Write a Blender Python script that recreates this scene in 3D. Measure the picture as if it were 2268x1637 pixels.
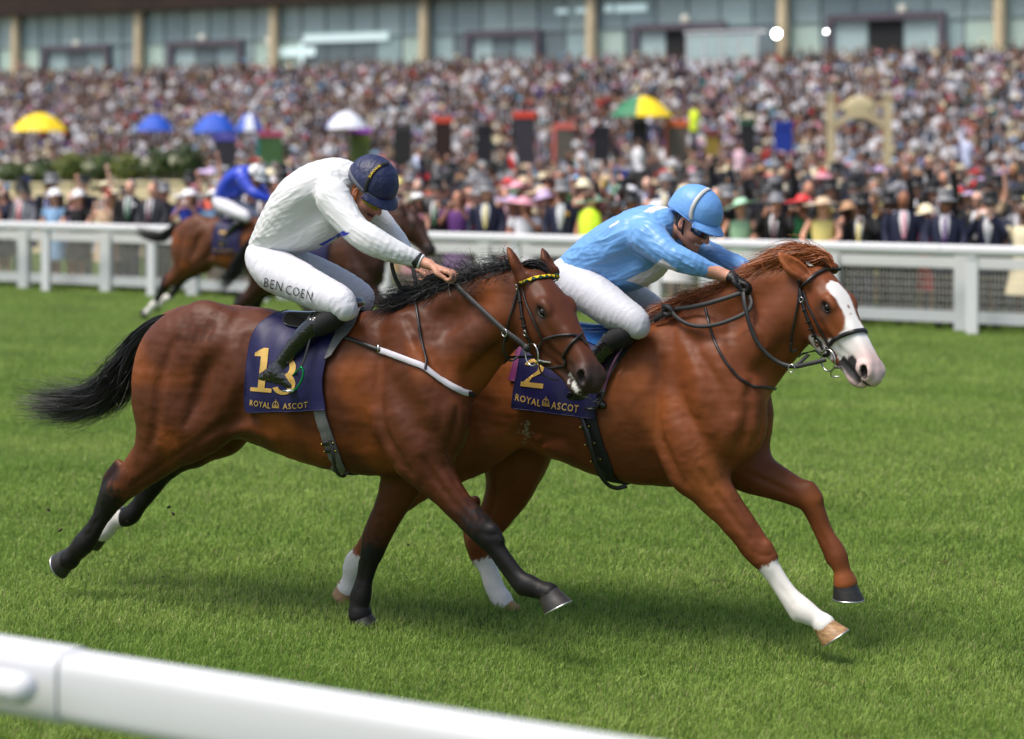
import bpy, bmesh, math, random
import numpy as np
from mathutils import Vector, Matrix
from concurrent.futures import ThreadPoolExecutor
for _o in list(bpy.data.objects): bpy.data.objects.remove(_o)
C = bpy.context.scene.collection
RES = 1.0                                      # mesh fineness multiplier
# ------------------------------------------------------------------ camera, sky, sun, exposure
FOC, CX, HOR, CAMH = 4300.0, 1134.0, 322.0, 2.4    # focal length and horizon on a 2268 px wide picture
cam_d = bpy.data.cameras.new('camera'); cam = bpy.data.objects.new('camera', cam_d); C.objects.link(cam)
cam.location = (0, 0, CAMH); cam.rotation_euler = (math.radians(90), 0, 0)
cam_d.sensor_width = 36; cam_d.lens = FOC / 2268 * 36; cam_d.shift_y = -(818.5 - HOR) / 2268
cam_d.clip_start = 0.1; cam_d.clip_end = 2000
cam_d.dof.use_dof = True; cam_d.dof.focus_distance = 9.45; cam_d.dof.aperture_fstop = 1.4
sc = bpy.context.scene; sc.camera = cam
world = bpy.data.worlds.new('World'); sc.world = world; world.use_nodes = True
wn = world.node_tree.nodes; wl = world.node_tree.links
SUN_EL, SUN_AZ = math.radians(64), math.radians(-118)   # azimuth from +Y towards +X of the place the light comes from
sky = wn.new('ShaderNodeTexSky'); sky.sky_type = 'NISHITA'; sky.sun_disc = False
sky.sun_elevation = SUN_EL; sky.sun_rotation = SUN_AZ; sky.air_density = 1.0; sky.dust_density = 4.0; sky.ozone_density = 1.0
wn['Background'].inputs['Strength'].default_value = 0.12
wl.new(sky.outputs[0], wn['Background'].inputs['Color'])
sun_d = bpy.data.lights.new('sun', 'SUN'); sun_d.energy = 2.5; sun_d.angle = math.radians(26); sun_d.color = (1, .95, .88)
sun = bpy.data.objects.new('sun', sun_d); C.objects.link(sun)
_sd = Vector((math.cos(SUN_EL) * math.sin(SUN_AZ), math.cos(SUN_EL) * math.cos(SUN_AZ), math.sin(SUN_EL)))
sun.rotation_euler = _sd.to_track_quat('Z', 'Y').to_euler()
sc.view_settings.view_transform = 'Standard'; sc.view_settings.look = 'None'
sc.view_settings.exposure = 0.52; sc.view_settings.gamma = 1.0; sc.view_settings.use_curve_mapping = False
sc.cycles.use_denoising = True
sc.cycles.max_bounces = 6; sc.cycles.transparent_max_bounces = 8

# ------------------------------------------------------------------ helpers
PHI = math.atan(FOC / 7952.0)                       # the course runs this far out of the picture plane
UX, UY = math.cos(PHI), -math.sin(PHI)              # direction of travel (right and towards the camera)
WX, WY = -math.sin(PHI), -math.cos(PHI)             # right-hand side of the travel direction (camera side)
ROTZ = math.atan2(UY, UX)
def ray(px, py): return np.array([(px - CX) / FOC, 1.0, (HOR - py) / FOC])
def ground(px, py, z=0.0):
    Y = FOC * (CAMH - z) / (py - HOR); return np.array([(px - CX) / FOC * Y, Y, z])
class Frame:
    """frame of a runner: x forward, y left, z up, origin on the turf"""
    def __init__(s, ox, oy): s.o = np.array([ox, oy, 0.0])
    def loc(s, p):
        d = np.asarray(p, float) - s.o
        return np.stack([d[..., 0]*UX + d[..., 1]*UY, -(d[..., 0]*WX + d[..., 1]*WY), d[..., 2]], -1)
    def wor(s, q):
        q = np.asarray(q, float)
        return np.stack([s.o[0] + q[..., 0]*UX - q[..., 1]*WX, s.o[1] + q[..., 0]*UY - q[..., 1]*WY, q[..., 2]], -1)
    def at(s, px, py, w=0.0):
        r = ray(px, py); c = -s.o - 0.0; c[2] = 0
        t = (w - (c[0]*WX + c[1]*WY)) / (r[0]*WX + r[1]*WY)
        return s.loc(np.array([r[0]*t, t, CAMH + r[2]*t]))
    def mpp(s, q): return float(s.wor(q)[1]) / FOC          # metres per picture pixel at a local point
    def cam(s): return s.loc(np.array([0, 0, CAMH]))
rng = np.random.default_rng(7)
def lin(r, g, b):                                            # sRGB 0-255 -> linear
    f = lambda c: ((c/255 + .055)/1.055)**2.4 if c/255 > .04045 else c/255/12.92
    return (f(r), f(g), f(b))
MATS = {}
def mat(name, col=(.5, .5, .5), rough=.5, metal=0, attr=None, noise=0, nscale=20, bump=0, bscale=60, spec=.5, coat=0, coat_r=.1,
        sheen=0, objcol=False, trans=0, stretch=None, emit=None, bdist=.01, nmul=(.6, 1.3), croughness=None):
    if name in MATS: return MATS[name]
    m = bpy.data.materials.new(name); m.use_nodes = True; N = m.node_tree.nodes; L = m.node_tree.links
    b = N['Principled BSDF']; b.inputs['Roughness'].default_value = rough; b.inputs['Metallic'].default_value = metal
    b.inputs['Specular IOR Level'].default_value = spec; b.inputs['Coat Weight'].default_value = coat
    b.inputs['Coat Roughness'].default_value = coat_r; b.inputs['Sheen Weight'].default_value = sheen
    b.inputs['Transmission Weight'].default_value = trans
    b.inputs['Base Color'].default_value = (*col, 1)
    tc = N.new('ShaderNodeTexCoord'); mp = N.new('ShaderNodeMapping'); L.new(tc.outputs['Object'], mp.inputs[0])
    if stretch: mp.inputs['Scale'].default_value = stretch
    src = None
    if attr:
        a = N.new('ShaderNodeAttribute'); a.attribute_name = attr; src = a.outputs['Color']
    elif objcol:
        a = N.new('ShaderNodeObjectInfo'); src = a.outputs['Color']
    if noise:
        t = N.new('ShaderNodeTexNoise'); t.inputs['Scale'].default_value = nscale; t.inputs['Detail'].default_value = 5
        L.new(mp.outputs[0], t.inputs['Vector'])
        mr = N.new('ShaderNodeMapRange'); L.new(t.outputs['Fac'], mr.inputs[0])
        mr.inputs[1].default_value = .3; mr.inputs[2].default_value = .7
        mr.inputs[3].default_value = 1 + (nmul[0]-1)*noise; mr.inputs[4].default_value = 1 + (nmul[1]-1)*noise
        mx = N.new('ShaderNodeVectorMath'); mx.operation = 'SCALE'
        if src: L.new(src, mx.inputs[0])
        else: mx.inputs[0].default_value = col
        L.new(mr.outputs[0], mx.inputs['Scale']); src = mx.outputs[0]
    if src: L.new(src, b.inputs['Base Color'])
    if bump:
        t = N.new('ShaderNodeTexNoise'); t.inputs['Scale'].default_value = bscale; t.inputs['Detail'].default_value = 4
        L.new(mp.outputs[0], t.inputs['Vector'])
        bp = N.new('ShaderNodeBump'); bp.inputs['Strength'].default_value = bump; bp.inputs['Distance'].default_value = bdist
        L.new(t.outputs['Fac'], bp.inputs['Height']); L.new(bp.outputs[0], b.inputs['Normal'])
    if emit: b.inputs['Emission Color'].default_value = (*emit[0], 1); b.inputs['Emission Strength'].default_value = emit[1]
    MATS[name] = m; return m
def mesh_np(name, V, F, m=None, parent=None, col=None, smooth=True, loc=None, rotz=None):
    """one mesh object from vertex and face arrays (faces: (n,3) or (n,4) array, or list of both)"""
    V = np.asarray(V, np.float32); me = bpy.data.meshes.new(name)
    Fs = [np.asarray(f, np.int32) for f in (F if isinstance(F, list) else [F]) if len(f)]
    me.vertices.add(len(V)); me.vertices.foreach_set('co', V.ravel())
    lt = np.concatenate([np.full(len(f), f.shape[1], np.int32) for f in Fs]); li = np.concatenate([f.ravel() for f in Fs])
    me.loops.add(len(li)); me.loops.foreach_set('vertex_index', li)
    me.polygons.add(len(lt)); ls = np.zeros(len(lt), np.int32); ls[1:] = np.cumsum(lt)[:-1]
    me.polygons.foreach_set('loop_start', ls); me.polygons.foreach_set('loop_total', lt)
    me.polygons.foreach_set('use_smooth', np.full(len(lt), smooth))
    if col is not None:
        a = me.attributes.new('Col', 'FLOAT_COLOR', 'POINT')
        cc = np.ones((len(V), 4), np.float32); cc[:, :3] = col; a.data.foreach_set('color', cc.ravel())
    me.update(); me.validate()
    o = bpy.data.objects.new(name, me); C.objects.link(o)
    if m: me.materials.append(m)
    if parent: o.parent = parent
    if loc is not None: o.location = loc
    if rotz is not None: o.rotation_euler = (0, 0, rotz)
    return o
def tag(o, label=None, cat=None, group=None, kind=None):
    if label: o['label'] = label
    if cat: o['category'] = cat
    if group: o['group'] = group
    if kind: o['kind'] = kind
    return o
def empty(name, label, cat, loc=(0, 0, 0), rotz=0, group=None):
    o = bpy.data.objects.new(name, None); C.objects.link(o); o.location = loc; o.rotation_euler = (0, 0, rotz); o.empty_display_size = .1
    return tag(o, label, cat, group)
class MB:
    """collects boxes, tubes, lathes and ribbons into one mesh"""
    def __init__(s): s.v = []; s.q = []; s.t = []; s.n = 0
    def add(s, V, Q=None, T=None):
        V = np.asarray(V, float)
        if Q is not None and len(Q): s.q.append(np.asarray(Q) + s.n)
        if T is not None and len(T): s.t.append(np.asarray(T) + s.n)
        s.v.append(V); s.n += len(V); return s
    def box(s, c, d, rz=0, bev=0, M=None):
        x, y, z = np.array(d)/2
        V = np.array([[-x,-y,-z],[x,-y,-z],[x,y,-z],[-x,y,-z],[-x,-y,z],[x,-y,z],[x,y,z],[-x,y,z]])
        if M is not None: V = V @ np.asarray(M).T
        if rz: k, q = math.cos(rz), math.sin(rz); V = V @ np.array([[k,q,0],[-q,k,0],[0,0,1]])
        return s.add(V + np.array(c), [[0,3,2,1],[4,5,6,7],[0,1,5,4],[1,2,6,5],[2,3,7,6],[3,0,4,7]])
    def rings(s, R, cap=True, closed=False):
        """R: (m, k, 3) rings joined into a tube"""
        R = np.asarray(R, float); m, k, _ = R.shape; I = np.arange(m*k).reshape(m, k); Q = []
        for i in range(m if closed else m-1):
            a, b = I[i], I[(i+1) % m]; Q.append(np.stack([a, np.roll(a, -1), np.roll(b, -1), b], -1))
        s.add(R.reshape(-1, 3), np.concatenate(Q))
        if cap and not closed:
            for i, fl in ((0, True), (m-1, False)):
                c = R[i].mean(0); V = np.vstack([R[i], c]); T = [[j, (j+1) % k, k] for j in range(k)]
                s.add(V, T=[t[::-1] for t in T] if fl else T)
        return s
    def tube(s, P, r, k=8, cap=True, closed=False):
        P = np.asarray(P, float); m = len(P); r = np.broadcast_to(np.asarray(r, float), (m,))
        T = np.roll(P, -1, 0) - np.roll(P, 1, 0) if closed else np.gradient(P, axis=0)
        T /= np.linalg.norm(T, axis=1)[:, None] + 1e-9
        n = np.cross(T[0], [0.3, .2, .9]); n /= np.linalg.norm(n); R = []
        a = np.arange(k)/k*2*math.pi
        for i in range(m):
            n = n - T[i]*np.dot(n, T[i]); n /= np.linalg.norm(n); b = np.cross(T[i], n)
            R.append(P[i] + r[i]*(np.cos(a)[:, None]*n + np.sin(a)[:, None]*b))
        return s.rings(np.array(R), cap, closed)
    def ribbon(s, P, N, w, th):
        """flat strap: centre line P, face normals N, width w, thickness th"""
        P = np.asarray(P, float); N = np.asarray(N, float); m = len(P); w = np.broadcast_to(np.asarray(w, float), (m,))
        T = np.gradient(P, axis=0); T /= np.linalg.norm(T, axis=1)[:, None] + 1e-9
        N = N - T*(N*T).sum(1)[:, None]; N /= np.linalg.norm(N, axis=1)[:, None] + 1e-9
        B = np.cross(T, N); h = w[:, None]/2; e = th*.35
        R = np.stack([P + B*h, P + B*(h*.85) + N*th, P - B*(h*.85) + N*th, P - B*h, P - B*(h*.85) - N*e, P + B*(h*.85) - N*e], 1)
        return s.rings(R)
    def lathe(s, prof, k=16, c=(0, 0, 0), cap=True):
        a = np.arange(k)/k*2*math.pi
        R = np.array([np.stack([r*np.cos(a), r*np.sin(a), np.full(k, z)], -1) for r, z in prof]) + np.array(c)
        return s.rings(R, cap)
    def ellip(s, c, r, M=None, seg=12, rg=8):
        th = np.linspace(0, math.pi, rg+1)[1:-1]; a = np.arange(seg)/seg*2*math.pi
        R = np.array([np.stack([np.sin(t)*np.cos(a), np.sin(t)*np.sin(a), np.full(seg, -np.cos(t))], -1) for t in th])
        R = np.concatenate([R*np.array(r)]); top = np.array([[0, 0, -r[2]], [0, 0, r[2]]])
        sh = R.shape; V = R.reshape(-1, 3)
        if M is not None: V = V @ np.asarray(M).T; top = top @ np.asarray(M).T
        V = V + np.array(c); top = top + np.array(c); s.rings(V.reshape(sh), cap=False)
        n0 = seg; first = V[:seg]; last = V[-seg:]
        s.add(np.vstack([first, top[0]]), T=[[(j+1) % seg, j, seg] for j in range(seg)])
        s.add(np.vstack([last, top[1]]), T=[[j, (j+1) % seg, seg] for j in range(seg)])
        return s
    def arrays(s): return np.concatenate(s.v), [np.concatenate(x) for x in (s.q, s.t) if x]
    def build(s, name, m=None, parent=None, smooth=True, col=None, loc=None, rotz=None):
        V, F = s.arrays(); return mesh_np(name, V, F, m, parent, col, smooth, loc, rotz)
def spline(P, n):
    """Catmull-Rom through the rows of P, n steps per span (any number of columns)"""
    P = np.asarray(P, float); E = np.vstack([2*P[0]-P[1], P, 2*P[-1]-P[-2]]); out = []
    for i in range(len(P)-1):
        a, b, c, d = E[i:i+4]; t = (np.arange(n)/n)[:, None]
        out.append(.5*(2*b + (c-a)*t + (2*a-5*b+4*c-d)*t*t + (3*b-a-3*c+d)*t**3))
    return np.vstack(out + [P[-1:]])
# ------------------------------------------------------------------ value noise
_perm = np.random.default_rng(3).permutation(256).astype(np.int64)
_grad = np.random.default_rng(4).normal(size=(256, 3)); _grad /= np.linalg.norm(_grad, axis=1)[:, None]
def noise3(P):
    P = np.asarray(P, float); I = np.floor(P).astype(np.int64); f = P - I; u = f*f*f*(f*(f*6-15)+10); out = 0
    for dx in (0, 1):
        for dy in (0, 1):
            for dz in (0, 1):
                h = _perm[(_perm[(_perm[(I[:, 0]+dx) & 255] + I[:, 1]+dy) & 255] + I[:, 2]+dz) & 255]
                g = _grad[h]; d = (g*(f - np.array([dx, dy, dz]))).sum(1)
                out = out + d*(u[:, 0] if dx else 1-u[:, 0])*(u[:, 1] if dy else 1-u[:, 1])*(u[:, 2] if dz else 1-u[:, 2])
    return out
def fbm(P, o=4):
    s = 0; a = 1
    for i in range(o): s = s + a*noise3(np.asarray(P)*2**i + 17.3*i); a *= .5
    return s
def sstep(a, b, x):
    t = np.clip((x-a)/(b-a), 0, 1); return t*t*(3-2*t)
# ------------------------------------------------------------------ distance-field bodies
def smin(a, b, k):
    h = np.maximum(k - np.abs(a-b), 0)/k; return np.minimum(a, b) - h*h*k*.25
class Field:
    def __init__(s): s.ops = []
    def _add(s, fn, lo, hi, k, sub): s.ops.append((fn, np.asarray(lo)-k-.05, np.asarray(hi)+k+.05, k, sub)); return s
    def chain(s, P, R, k=.03, flat=1.0, axis=(0, 1, 0), n=4, sub=False):
        """round tapered tube through P; flat > 1 squeezes it along axis"""
        P = np.asarray(P, float); R = np.broadcast_to(np.asarray(R, float), (len(P),)); Fl = np.broadcast_to(np.asarray(flat, float), (len(P),))
        if n > 1 and len(P) > 2: S = spline(np.column_stack([P, R, Fl]), n)
        else: S = np.column_stack([P, R, Fl])
        S = S.astype(np.float32); ax = np.asarray(axis, float); ax = (ax/np.linalg.norm(ax)).astype(np.float32)
        def fn(X):
            best = np.full(len(X), 1e3, np.float32)
            for i in range(len(S)-1):
                a, b = S[i, :3], S[i+1, :3]; d = b-a; L = float((d*d).sum())+1e-12
                q = X - a; t = np.clip(q @ d / L, 0, 1); q = q - t[:, None]*d
                r = S[i, 3] + t*(S[i+1, 3]-S[i, 3]); d2 = (q*q).sum(1)
                if S[i, 4] != 1 or S[i+1, 4] != 1:
                    fl = S[i, 4] + t*(S[i+1, 4]-S[i, 4]); w = q @ ax; d2 = d2 + (fl*fl-1)*w*w
                best = np.minimum(best, np.sqrt(d2)-r)
            return best
        m = S[:, 3].max(); return s._add(fn, S[:, :3].min(0)-m, S[:, :3].max(0)+m, k, sub)
    def ell(s, c, r, M=None, k=.03, sub=False):
        c = np.asarray(c, np.float32); r = np.asarray(r, np.float32); Mt = None if M is None else np.asarray(M, np.float32)   # rows of M = axes
        def fn(X):
            q = X-c
            if Mt is not None: q = q @ Mt.T
            k0 = np.sqrt(((q/r)**2).sum(1)); k1 = np.sqrt(((q/(r*r))**2).sum(1))+1e-9
            return np.where(k0 < 1e-4, -r.min(), k0*(k0-1)/k1)
        m = r.max(); return s._add(fn, c-m, c+m, k, sub)
    def loft(s, o, M, st, k=.03, sub=False, n=12):
        """stations along local x of frame M (rows) at o: (x, z_top, z_bottom, half width, exponent, widest height 0..1)"""
        S = spline(np.asarray(st, float), n).astype(np.float32); S = S[np.argsort(S[:, 0])]
        o = np.asarray(o, np.float32); M = np.asarray(M, np.float32)
        def fn(X):
            q = (X-o) @ M.T; x = np.clip(q[:, 0], S[0, 0], S[-1, 0]); dx = np.abs(q[:, 0]-x)
            zt, zb, hw, ex, wh = [np.interp(x, S[:, 0], S[:, i]).astype(np.float32) for i in range(1, 6)]
            hw = np.maximum(hw, .004); zc = zb + (zt-zb)*wh; dz = q[:, 2]-zc
            hh = np.maximum(np.where(dz > 0, zt-zc, zc-zb), .004)
            rho = ((np.abs(q[:, 1])/hw)**ex + (np.abs(dz)/hh)**ex)**(1/ex)
            r = np.sqrt(q[:, 1]**2 + dz**2); d = np.where(rho < .05, -np.minimum(hw, hh), r*(1-1/np.maximum(rho, .05)))
            return np.where(dx > 0, np.sqrt(np.maximum(d, 0)**2 + dx*dx), d)
        e = max(S[:, 1].max(), S[:, 3].max(), -S[:, 2].min()) + .02
        cs = np.array([o + M.T @ np.array([x, y, z]) for x in (S[0, 0], S[-1, 0]) for y in (-e, e) for z in (-e, e)])
        return s._add(fn, cs.min(0), cs.max(0), k, sub)
    def half(s, pt, nrm, k=.01):
        """cut away everything on the side nrm points to"""
        pt = np.asarray(pt, np.float32); nn = np.asarray(nrm, np.float32); nn = nn/np.linalg.norm(nn)
        s.ops.append((lambda X: -((X-pt) @ nn), np.full(3, -99.), np.full(3, 99.), k, True)); return s
    def __call__(s, X):
        X = np.asarray(X, np.float32); D = np.full(len(X), .6, np.float32)
        for fn, lo, hi, k, sub in s.ops:
            m = np.nonzero(((X > lo) & (X < hi)).all(1))[0]
            if len(m) == 0: continue
            d = fn(X[m]).astype(np.float32)
            D[m] = -smin(-D[m], d, k) if sub else smin(D[m], d, k)
        return D
    def bounds(s):
        B = [(lo, hi) for fn, lo, hi, k, sub in s.ops if not sub]
        return np.min([b[0] for b in B], 0), np.max([b[1] for b in B], 0)
    def mesh(s, h, smooth=3, keep=None):
        lo, hi = s.bounds(); K = 4; n = (np.ceil((hi-lo)/(h*K)).astype(int)+1); H = h*K
        g = [lo[i] + (np.arange(n[i])+.5)*H - h*.5 for i in range(3)]
        G = np.stack(np.meshgrid(*g, indexing='ij'), -1).reshape(-1, 3).astype(np.float32)
        c = s(G).reshape(n); act = np.argwhere(np.abs(c) < H*1.5)
        V = np.repeat(np.repeat(np.repeat(c, K, 0), K, 1), K, 2)
        off = np.stack(np.meshgrid(*[np.arange(K)]*3, indexing='ij'), -1).reshape(-1, 3)
        idx = (act[:, None]*K + off[None]).reshape(-1, 3)
        V[idx[:, 0], idx[:, 1], idx[:, 2]] = s(lo + idx*h)
        V[V == 0] = 1e-6
        P, Q = surface_nets(V); P = lo + P*h
        P = relax(P, Q, smooth)
        return P, Q
    def grad(s, X, e=.004):
        X = np.asarray(X, float); g = np.stack([s(X+np.eye(3)[i]*e)-s(X-np.eye(3)[i]*e) for i in range(3)], -1)/(2*e)
        return g/(np.linalg.norm(g, axis=1)[:, None]+1e-9)
    def snap(s, X, off=0.0, it=6):
        X = np.asarray(X, float).copy()
        for _ in range(it): X -= (s(X)-off)[:, None]*s.grad(X)*.9
        return X
    def cast(s, fr, pix, off=0.0, t0=8.0, t1=11.5):
        """points where the camera's rays through pix meet the body (local coordinates)"""
        c = fr.cam(); X = np.array([fr.loc(ray(a, b)+np.array([0, 0, CAMH]))-c for a, b in pix]); t = np.full(len(X), t0)
        nr = np.linalg.norm(X, axis=1); best = t.copy(); bd = np.full(len(X), 9.)
        ts = np.arange(t0, t1, .01)
        for i in range(len(X)):
            d = s(c + X[i]*ts[:, None]) - off; j = np.nonzero(d < 0)[0]; j = j[0] if len(j) else int(np.argmin(d))
            t[i] = ts[j] if (j == 0 or d[j] > 0) else ts[j-1] + .01*d[j-1]/(d[j-1]-d[j])
        return c + X*t[:, None]
def surface_nets(V):
    S = V < 0; nx, ny, nz = V.shape
    cnt = np.zeros((nx-1, ny-1, nz-1), np.int8)
    for a in (0, 1):
        for b in (0, 1):
            for c in (0, 1): cnt += S[a:nx-1+a, b:ny-1+b, c:nz-1+c]
    A = np.argwhere((cnt > 0) & (cnt < 8)); idx = np.full(cnt.shape, -1, np.int32); idx[A[:, 0], A[:, 1], A[:, 2]] = np.arange(len(A))
    cv = {(a, b, c): V[A[:, 0]+a, A[:, 1]+b, A[:, 2]+c] for a in (0, 1) for b in (0, 1) for c in (0, 1)}
    acc = np.zeros((len(A), 3)); w = np.zeros(len(A))
    for p in cv:
        for ax in range(3):
            if p[ax] == 0:
                q = list(p); q[ax] = 1; va, vb = cv[p], cv[tuple(q)]; m = (va < 0) != (vb < 0)
                t = va[m]/(va[m]-vb[m]); pt = np.tile(np.array(p, float), (m.sum(), 1)); pt[:, ax] = t
                acc[m] += pt; w[m] += 1
    P = A + acc/w[:, None]; Q = []
    for ax in range(3):
        sl0 = [slice(None)]*3; sl1 = [slice(None)]*3; sl0[ax] = slice(0, -1); sl1[ax] = slice(1, None)
        e = np.argwhere(S[tuple(sl0)] != S[tuple(sl1)]); o = [i for i in range(3) if i != ax]
        e = e[(e[:, o[0]] > 0) & (e[:, o[1]] > 0) & (e[:, o[0]] < V.shape[o[0]]-1) & (e[:, o[1]] < V.shape[o[1]]-1)]
        fl = S[e[:, 0], e[:, 1], e[:, 2]]; q = []
        for da, db in ((1, 1), (0, 1), (0, 0), (1, 0)):
            c = e.copy(); c[:, o[0]] -= da; c[:, o[1]] -= db; q.append(idx[c[:, 0], c[:, 1], c[:, 2]])
        q = np.stack(q, -1); fl = fl if ax != 1 else ~fl
        q[~fl] = q[~fl][:, ::-1]; Q.append(q)
    Q = np.concatenate(Q); Q = Q[(Q >= 0).all(1)]
    return P, Q
def relax(P, Q, it):
    a = np.concatenate([Q[:, [0, 1]], Q[:, [1, 2]], Q[:, [2, 3]], Q[:, [3, 0]]]); i = np.concatenate([a[:, 0], a[:, 1]]); j = np.concatenate([a[:, 1], a[:, 0]])
    n = len(P); dg = np.bincount(i, minlength=n)[:, None]
    for _ in range(it):
        for l in (.55, -.57):
            m = np.stack([np.bincount(i, P[j, c], n) for c in range(3)], -1)/np.maximum(dg, 1); P = P + l*(m-P)
    return P
def biggest(P, Q):
    """drop loose crumbs: keep only the largest connected piece"""
    lab = np.arange(len(P))
    while True:
        m = lab[Q].min(1); new = lab.copy()
        for c in range(4): np.minimum.at(new, Q[:, c], m)
        new = new[new]
        if (new == lab).all(): break
        lab = new
    k = np.bincount(lab).argmax(); keep = lab == k; r = np.cumsum(keep)-1
    return P[keep], r[Q[keep[Q].all(1)]]
def vnormals(P, Q):
    n = np.cross(P[Q[:, 2]]-P[Q[:, 0]], P[Q[:, 3]]-P[Q[:, 1]]); N = np.stack([sum(np.bincount(Q[:, c], n[:, k], len(P)) for c in range(4)) for k in range(3)], -1)
    return N/(np.linalg.norm(N, axis=1)[:, None]+1e-12)
# ------------------------------------------------------------------ horses
from mathutils.bvhtree import BVHTree
def pts_local(fr, rows):
    """rows (px, py, w, radius in picture px[, flat]) -> points, radii in metres, flat"""
    P = []; R = []; F = []
    for r in rows:
        q = fr.at(r[0], r[1], r[2]); P.append(q); R.append(r[3]*fr.mpp(q)); F.append(r[4] if len(r) > 4 else 1.25)
    return np.array(P), np.array(R), np.array(F)
def head_axes(yaw, pitch, roll=0.0):
    b, t = math.radians(yaw), math.radians(pitch)
    uh = np.array([math.cos(b), -math.sin(b), 0]); z = np.array([0, 0, 1.])
    Lx = math.cos(t)*uh - math.sin(t)*z; F = math.sin(t)*uh + math.cos(t)*z; Y = np.cross(F, Lx)
    if roll:
        r = math.radians(roll); Y, F = math.cos(r)*Y + math.sin(r)*F, math.cos(r)*F - math.sin(r)*Y
    return np.array([Lx, Y, F])          # rows: along the face, left, out of the forehead
def head_field(f, o, M, s=1.0):
    X = lambda x, y, z: o + M.T @ (np.array([x, y, z])*s)
    st = [(-.03, .0, -.10, .03, 2.2, .6), (0, .040, -.15, .060, 2.2, .62), (.06, .054, -.19, .080, 2.3, .66), (.13, .062, -.205, .094, 2.5, .7),
          (.20, .060, -.205, .098, 2.7, .76), (.27, .052, -.195, .088, 2.7, .76), (.35, .043, -.17, .070, 2.6, .68), (.43, .034, -.140, .057, 2.4, .6),
          (.51, .025, -.115, .054, 2.3, .55), (.57, .014, -.105, .060, 2.3, .5), (.615, -.002, -.098, .054, 2.2, .5), (.648, -.028, -.08, .030, 2, .5)]
    f.loft(o, M, [(a*s, b*s, c*s, d*s, e, g) for a, b, c, d, e, g in st], k=.05*s)
    for sd in (1, -1):
        f.ell(X(.165, .046*sd, -.150), np.array([.125, .038, .115])*s, M, k=.03*s)          # jowl
        f.ell(X(.205, .080*sd, .030), np.array([.055, .024, .026])*s, M, k=.02*s)           # brow
        f.chain([X(.24, .082*sd, -.045), X(.31, .068*sd, -.06), X(.40, .046*sd, -.062)], [.016*s, .014*s, .01*s], k=.02*s)   # facial crest
        f.chain([X(.36, .035*sd, .018), X(.47, .026*sd, .006), X(.56, .028*sd, -.004)], [.016*s, .016*s, .018*s], k=.02*s)    # nasal bone
    f.chain([X(.16, 0, -.22), X(.27, 0, -.21), X(.38, 0, -.178), X(.49, 0, -.148), X(.56, 0, -.142), X(.605, 0, -.122)],
            [.05*s, .045*s, .036*s, .032*s, .036*s, .022*s], k=.025*s, flat=[.9, .9, .9, .9, .85, .75], axis=M[1])
    f.ell(X(.60, 0, -.058), np.array([.054, .052, .046])*s, M, k=.02*s)                        # upper lip
    for sd in (1, -1):
        f.ell(X(.578, .048*sd, -.034), np.array([.054, .029, .042])*s, M, k=.015*s)
        A = head_tilt(M, sd)
        f.ell(X(.590, .074*sd, -.034), np.array([.036, .034, .022])*s, A, k=.008*s, sub=True)   # nostril
        f.ell(X(.222, .100*sd, .004), np.array([.027, .016, .019])*s, M, k=.01*s, sub=True)      # eye socket
        f.chain([X(.46, .064*sd, -.117), X(.53, .06*sd, -.113), X(.60, .044*sd, -.104), X(.635, .02*sd, -.098)], [.006*s, .006*s, .006*s, .005*s], k=.008*s, sub=True)  # lips
        f.chain([X(.31, .084*sd, -.115), X(.40, .066*sd, -.10), X(.50, .063*sd, -.065)], [.012*s, .011*s, .010*s], k=.03*s, sub=True)
        f.ell(X(.11, .088*sd, .045), np.array([.05, .016, .016])*s, M, k=.03*s, sub=True)       # hollow above the eye
def head_tilt(M, sd):
    a = math.radians(38); c, s = math.cos(a), math.sin(a)
    return np.array([c*M[0] - s*M[2], M[1], s*M[0] + c*M[2]])
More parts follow.
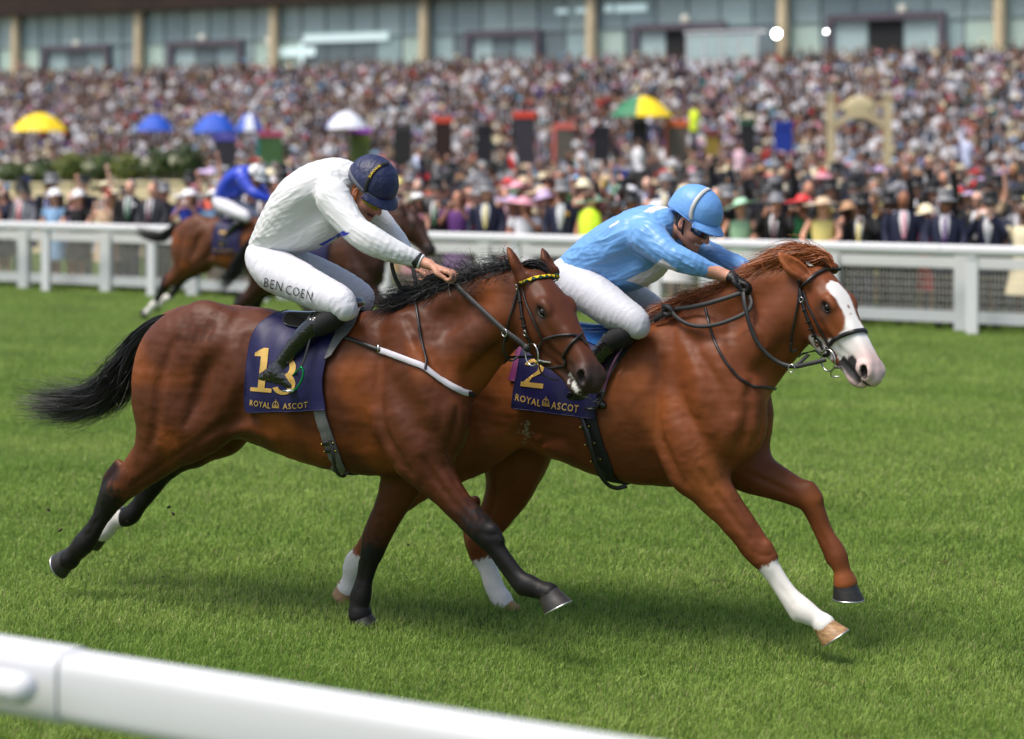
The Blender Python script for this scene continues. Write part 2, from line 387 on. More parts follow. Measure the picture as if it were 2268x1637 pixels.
def horse_field(fr, D):
    f = Field(); meta = {'legs': []}
    st = []
    for px, t, b, hw, ex in D['torso']:
        q = fr.at(px, t, 0); q2 = fr.at(px, b, 0); st.append((q[0], q[2], q2[2], hw, ex, .52))
    f.loft((0, 0, 0), np.eye(3), st, k=.05)
    for rows, k in D.get('mass', []):
        P, R, F = pts_local(fr, rows); f.chain(P, R, k=k, flat=F)
    for rows in D['legs']:
        P, R, F = pts_local(fr, [r[:5] for r in rows['p']]); f.chain(P, R, k=rows.get('k', .06), flat=F, n=6)
        S = spline(np.column_stack([P, R]), 6); cv = np.array([r[5] for r in rows['p']], float); ci = np.linspace(0, len(cv)-1, len(S))
        c = np.interp(ci, np.arange(len(cv)), cv); j = np.floor(ci).astype(int).clip(0, len(cv)-2)
        sw = cv[j]*cv[j+1] < 0; c[sw] = np.where(ci[sw]-j[sw] > .5, cv[j+1][sw], cv[j][sw]); meta['legs'].append((np.column_stack([S, c]), rows))
    for rows, k in D.get('bump', []):
        P, R, F = pts_local(fr, rows); f.chain(P, R, k=k, flat=F)
    if D.get('strokes') and RES > .3: strokes(f, fr, D)
    o = fr.at(*D['poll']); M = head_axes(*D['head']); s = D.get('hs', 1.0); meta['o'] = o; meta['M'] = M; meta['s'] = s
    P, R, F = pts_local(fr, D['neck']); f.chain(P, R, k=.09, flat=F)
    head_field(f, o, M, s)
    for rows, k in D.get('neckbump', []):
        P, R, F = pts_local(fr, rows); f.chain(P, R, k=k, flat=F)
    for rows, k in D.get('neckgroove', []):
        P, R, F = pts_local(fr, rows); f.chain(P, R, k=k, flat=F, sub=True)
    for (bx, by, bw), (tx, ty, tw), rad, face in D['ears']:
        B = fr.at(bx, by, bw); T = fr.at(tx, ty, tw); ax = np.array(face, float); ax /= np.linalg.norm(ax); d = T-B
        md = B + d*.45; P = np.array([B - d*.12, B + d*.08, md, B + d*.78, T])
        f.chain(P, np.array([.03, .029, .033, .02, .004])*rad, k=.02, flat=[1.1, 1.3, 2.0, 2.2, 1.6], axis=ax, n=5)
        f.chain(P[1:] + ax*.016*rad, np.array([.012, .018, .010, .001])*rad, k=.008, flat=1.2, axis=ax, n=5, sub=True)
    return f, meta
def strokes(f, fr, D):
    """muscle lines and veins: grooves and ridges traced on the skin"""
    P, Q = f.mesh(.014, 2); N = vnormals(P, Q); bv = BVHTree.FromPolygons(P.tolist(), Q.tolist()); c = Vector(fr.cam())
    for kind, r, k, path in D['strokes']:
        C_ = []
        for p in path:
            d = Vector(fr.loc(ray(*p)+np.array([0, 0, CAMH])))-c; d.normalize(); h, n, i, t = bv.ray_cast(c, d)
            if h is None: h, n, i, t = bv.find_nearest(c+d*9.6)
            m = N[Q[i]].mean(0); m /= np.linalg.norm(m); rr = r*fr.mpp(np.array(h)); C_.append(np.array(h) + m*rr*(.45 if kind == 'g' else -.62))
        R = np.full(len(C_), rr); R[0] *= .35; R[-1] *= .35
        f.chain(C_, R, k=k, n=5, sub=kind == 'g')
def headpt(meta, x, y, z): return meta['o'] + meta['M'].T @ (np.array([x, y, z])*meta['s'])
def headcoord(meta, P): return ((P - meta['o']) @ meta['M'].T)/meta['s']
def horse_color(P, meta, D):
    n = len(P); nz = fbm(P*6, 3); nf = fbm(P*34+9, 3); base = np.tile(np.array(D['coat']), (n, 1))
    base *= (1 + .20*nz[:, None] + .08*nf[:, None])
    warm = np.array(D['warm']); wv = sstep(-.05, .45, fbm(P*3.1+40, 2))[:, None]*.6; base = base*(1-wv) + warm*wv
    for S, rows in meta['legs']:
        best = np.full(n, 9.); val = np.zeros(n); t_ = np.zeros(n)
        box = ((P > S[:, :3].min(0)-.12) & (P < S[:, :3].max(0)+.12)).all(1); ii = np.nonzero(box)[0]
        for i in range(len(S)-1):
            a, b = S[i, :3], S[i+1, :3]; d = b-a; q = P[ii]-a; t = np.clip(q@d/(d@d+1e-12), 0, 1)
            dist = np.linalg.norm(q-t[:, None]*d, axis=1); r = S[i, 3]*(1-t)+S[i+1, 3]*t; rel = dist/r
            u = rel < best[ii]; k = ii[u]; best[k] = rel[u]
            vv = np.where(t > .5, S[i+1, 4], S[i, 4]) if S[i, 4] > 0 and S[i+1, 4] < 0 or S[i, 4]*S[i+1, 4] < 0 else S[i, 4]*(1-t)+S[i+1, 4]*t
            val[k] = vv[u]
        on = (best < 2.3) | ((best < 3.3) & (val > .6))
        v = np.where(on, val, 0); ns = .35*noise3(P*22) + .25*noise3(P*70*np.array([1, 1, .4]))
        dark = sstep(.1, .9, np.where(v > 0, v, 0) + ns*(v > .05)*(v < .95))[:, None]
        base = base*(1-dark) + np.array(D['points'])*dark
        wh = sstep(.45, .55, np.where(v < 0, -v, 0) + ns*.5*(v < -.02)*(v > -.98))[:, None]
        base = base*(1-wh) + np.array([.74, .71, .67])*wh
    h = headcoord(meta, P); inh = (h[:, 0] > -.05) & (h[:, 0] < .75) & (np.abs(h[:, 1]) < .16) & (h[:, 2] > -.3) & (h[:, 2] < .16)
    nh = .5*fbm(P*40, 3)
    dk = D['muzzle'][0]*sstep(.40, .56, h[:, 0] + .04*nh - .05*(h[:, 2] > -.02))*inh
    base = base*(1-dk[:, None]) + np.array(D['muzzle'][1])*dk[:, None]
    for sd in (1, -1):                                        # dark skin round the eye and inside the nostril
        e = np.linalg.norm((h - np.array([.222, .097*sd, .004]))/np.array([.046, .06, .036]), axis=1)
        dk = (sstep(1.15, .55, e + .15*nh)*inh*.85)[:, None]; base = base*(1-dk) + np.array([.012, .009, .008])*dk
        e = np.linalg.norm((h - np.array([.222, .092*sd, -.03]))/np.array([.075, .08, .075]), axis=1)
        dk = (sstep(1.1, .3, e + .2*nh)*inh*.55)[:, None]; base = base*(1-dk) + np.array([.03, .02, .015])*dk
    if D.get('blaze'):
        wl_ = np.interp(h[:, 0], [.09, .12, .18, .25, .31, .36, .42, .46, .7], [-.02, .040, .056, .047, .038, .048, .075, .14, .25])
        yy = h[:, 1] + .012 + .006*np.sin(h[:, 0]*20)
        white = sstep(.008, -.004, np.abs(yy) - wl_ + .010*nh)*inh*((h[:, 2] > -.14) | (h[:, 0] > .47))*(h[:, 0] > .09)
        spots = sstep(.008, .004, np.abs(np.hypot((h[:, 0]-.26)/1.4, h[:, 1]+.0)) - .002) + sstep(.007, .003, np.hypot(h[:, 0]-.30, h[:, 1]+.012))
        white *= (1 - .8*np.clip(spots, 0, 1))
        e1 = np.hypot((h[:, 0]-.30)/.045, (h[:, 2]+.19)/.045); e2 = np.hypot((h[:, 0]-.365)/.05, (h[:, 2]+.18)/.03)
        jaw = sstep(1.15, .85, np.minimum(e1, e2) + .5*nh)*inh*(h[:, 2] < -.1)*sstep(.7, .95, np.maximum(e1, .0) + .4*nh + .3)
        white = np.maximum(white, jaw*.8)[:, None]
        pink = sstep(.42, .56, h[:, 0] + .03*nh)[:, None]
        wc = np.array([.78, .75, .72])*(1-pink) + np.array([.62, .46, .43])*pink
        base = base*(1-white) + wc*white
        g = sstep(.022, -.004, np.abs(h[:, 2]+.110 - .25*(h[:, 0]-.53)) - .026 - .012*nh)*(h[:, 0] > .445)*(h[:, 0] < .60+.02*nh)*inh
        g = np.maximum(g, sstep(1.2, .8, np.hypot((h[:, 0]-.505)/.035, (h[:, 2]+.080)/.04) + .5*nh)*inh)
        g = np.maximum(g, sstep(1.2, .8, np.hypot((h[:, 0]-.63)/.02, (h[:, 2]+.08)/.014) + .4*nh)*inh)[:, None]
        base = base*(1-g) + np.array([.035, .033, .036])*g
    if D.get('foam'):
        e = np.abs(h[:, 2]+.112 + .02*(h[:, 0]-.53)/.1)
        fm = sstep(.1, .35, fbm(P*55, 3) + .35 - e*22)*(h[:, 0] > .50)*(h[:, 0] < .625)*inh*.85
        base = base*(1-fm[:, None]) + np.array([.66, .66, .6])*fm[:, None]
    for sd in (1, -1):
        q = (h - np.array([.590, .070*sd, -.034])) @ (head_tilt(np.eye(3), sd)).T
        e = np.linalg.norm(q/np.array([.037, .038, .0235]), axis=1); dk = sstep(1.1, .9, e)[:, None]*(inh & (np.abs(h[:, 1]) < .067))[:, None]
        base = base*(1-dk) + np.array([.02, .014, .014])*dk
    if D.get('marks'): base = base*D['marks'](P)[:, None]
    if D.get('patch'): k = D['patch'](P)[:, None]; base = base*(1-k) + np.array([.42, .40, .34])*k
    return np.clip(base, .004, .9)
def hoof(parent, cor, sole, rad, toe, M_, shoe=True):
    """hoof from coronet centre to sole centre, toe = forward direction"""
    ax = sole-cor; ln = np.linalg.norm(ax); ax /= ln; t = toe - ax*(toe@ax); t /= np.linalg.norm(t); s = np.cross(ax, t); k = 22
    a = np.arange(k)/k*2*math.pi; R = []
    for z, e, sh, tl in ((-.10, .92, 0, 0), (0, 1.0, .0, 0), (.06, 1.04, .0, 0), (.12, 1.03, .03, 0), (.5, 1.20, .12, 0), (.93, 1.38, .26, .04), (1.0, 1.39, .28, .05)):
        ca, sa = np.cos(a), np.sin(a)
        R.append(cor + ax*ln*z + t*rad*sh + (ca*e*rad*1.03)[:, None]*t + (sa*e*rad*.92)[:, None]*s - ax*(ln*.28*(1-min(z, 1))*(ca < 9)*(1-ca))[:, None]*.35)
    o = MB().rings(np.array(R)).build('hoof', M_, parent)
    if shoe:
        b = R[-1]; c = b.mean(0); o2 = []
        for q, d in ((1.02, .0), (1.03, .006), (.80, .007), (.80, .0)): o2.append(c + (b-c)*q + ax*d)
        o2 = np.array(o2).transpose(1, 0, 2); MB().rings(o2, closed=True).build('horseshoe', mat('shoe', (.62, .62, .62), .35, 1.0), o)
    return o
def strands(name, roots, dirs, length, m, parent, width=.0012, K=10, grav=.25, curl=.02, seed=1, bend=None, wave=2.2):
    """hair: thin three-sided tapered strands from roots along dirs"""
    r = np.random.default_rng(seed); n = len(roots); P = np.zeros((n, K, 3)); P[:, 0] = roots; d = dirs/np.linalg.norm(dirs, axis=1)[:, None]
    L = np.broadcast_to(np.asarray(length, float), (n,)); ph = r.normal(size=(n, 3))*2; side = r.normal(size=(n, 3))
    for i in range(1, K):
        t = i/(K-1)
        dd = d + np.array([0, 0, -grav])*t + (bend*t if bend is not None else 0) + side*curl*np.sin(wave*t*3 + ph)*t*4
        dd /= np.linalg.norm(dd, axis=1)[:, None]; P[:, i] = P[:, i-1] + dd*(L/(K-1))[:, None]
    return hair_mesh(name, P, m, parent, width)
def hair_mesh(name, P, m, parent, width=.0012):
    n, K, _ = P.shape; T = np.gradient(P, axis=1); T /= np.linalg.norm(T, axis=2)[..., None] + 1e-9
    A = np.cross(T, [.31, .77, .55]); A /= np.linalg.norm(A, axis=2)[..., None] + 1e-9; B = np.cross(T, A)
    w = width*np.minimum(1, np.linspace(1.05, .12, K)*1.6)[None, :, None]; ph = np.random.default_rng(n+5).uniform(0, math.pi, (n, 1, 1)); D_ = np.cos(ph)*A + np.sin(ph)*B; V = np.stack([P + w*D_, P - w*D_], 2)
    I = np.arange(n*K*2).reshape(n, K, 2); Q = np.stack([I[:, :-1, 0], I[:, :-1, 1], I[:, 1:, 1], I[:, 1:, 0]], -1).reshape(-1, 4)
    jit = np.random.default_rng(n).normal(0, 1, n); lk = np.random.default_rng(n+1).uniform(.65, 1.35, 40)[(np.arange(n)*40//max(n, 1)) % 40]
    k = np.clip(lk*(1+.2*jit), .4, 1.9); cc = np.repeat(k[:, None], K*2, 1).reshape(-1, 1)*np.ones((1, 3)); root_ = np.tile(np.repeat(np.linspace(.75, 1.15, K), 2), n)[:, None]
    return mesh_np(name, V.reshape(-1, 3), Q, m, parent, cc*root_)
BAY = dict(
    torso=[(333, 790, 860, .03, 2.1), (342, 735, 900, .13, 2.1), (372, 703, 940, .205, 2.2), (430, 688, 965, .245, 2.3), (490, 679, 972, .255, 2.3), (550, 679, 974, .25, 2.2),
           (610, 690, 996, .262, 2.1), (670, 700, 1018, .28, 2.1), (730, 703, 1036, .285, 2.2), (790, 694, 1048, .27, 2.2), (845, 682, 1053, .24, 2.1),
           (890, 681, 1054, .215, 2.1), (930, 700, 1046, .20, 2.1), (965, 745, 1018, .185, 2.1), (995, 800, 980, .14, 2.1), (1012, 850, 940, .04, 2)],
    mass=[([(455, 745, .13, 80, 1.5), (400, 800, .14, 105, 1.5), (385, 880, .15, 104, 1.45), (380, 930, .15, 88, 1.4)], .06),
          ([(540, 800, .14, 70, 1.6), (515, 870, .15, 75, 1.6), (470, 930, .16, 62, 1.4), (420, 965, .16, 58, 1.3)], .05),
          ([(455, 745, -.13, 80, 1.5), (400, 800, -.14, 105, 1.5), (420, 900, -.15, 90, 1.4), (490, 940, -.15, 70, 1.3)], .06),
          ([(905, 745, .13, 60, 1.9), (930, 830, .16, 78, 1.8), (955, 910, .17, 70, 1.6)], .05),
          ([(835, 840, .16, 55, 1.7), (880, 930, .175, 66, 1.6), (925, 1000, .17, 60, 1.4)], .04),
          ([(985, 850, .11, 55, 1.2), (985, 930, .12, 62, 1.2), (960, 985, .13, 55, 1.2)], .04),
          ([(905, 760, -.12, 60, 1.8), (960, 860, -.15, 75, 1.6), (975, 960, -.13, 62, 1.3)], .05)],
    legs=[dict(n='fore_near', p=[(925, 990, .17, 64, 1.35, 0), (948, 1034, .16, 56, 1.3, 0), (996, 1096, .15, 38, 1.2, 0), (1030, 1135, .14, 33, 1.15, .55), (1076, 1183, .13, 31, 1.15, .98), (1100, 1216, .13, 21, 1.15, 1), (1134, 1262, .13, 19, 1.3, 1), (1154, 1286, .13, 21, 1.2, 1), (1171, 1297, .13, 24.5, 1.15, 1), (1196, 1307, .13, 21, 1.1, 1), (1216, 1314, .13, 24, 1, 1)],
               hoof=((1214, 1312, .13), (1231, 1347, .13), .054, (1, -.1, -.1)), k=.06),
          dict(n='fore_far', p=[(905, 1015, -.12, 60, 1.35, 0), (888, 1070, -.12, 48, 1.25, 0), (866, 1120, -.12, 38, 1.2, 0), (838, 1178, -.12, 33, 1.15, .45), (826, 1218, -.12, 27, 1.1, 1), (818, 1246, -.12, 21, 1.15, 1), (809, 1282, -.12, 18, 1.3, 1), (801, 1318, -.12, 22, 1.1, 1), (796, 1342, -.12, 22, 1, 1), (797, 1360, -.12, 27, 1, 1)],
               hoof=((797, 1357, -.12), (803, 1386, -.12), .055, (1, 0, 0)), k=.06),
          dict(n='hind_near', p=[(400, 925, .16, 85, 1.35, 0), (362, 985, .16, 62, 1.3, 0), (318, 1035, .16, 44, 1.2, .1), (282, 1068, .16, 35, 1.1, .5), (254, 1096, .155, 31, 1.15, .9), (238, 1122, .15, 24, 1.2, 1), (216, 1160, .15, 20, 1.3, 1), (200, 1184, .15, 22, 1.2, 1), (187, 1203, .15, 25, 1.1, 1), (168, 1222, .15, 21, 1.05, 1), (152, 1238, .15, 24, 1, 1)],
               hoof=((156, 1233, .15), (130, 1249, .15), .052, (-.1, 0, -1)), k=.06),
          dict(n='hind_far', p=[(500, 930, -.14, 62, 1.35, 0), (440, 985, -.14, 46, 1.25, .3), (385, 1018, -.14, 34, 1.1, .8), (350, 1052, -.14, 30, 1.15, 1), (334, 1082, -.14, 23, 1.2, 1), (308, 1118, -.14, 20, 1.3, 1), (287, 1142, -.14, 23, 1.1, 1), (268, 1146, -.14, 23, 1.1, -1), (248, 1160, -.14, 19, 1.05, -1), (228, 1178, -.14, 22, 1, -1)],
               hoof=((232, 1174, -.14), (205, 1190, -.14), .05, (-.3, 0, -1)), k=.05)],
    bump=[([(262, 1030, .16, 13, 1.2), (243, 1062, .16, 15, 1.2), (236, 1090, .155, 15, 1.2), (222, 1125, .15, 11, 1.2)], .03),      # point of hock and tendon
          ([(372, 1022, -.14, 10, 1.2), (330, 1062, -.14, 15, 1.2), (318, 1090, -.14, 11, 1.2)], .025),
          ([(1092, 1214, .13, 13, 1.2), (1121, 1264, .13, 11, 1.3), (1155, 1304, .13, 15, 1.2)], .02),
          ([(806, 1246, -.12, 12, 1.2), (797, 1286, -.12, 10, 1.3), (789, 1320, -.12, 14, 1.2)], .02),
          ([(1090, 1176, .14, 17, 1.2), (1106, 1196, .135, 13, 1.2)], .02),
          ([(980, 1060, .17, 24, 1.2), (1018, 1112, .155, 18, 1.2)], .03),
          ([(610, 952, .21, 26, 2), (560, 940, .20, 20, 2), (520, 945, .19, 16, 1.5)], .03)],
    strokes=[('g', 8, .045, [(900, 705), (935, 765), (980, 835), (1005, 885)]), ('g', 10, .05, [(848, 770), (836, 850), (848, 940), (878, 1010), (905, 1045)]), ('g', 6, .03, [(1012, 905), (1003, 955), (990, 1000)]),
             ('g', 5, .02, [(932, 1010), (963, 1060), (1003, 1112), (1045, 1158)]), ('g', 4, .018, [(985, 1030), (1012, 1075), (1045, 1120)]), ('g', 8, .05, [(385, 755), (352, 850), (345, 930), (332, 985)]), ('g', 15, .08, [(545, 755), (552, 840), (535, 900), (505, 940)]),
             ('g', 5, .02, [(420, 988), (370, 1022), (325, 1054), (292, 1077)]), ('g', 7, .035, [(570, 925), (520, 932), (480, 948), (440, 978)]), ('g', 8, .05, [(470, 725), (462, 800), (440, 880), (410, 940)]),
             ('g', 3.5, .012, [(1092, 1226), (1118, 1262), (1142, 1292)]), ('g', 3.5, .012, [(810, 1252), (803, 1285), (797, 1310)]), ('g', 3.5, .012, [(228, 1130), (206, 1166), (192, 1190)]), ('g', 3, .012, [(1062, 1178), (1085, 1186), (1104, 1184)]),
             ('b', 30, .05, [(868, 850), (890, 930), (928, 1000)]), ('b', 22, .04, [(1000, 895), (985, 960)]), ('b', 9, .03, [(893, 725), (928, 800), (965, 872)]), ('b', 20, .05, [(905, 760), (930, 850), (955, 920)]), ('b', 26, .06, [(505, 700), (480, 760), (440, 800)]),
             ('b', 2.4, .006, [(955, 1028), (985, 1062), (1028, 1104)]), ('b', 3, .008, [(640, 975), (715, 1008), (790, 1026), (840, 1030)]), ('b', 2.5, .006, [(332, 1018), (372, 1000), (425, 972)]), ('b', 2.4, .006, [(912, 930), (940, 965), (975, 985), (1000, 1040)]), ('b', 2.2, .006, [(930, 860), (955, 905), (960, 950)])],
    neck=[(940, 800, 0, 118, 1.5), (985, 785, 0, 118, 1.75), (1035, 745, .0, 103, 1.9), (1085, 705, .01, 92, 1.85), (1130, 680, .02, 83, 1.7), (1168, 668, .02, 66, 1.5)],
    neckbump=[([(930, 700, .06, 34, 1.2), (1000, 668, .06, 32, 1.2), (1080, 636, .06, 28, 1.2), (1150, 618, .05, 22, 1.2)], .05),
              ([(985, 800, .13, 40, 1.8), (1050, 750, .12, 40, 1.8), (1110, 700, .1, 34, 1.8)], .05)],
    neckgroove=[([(930, 745, .235, 10, .8), (985, 722, .215, 10, .8), (1060, 672, .19, 9, .8)], .06)],
    poll=(1181, 612, .035), head=(20, 44.5), hs=0.99,
    ears=[((1157, 612, .10), (1123, 548, .11), 1.35, (1, .2, .3)), ((1219, 597, -.05), (1200, 551, -.06), 1.3, (1, .1, .3))],
    coat=lin(84, 44, 23), warm=lin(150, 80, 33), points=(.010, .009, .009), muzzle=(.88, (.030, .022, .020)), foam=True)
CHESTNUT = dict(
    torso=[(968, 800, 880, .03, 2.1), (977, 750, 920, .13, 2.1), (1010, 722, 950, .205, 2.2), (1070, 708, 975, .245, 2.3), (1130, 702, 985, .255, 2.3), (1190, 706, 1000, .25, 2.2),
           (1250, 722, 1022, .262, 2.1), (1310, 738, 1045, .28, 2.1), (1370, 738, 1062, .285, 2.2), (1430, 722, 1072, .27, 2.2), (1485, 702, 1078, .245, 2.1),
           (1535, 696, 1080, .22, 2.1), (1575, 715, 1070, .21, 2.1), (1620, 760, 1045, .20, 2.1), (1655, 815, 1010, .17, 2.1), (1680, 880, 960, .05, 2)],
    mass=[([(1105, 770, .13, 82, 1.5), (1060, 830, .14, 105, 1.5), (1050, 900, .15, 100, 1.45), (1040, 960, .15, 85, 1.35)], .06),
          ([(1170, 840, .14, 70, 1.6), (1140, 900, .15, 70, 1.6), (1090, 960, .15, 62, 1.4)], .05),
          ([(1105, 770, -.13, 82, 1.5), (1080, 850, -.14, 105, 1.5), (1110, 930, -.15, 92, 1.4), (1140, 990, -.15, 78, 1.3)], .06),
          ([(1560, 760, .13, 62, 1.9), (1580, 850, .16, 80, 1.8), (1600, 935, .17, 74, 1.6)], .05),
          ([(1470, 870, .16, 58, 1.7), (1505, 960, .175, 68, 1.6), (1535, 1030, .17, 62, 1.4)], .04),
          ([(1640, 870, .11, 58, 1.2), (1640, 950, .11, 58, 1.2), (1608, 995, .11, 48, 1.2)], .04),
          ([(1580, 790, -.12, 62, 1.8), (1640, 890, -.15, 72, 1.5), (1640, 985, -.13, 66, 1.3)], .05)],
    legs=[dict(n='fore_near', p=[(1535, 1010, .17, 68, 1.35, 0), (1556, 1056, .16, 58, 1.3, 0), (1600, 1115, .15, 43, 1.2, 0), (1640, 1165, .14, 37, 1.15, 0), (1680, 1220, .13, 32, 1.15, 0), (1700, 1250, .13, 25, 1.15, -.5), (1722, 1280, .13, 20, 1.3, -1), (1748, 1318, .13, 21, 1.25, -1), (1780, 1352, .13, 26, 1.15, -1), (1808, 1370, .13, 21, 1.1, -1), (1826, 1384, .13, 25, 1, -1)],
               hoof=((1826, 1386, .13), (1846, 1416, .13), .056, (1, -.1, -.2)), k=.06, light=True),
          dict(n='fore_far', p=[(1620, 1000, -.12, 66, 1.35, 0), (1650, 1035, -.12, 54, 1.25, 0), (1705, 1062, -.12, 42, 1.2, 0), (1752, 1084, -.12, 34, 1.15, 0), (1789, 1102, -.12, 31, 1.15, 0), (1806, 1132, -.12, 23, 1.15, 0), (1828, 1182, -.12, 19, 1.3, 0), (1846, 1214, -.12, 22, 1.2, 0), (1856, 1236, -.12, 24, 1.1, 0), (1866, 1264, -.12, 20, 1.05, 0), (1872, 1290, -.12, 26, 1, 0)],
               hoof=((1872, 1289, -.12), (1873, 1326, -.12), .056, (1, 0, -.45)), k=.06),
          dict(n='hind_near', p=[(1050, 960, .15, 80, 1.35, 0), (1000, 1015, .15, 58, 1.3, 0), (950, 1056, .15, 42, 1.2, 0), (895, 1098, .15, 33, 1.1, 0), (862, 1130, .15, 30, 1.15, 0), (838, 1165, .15, 23, 1.2, 0), (806, 1216, .15, 20, 1.3, -.2), (785, 1248, .15, 25, 1.1, -1), (776, 1280, .15, 19, 1.05, -1), (768, 1304, .15, 22, 1, -1)],
               hoof=((769, 1300, .15), (757, 1324, .15), .052, (.3, 0, -1)), k=.06),
          dict(n='hind_far', p=[(1150, 960, -.15, 88, 1.35, 0), (1140, 1025, -.15, 72, 1.3, 0), (1124, 1090, -.15, 51, 1.2, 0), (1092, 1150, -.15, 37, 1.1, 0), (1068, 1190, -.15, 34, 1.15, 0), (1068, 1222, -.15, 27, 1.2, -.25), (1082, 1264, -.15, 22, 1.3, -1), (1097, 1304, -.15, 22, 1.15, -1), (1110, 1328, -.15, 24, 1.1, -1), (1118, 1342, -.15, 22, 1, -1)],
               hoof=((1118, 1338, -.15), (1128, 1362, -.15), .052, (1, 0, -.1)), k=.05)],
    bump=[([(1052, 1110, -.15, 12, 1.2), (1040, 1160, -.15, 15, 1.2), (1042, 1196, -.15, 15, 1.2), (1056, 1240, -.15, 12, 1.2)], .03),
          ([(1694, 1252, .13, 14, 1.2), (1722, 1300, .13, 11, 1.3), (1765, 1362, .13, 16, 1.2)], .02),
          ([(1792, 1126, -.12, 12, 1.2), (1815, 1184, -.12, 10, 1.3), (1842, 1238, -.12, 14, 1.2)], .02),
          ([(1792, 1082, -.11, 17, 1.2), (1806, 1104, -.11, 15, 1.2)], .02),
          ([(1696, 1212, .14, 17, 1.2), (1710, 1232, .135, 13, 1.2)], .02),
          ([(1590, 1085, .17, 26, 1.2), (1625, 1130, .155, 20, 1.2)], .03),
          ([(1250, 985, .21, 26, 2), (1200, 975, .20, 20, 2)], .03)],
    strokes=[('g', 8, .045, [(1518, 735), (1556, 795), (1598, 865), (1622, 912)]), ('g', 10, .05, [(1464, 800), (1454, 880), (1464, 970), (1492, 1040), (1512, 1070)]), ('g', 9, .035, [(1662, 850), (1650, 930), (1634, 990), (1614, 1030)]), ('g', 6, .03, [(1690, 905), (1684, 955), (1665, 990)]),
             ('g', 5, .02, [(1543, 1030), (1578, 1085), (1620, 1142), (1660, 1195)]), ('g', 4, .018, [(1600, 1055), (1628, 1102), (1660, 1150)]), ('g', 5, .025, [(1655, 1048), (1708, 1072), (1755, 1094)]), ('g', 7, .035, [(1250, 970), (1215, 975), (1185, 985)]),
             ('g', 3.5, .012, [(1706, 1272), (1732, 1306), (1758, 1340)]), ('g', 3.5, .012, [(1800, 1140), (1820, 1188), (1842, 1222)]), ('g', 3.5, .012, [(1070, 1240), (1085, 1282), (1098, 1310)]), ('g', 5, .02, [(1098, 1060), (1096, 1110), (1080, 1160)]), ('g', 3, .012, [(1668, 1222), (1690, 1232), (1710, 1228)]),
             ('b', 30, .05, [(1482, 880), (1505, 960), (1542, 1026)]), ('b', 24, .04, [(1652, 895), (1636, 955)]), ('b', 20, .04, [(1680, 900), (1672, 950)]), ('b', 9, .03, [(1508, 755), (1543, 825), (1580, 900)]), ('b', 20, .05, [(1520, 790), (1548, 880), (1572, 950)]),
             ('b', 2.4, .006, [(1566, 1020), (1598, 1062), (1632, 1108)]), ('b', 2.4, .006, [(1496, 1008), (1532, 1044), (1556, 1092)]), ('b', 3, .008, [(1280, 1005), (1360, 1045), (1440, 1062)]), ('b', 2.2, .006, [(1530, 890), (1560, 930), (1565, 980)]), ('b', 2.4, .006, [(1128, 1060), (1112, 1110), (1082, 1150)])],
    neck=[(1560, 815, 0, 122, 1.5), (1605, 800, 0, 122, 1.75), (1650, 760, .0, 112, 1.9), (1700, 715, .01, 100, 1.85), (1748, 682, .02, 88, 1.7), (1790, 665, .02, 70, 1.5)],
    neckbump=[([(1540, 712, .06, 36, 1.2), (1610, 670, .06, 36, 1.2), (1690, 628, .06, 32, 1.2), (1760, 605, .05, 24, 1.2)], .05),
              ([(1610, 810, .13, 42, 1.8), (1670, 760, .12, 42, 1.8), (1720, 705, .1, 36, 1.8)], .05)],
    neckgroove=[([(1545, 755, .235, 10, .8), (1600, 735, .215, 11, .8), (1680, 675, .19, 10, .8)], .06)],
    poll=(1808, 602, .035), head=(22, 49), hs=0.93,
    ears=[((1790, 618, .10), (1722, 560, .14), 1.45, (.2, -.6, .6)), ((1838, 590, -.05), (1790, 556, -.06), 1.0, (.2, .6, .6))],
    coat=lin(110, 59, 31), warm=lin(158, 90, 45), points=lin(114, 65, 35), muzzle=(0, (.03, .03, .03)), blaze=True)
def flesh(P, Q, meta):
    N = vnormals(P, Q); h = headcoord(meta, P); inh = sstep(.02, .10, h[:, 0])*(np.abs(h[:, 1]) < .2)
    a = fbm(P*np.array([9, 9, 5.5])+3, 3)*.0075 + fbm(P*np.array([5, 7, 22])+30, 2)*.0026
    v = 1-np.abs(noise3(P*np.array([9, 9, 7])+fbm(P*14, 2)[:, None]*.5+60)); vein = sstep(.955, .995, v)*.0016*sstep(-.1, .25, noise3(P*2.3+5))
    return P + N*(a*(1-.75*inh) + vein*(1-.3*inh))[:, None]
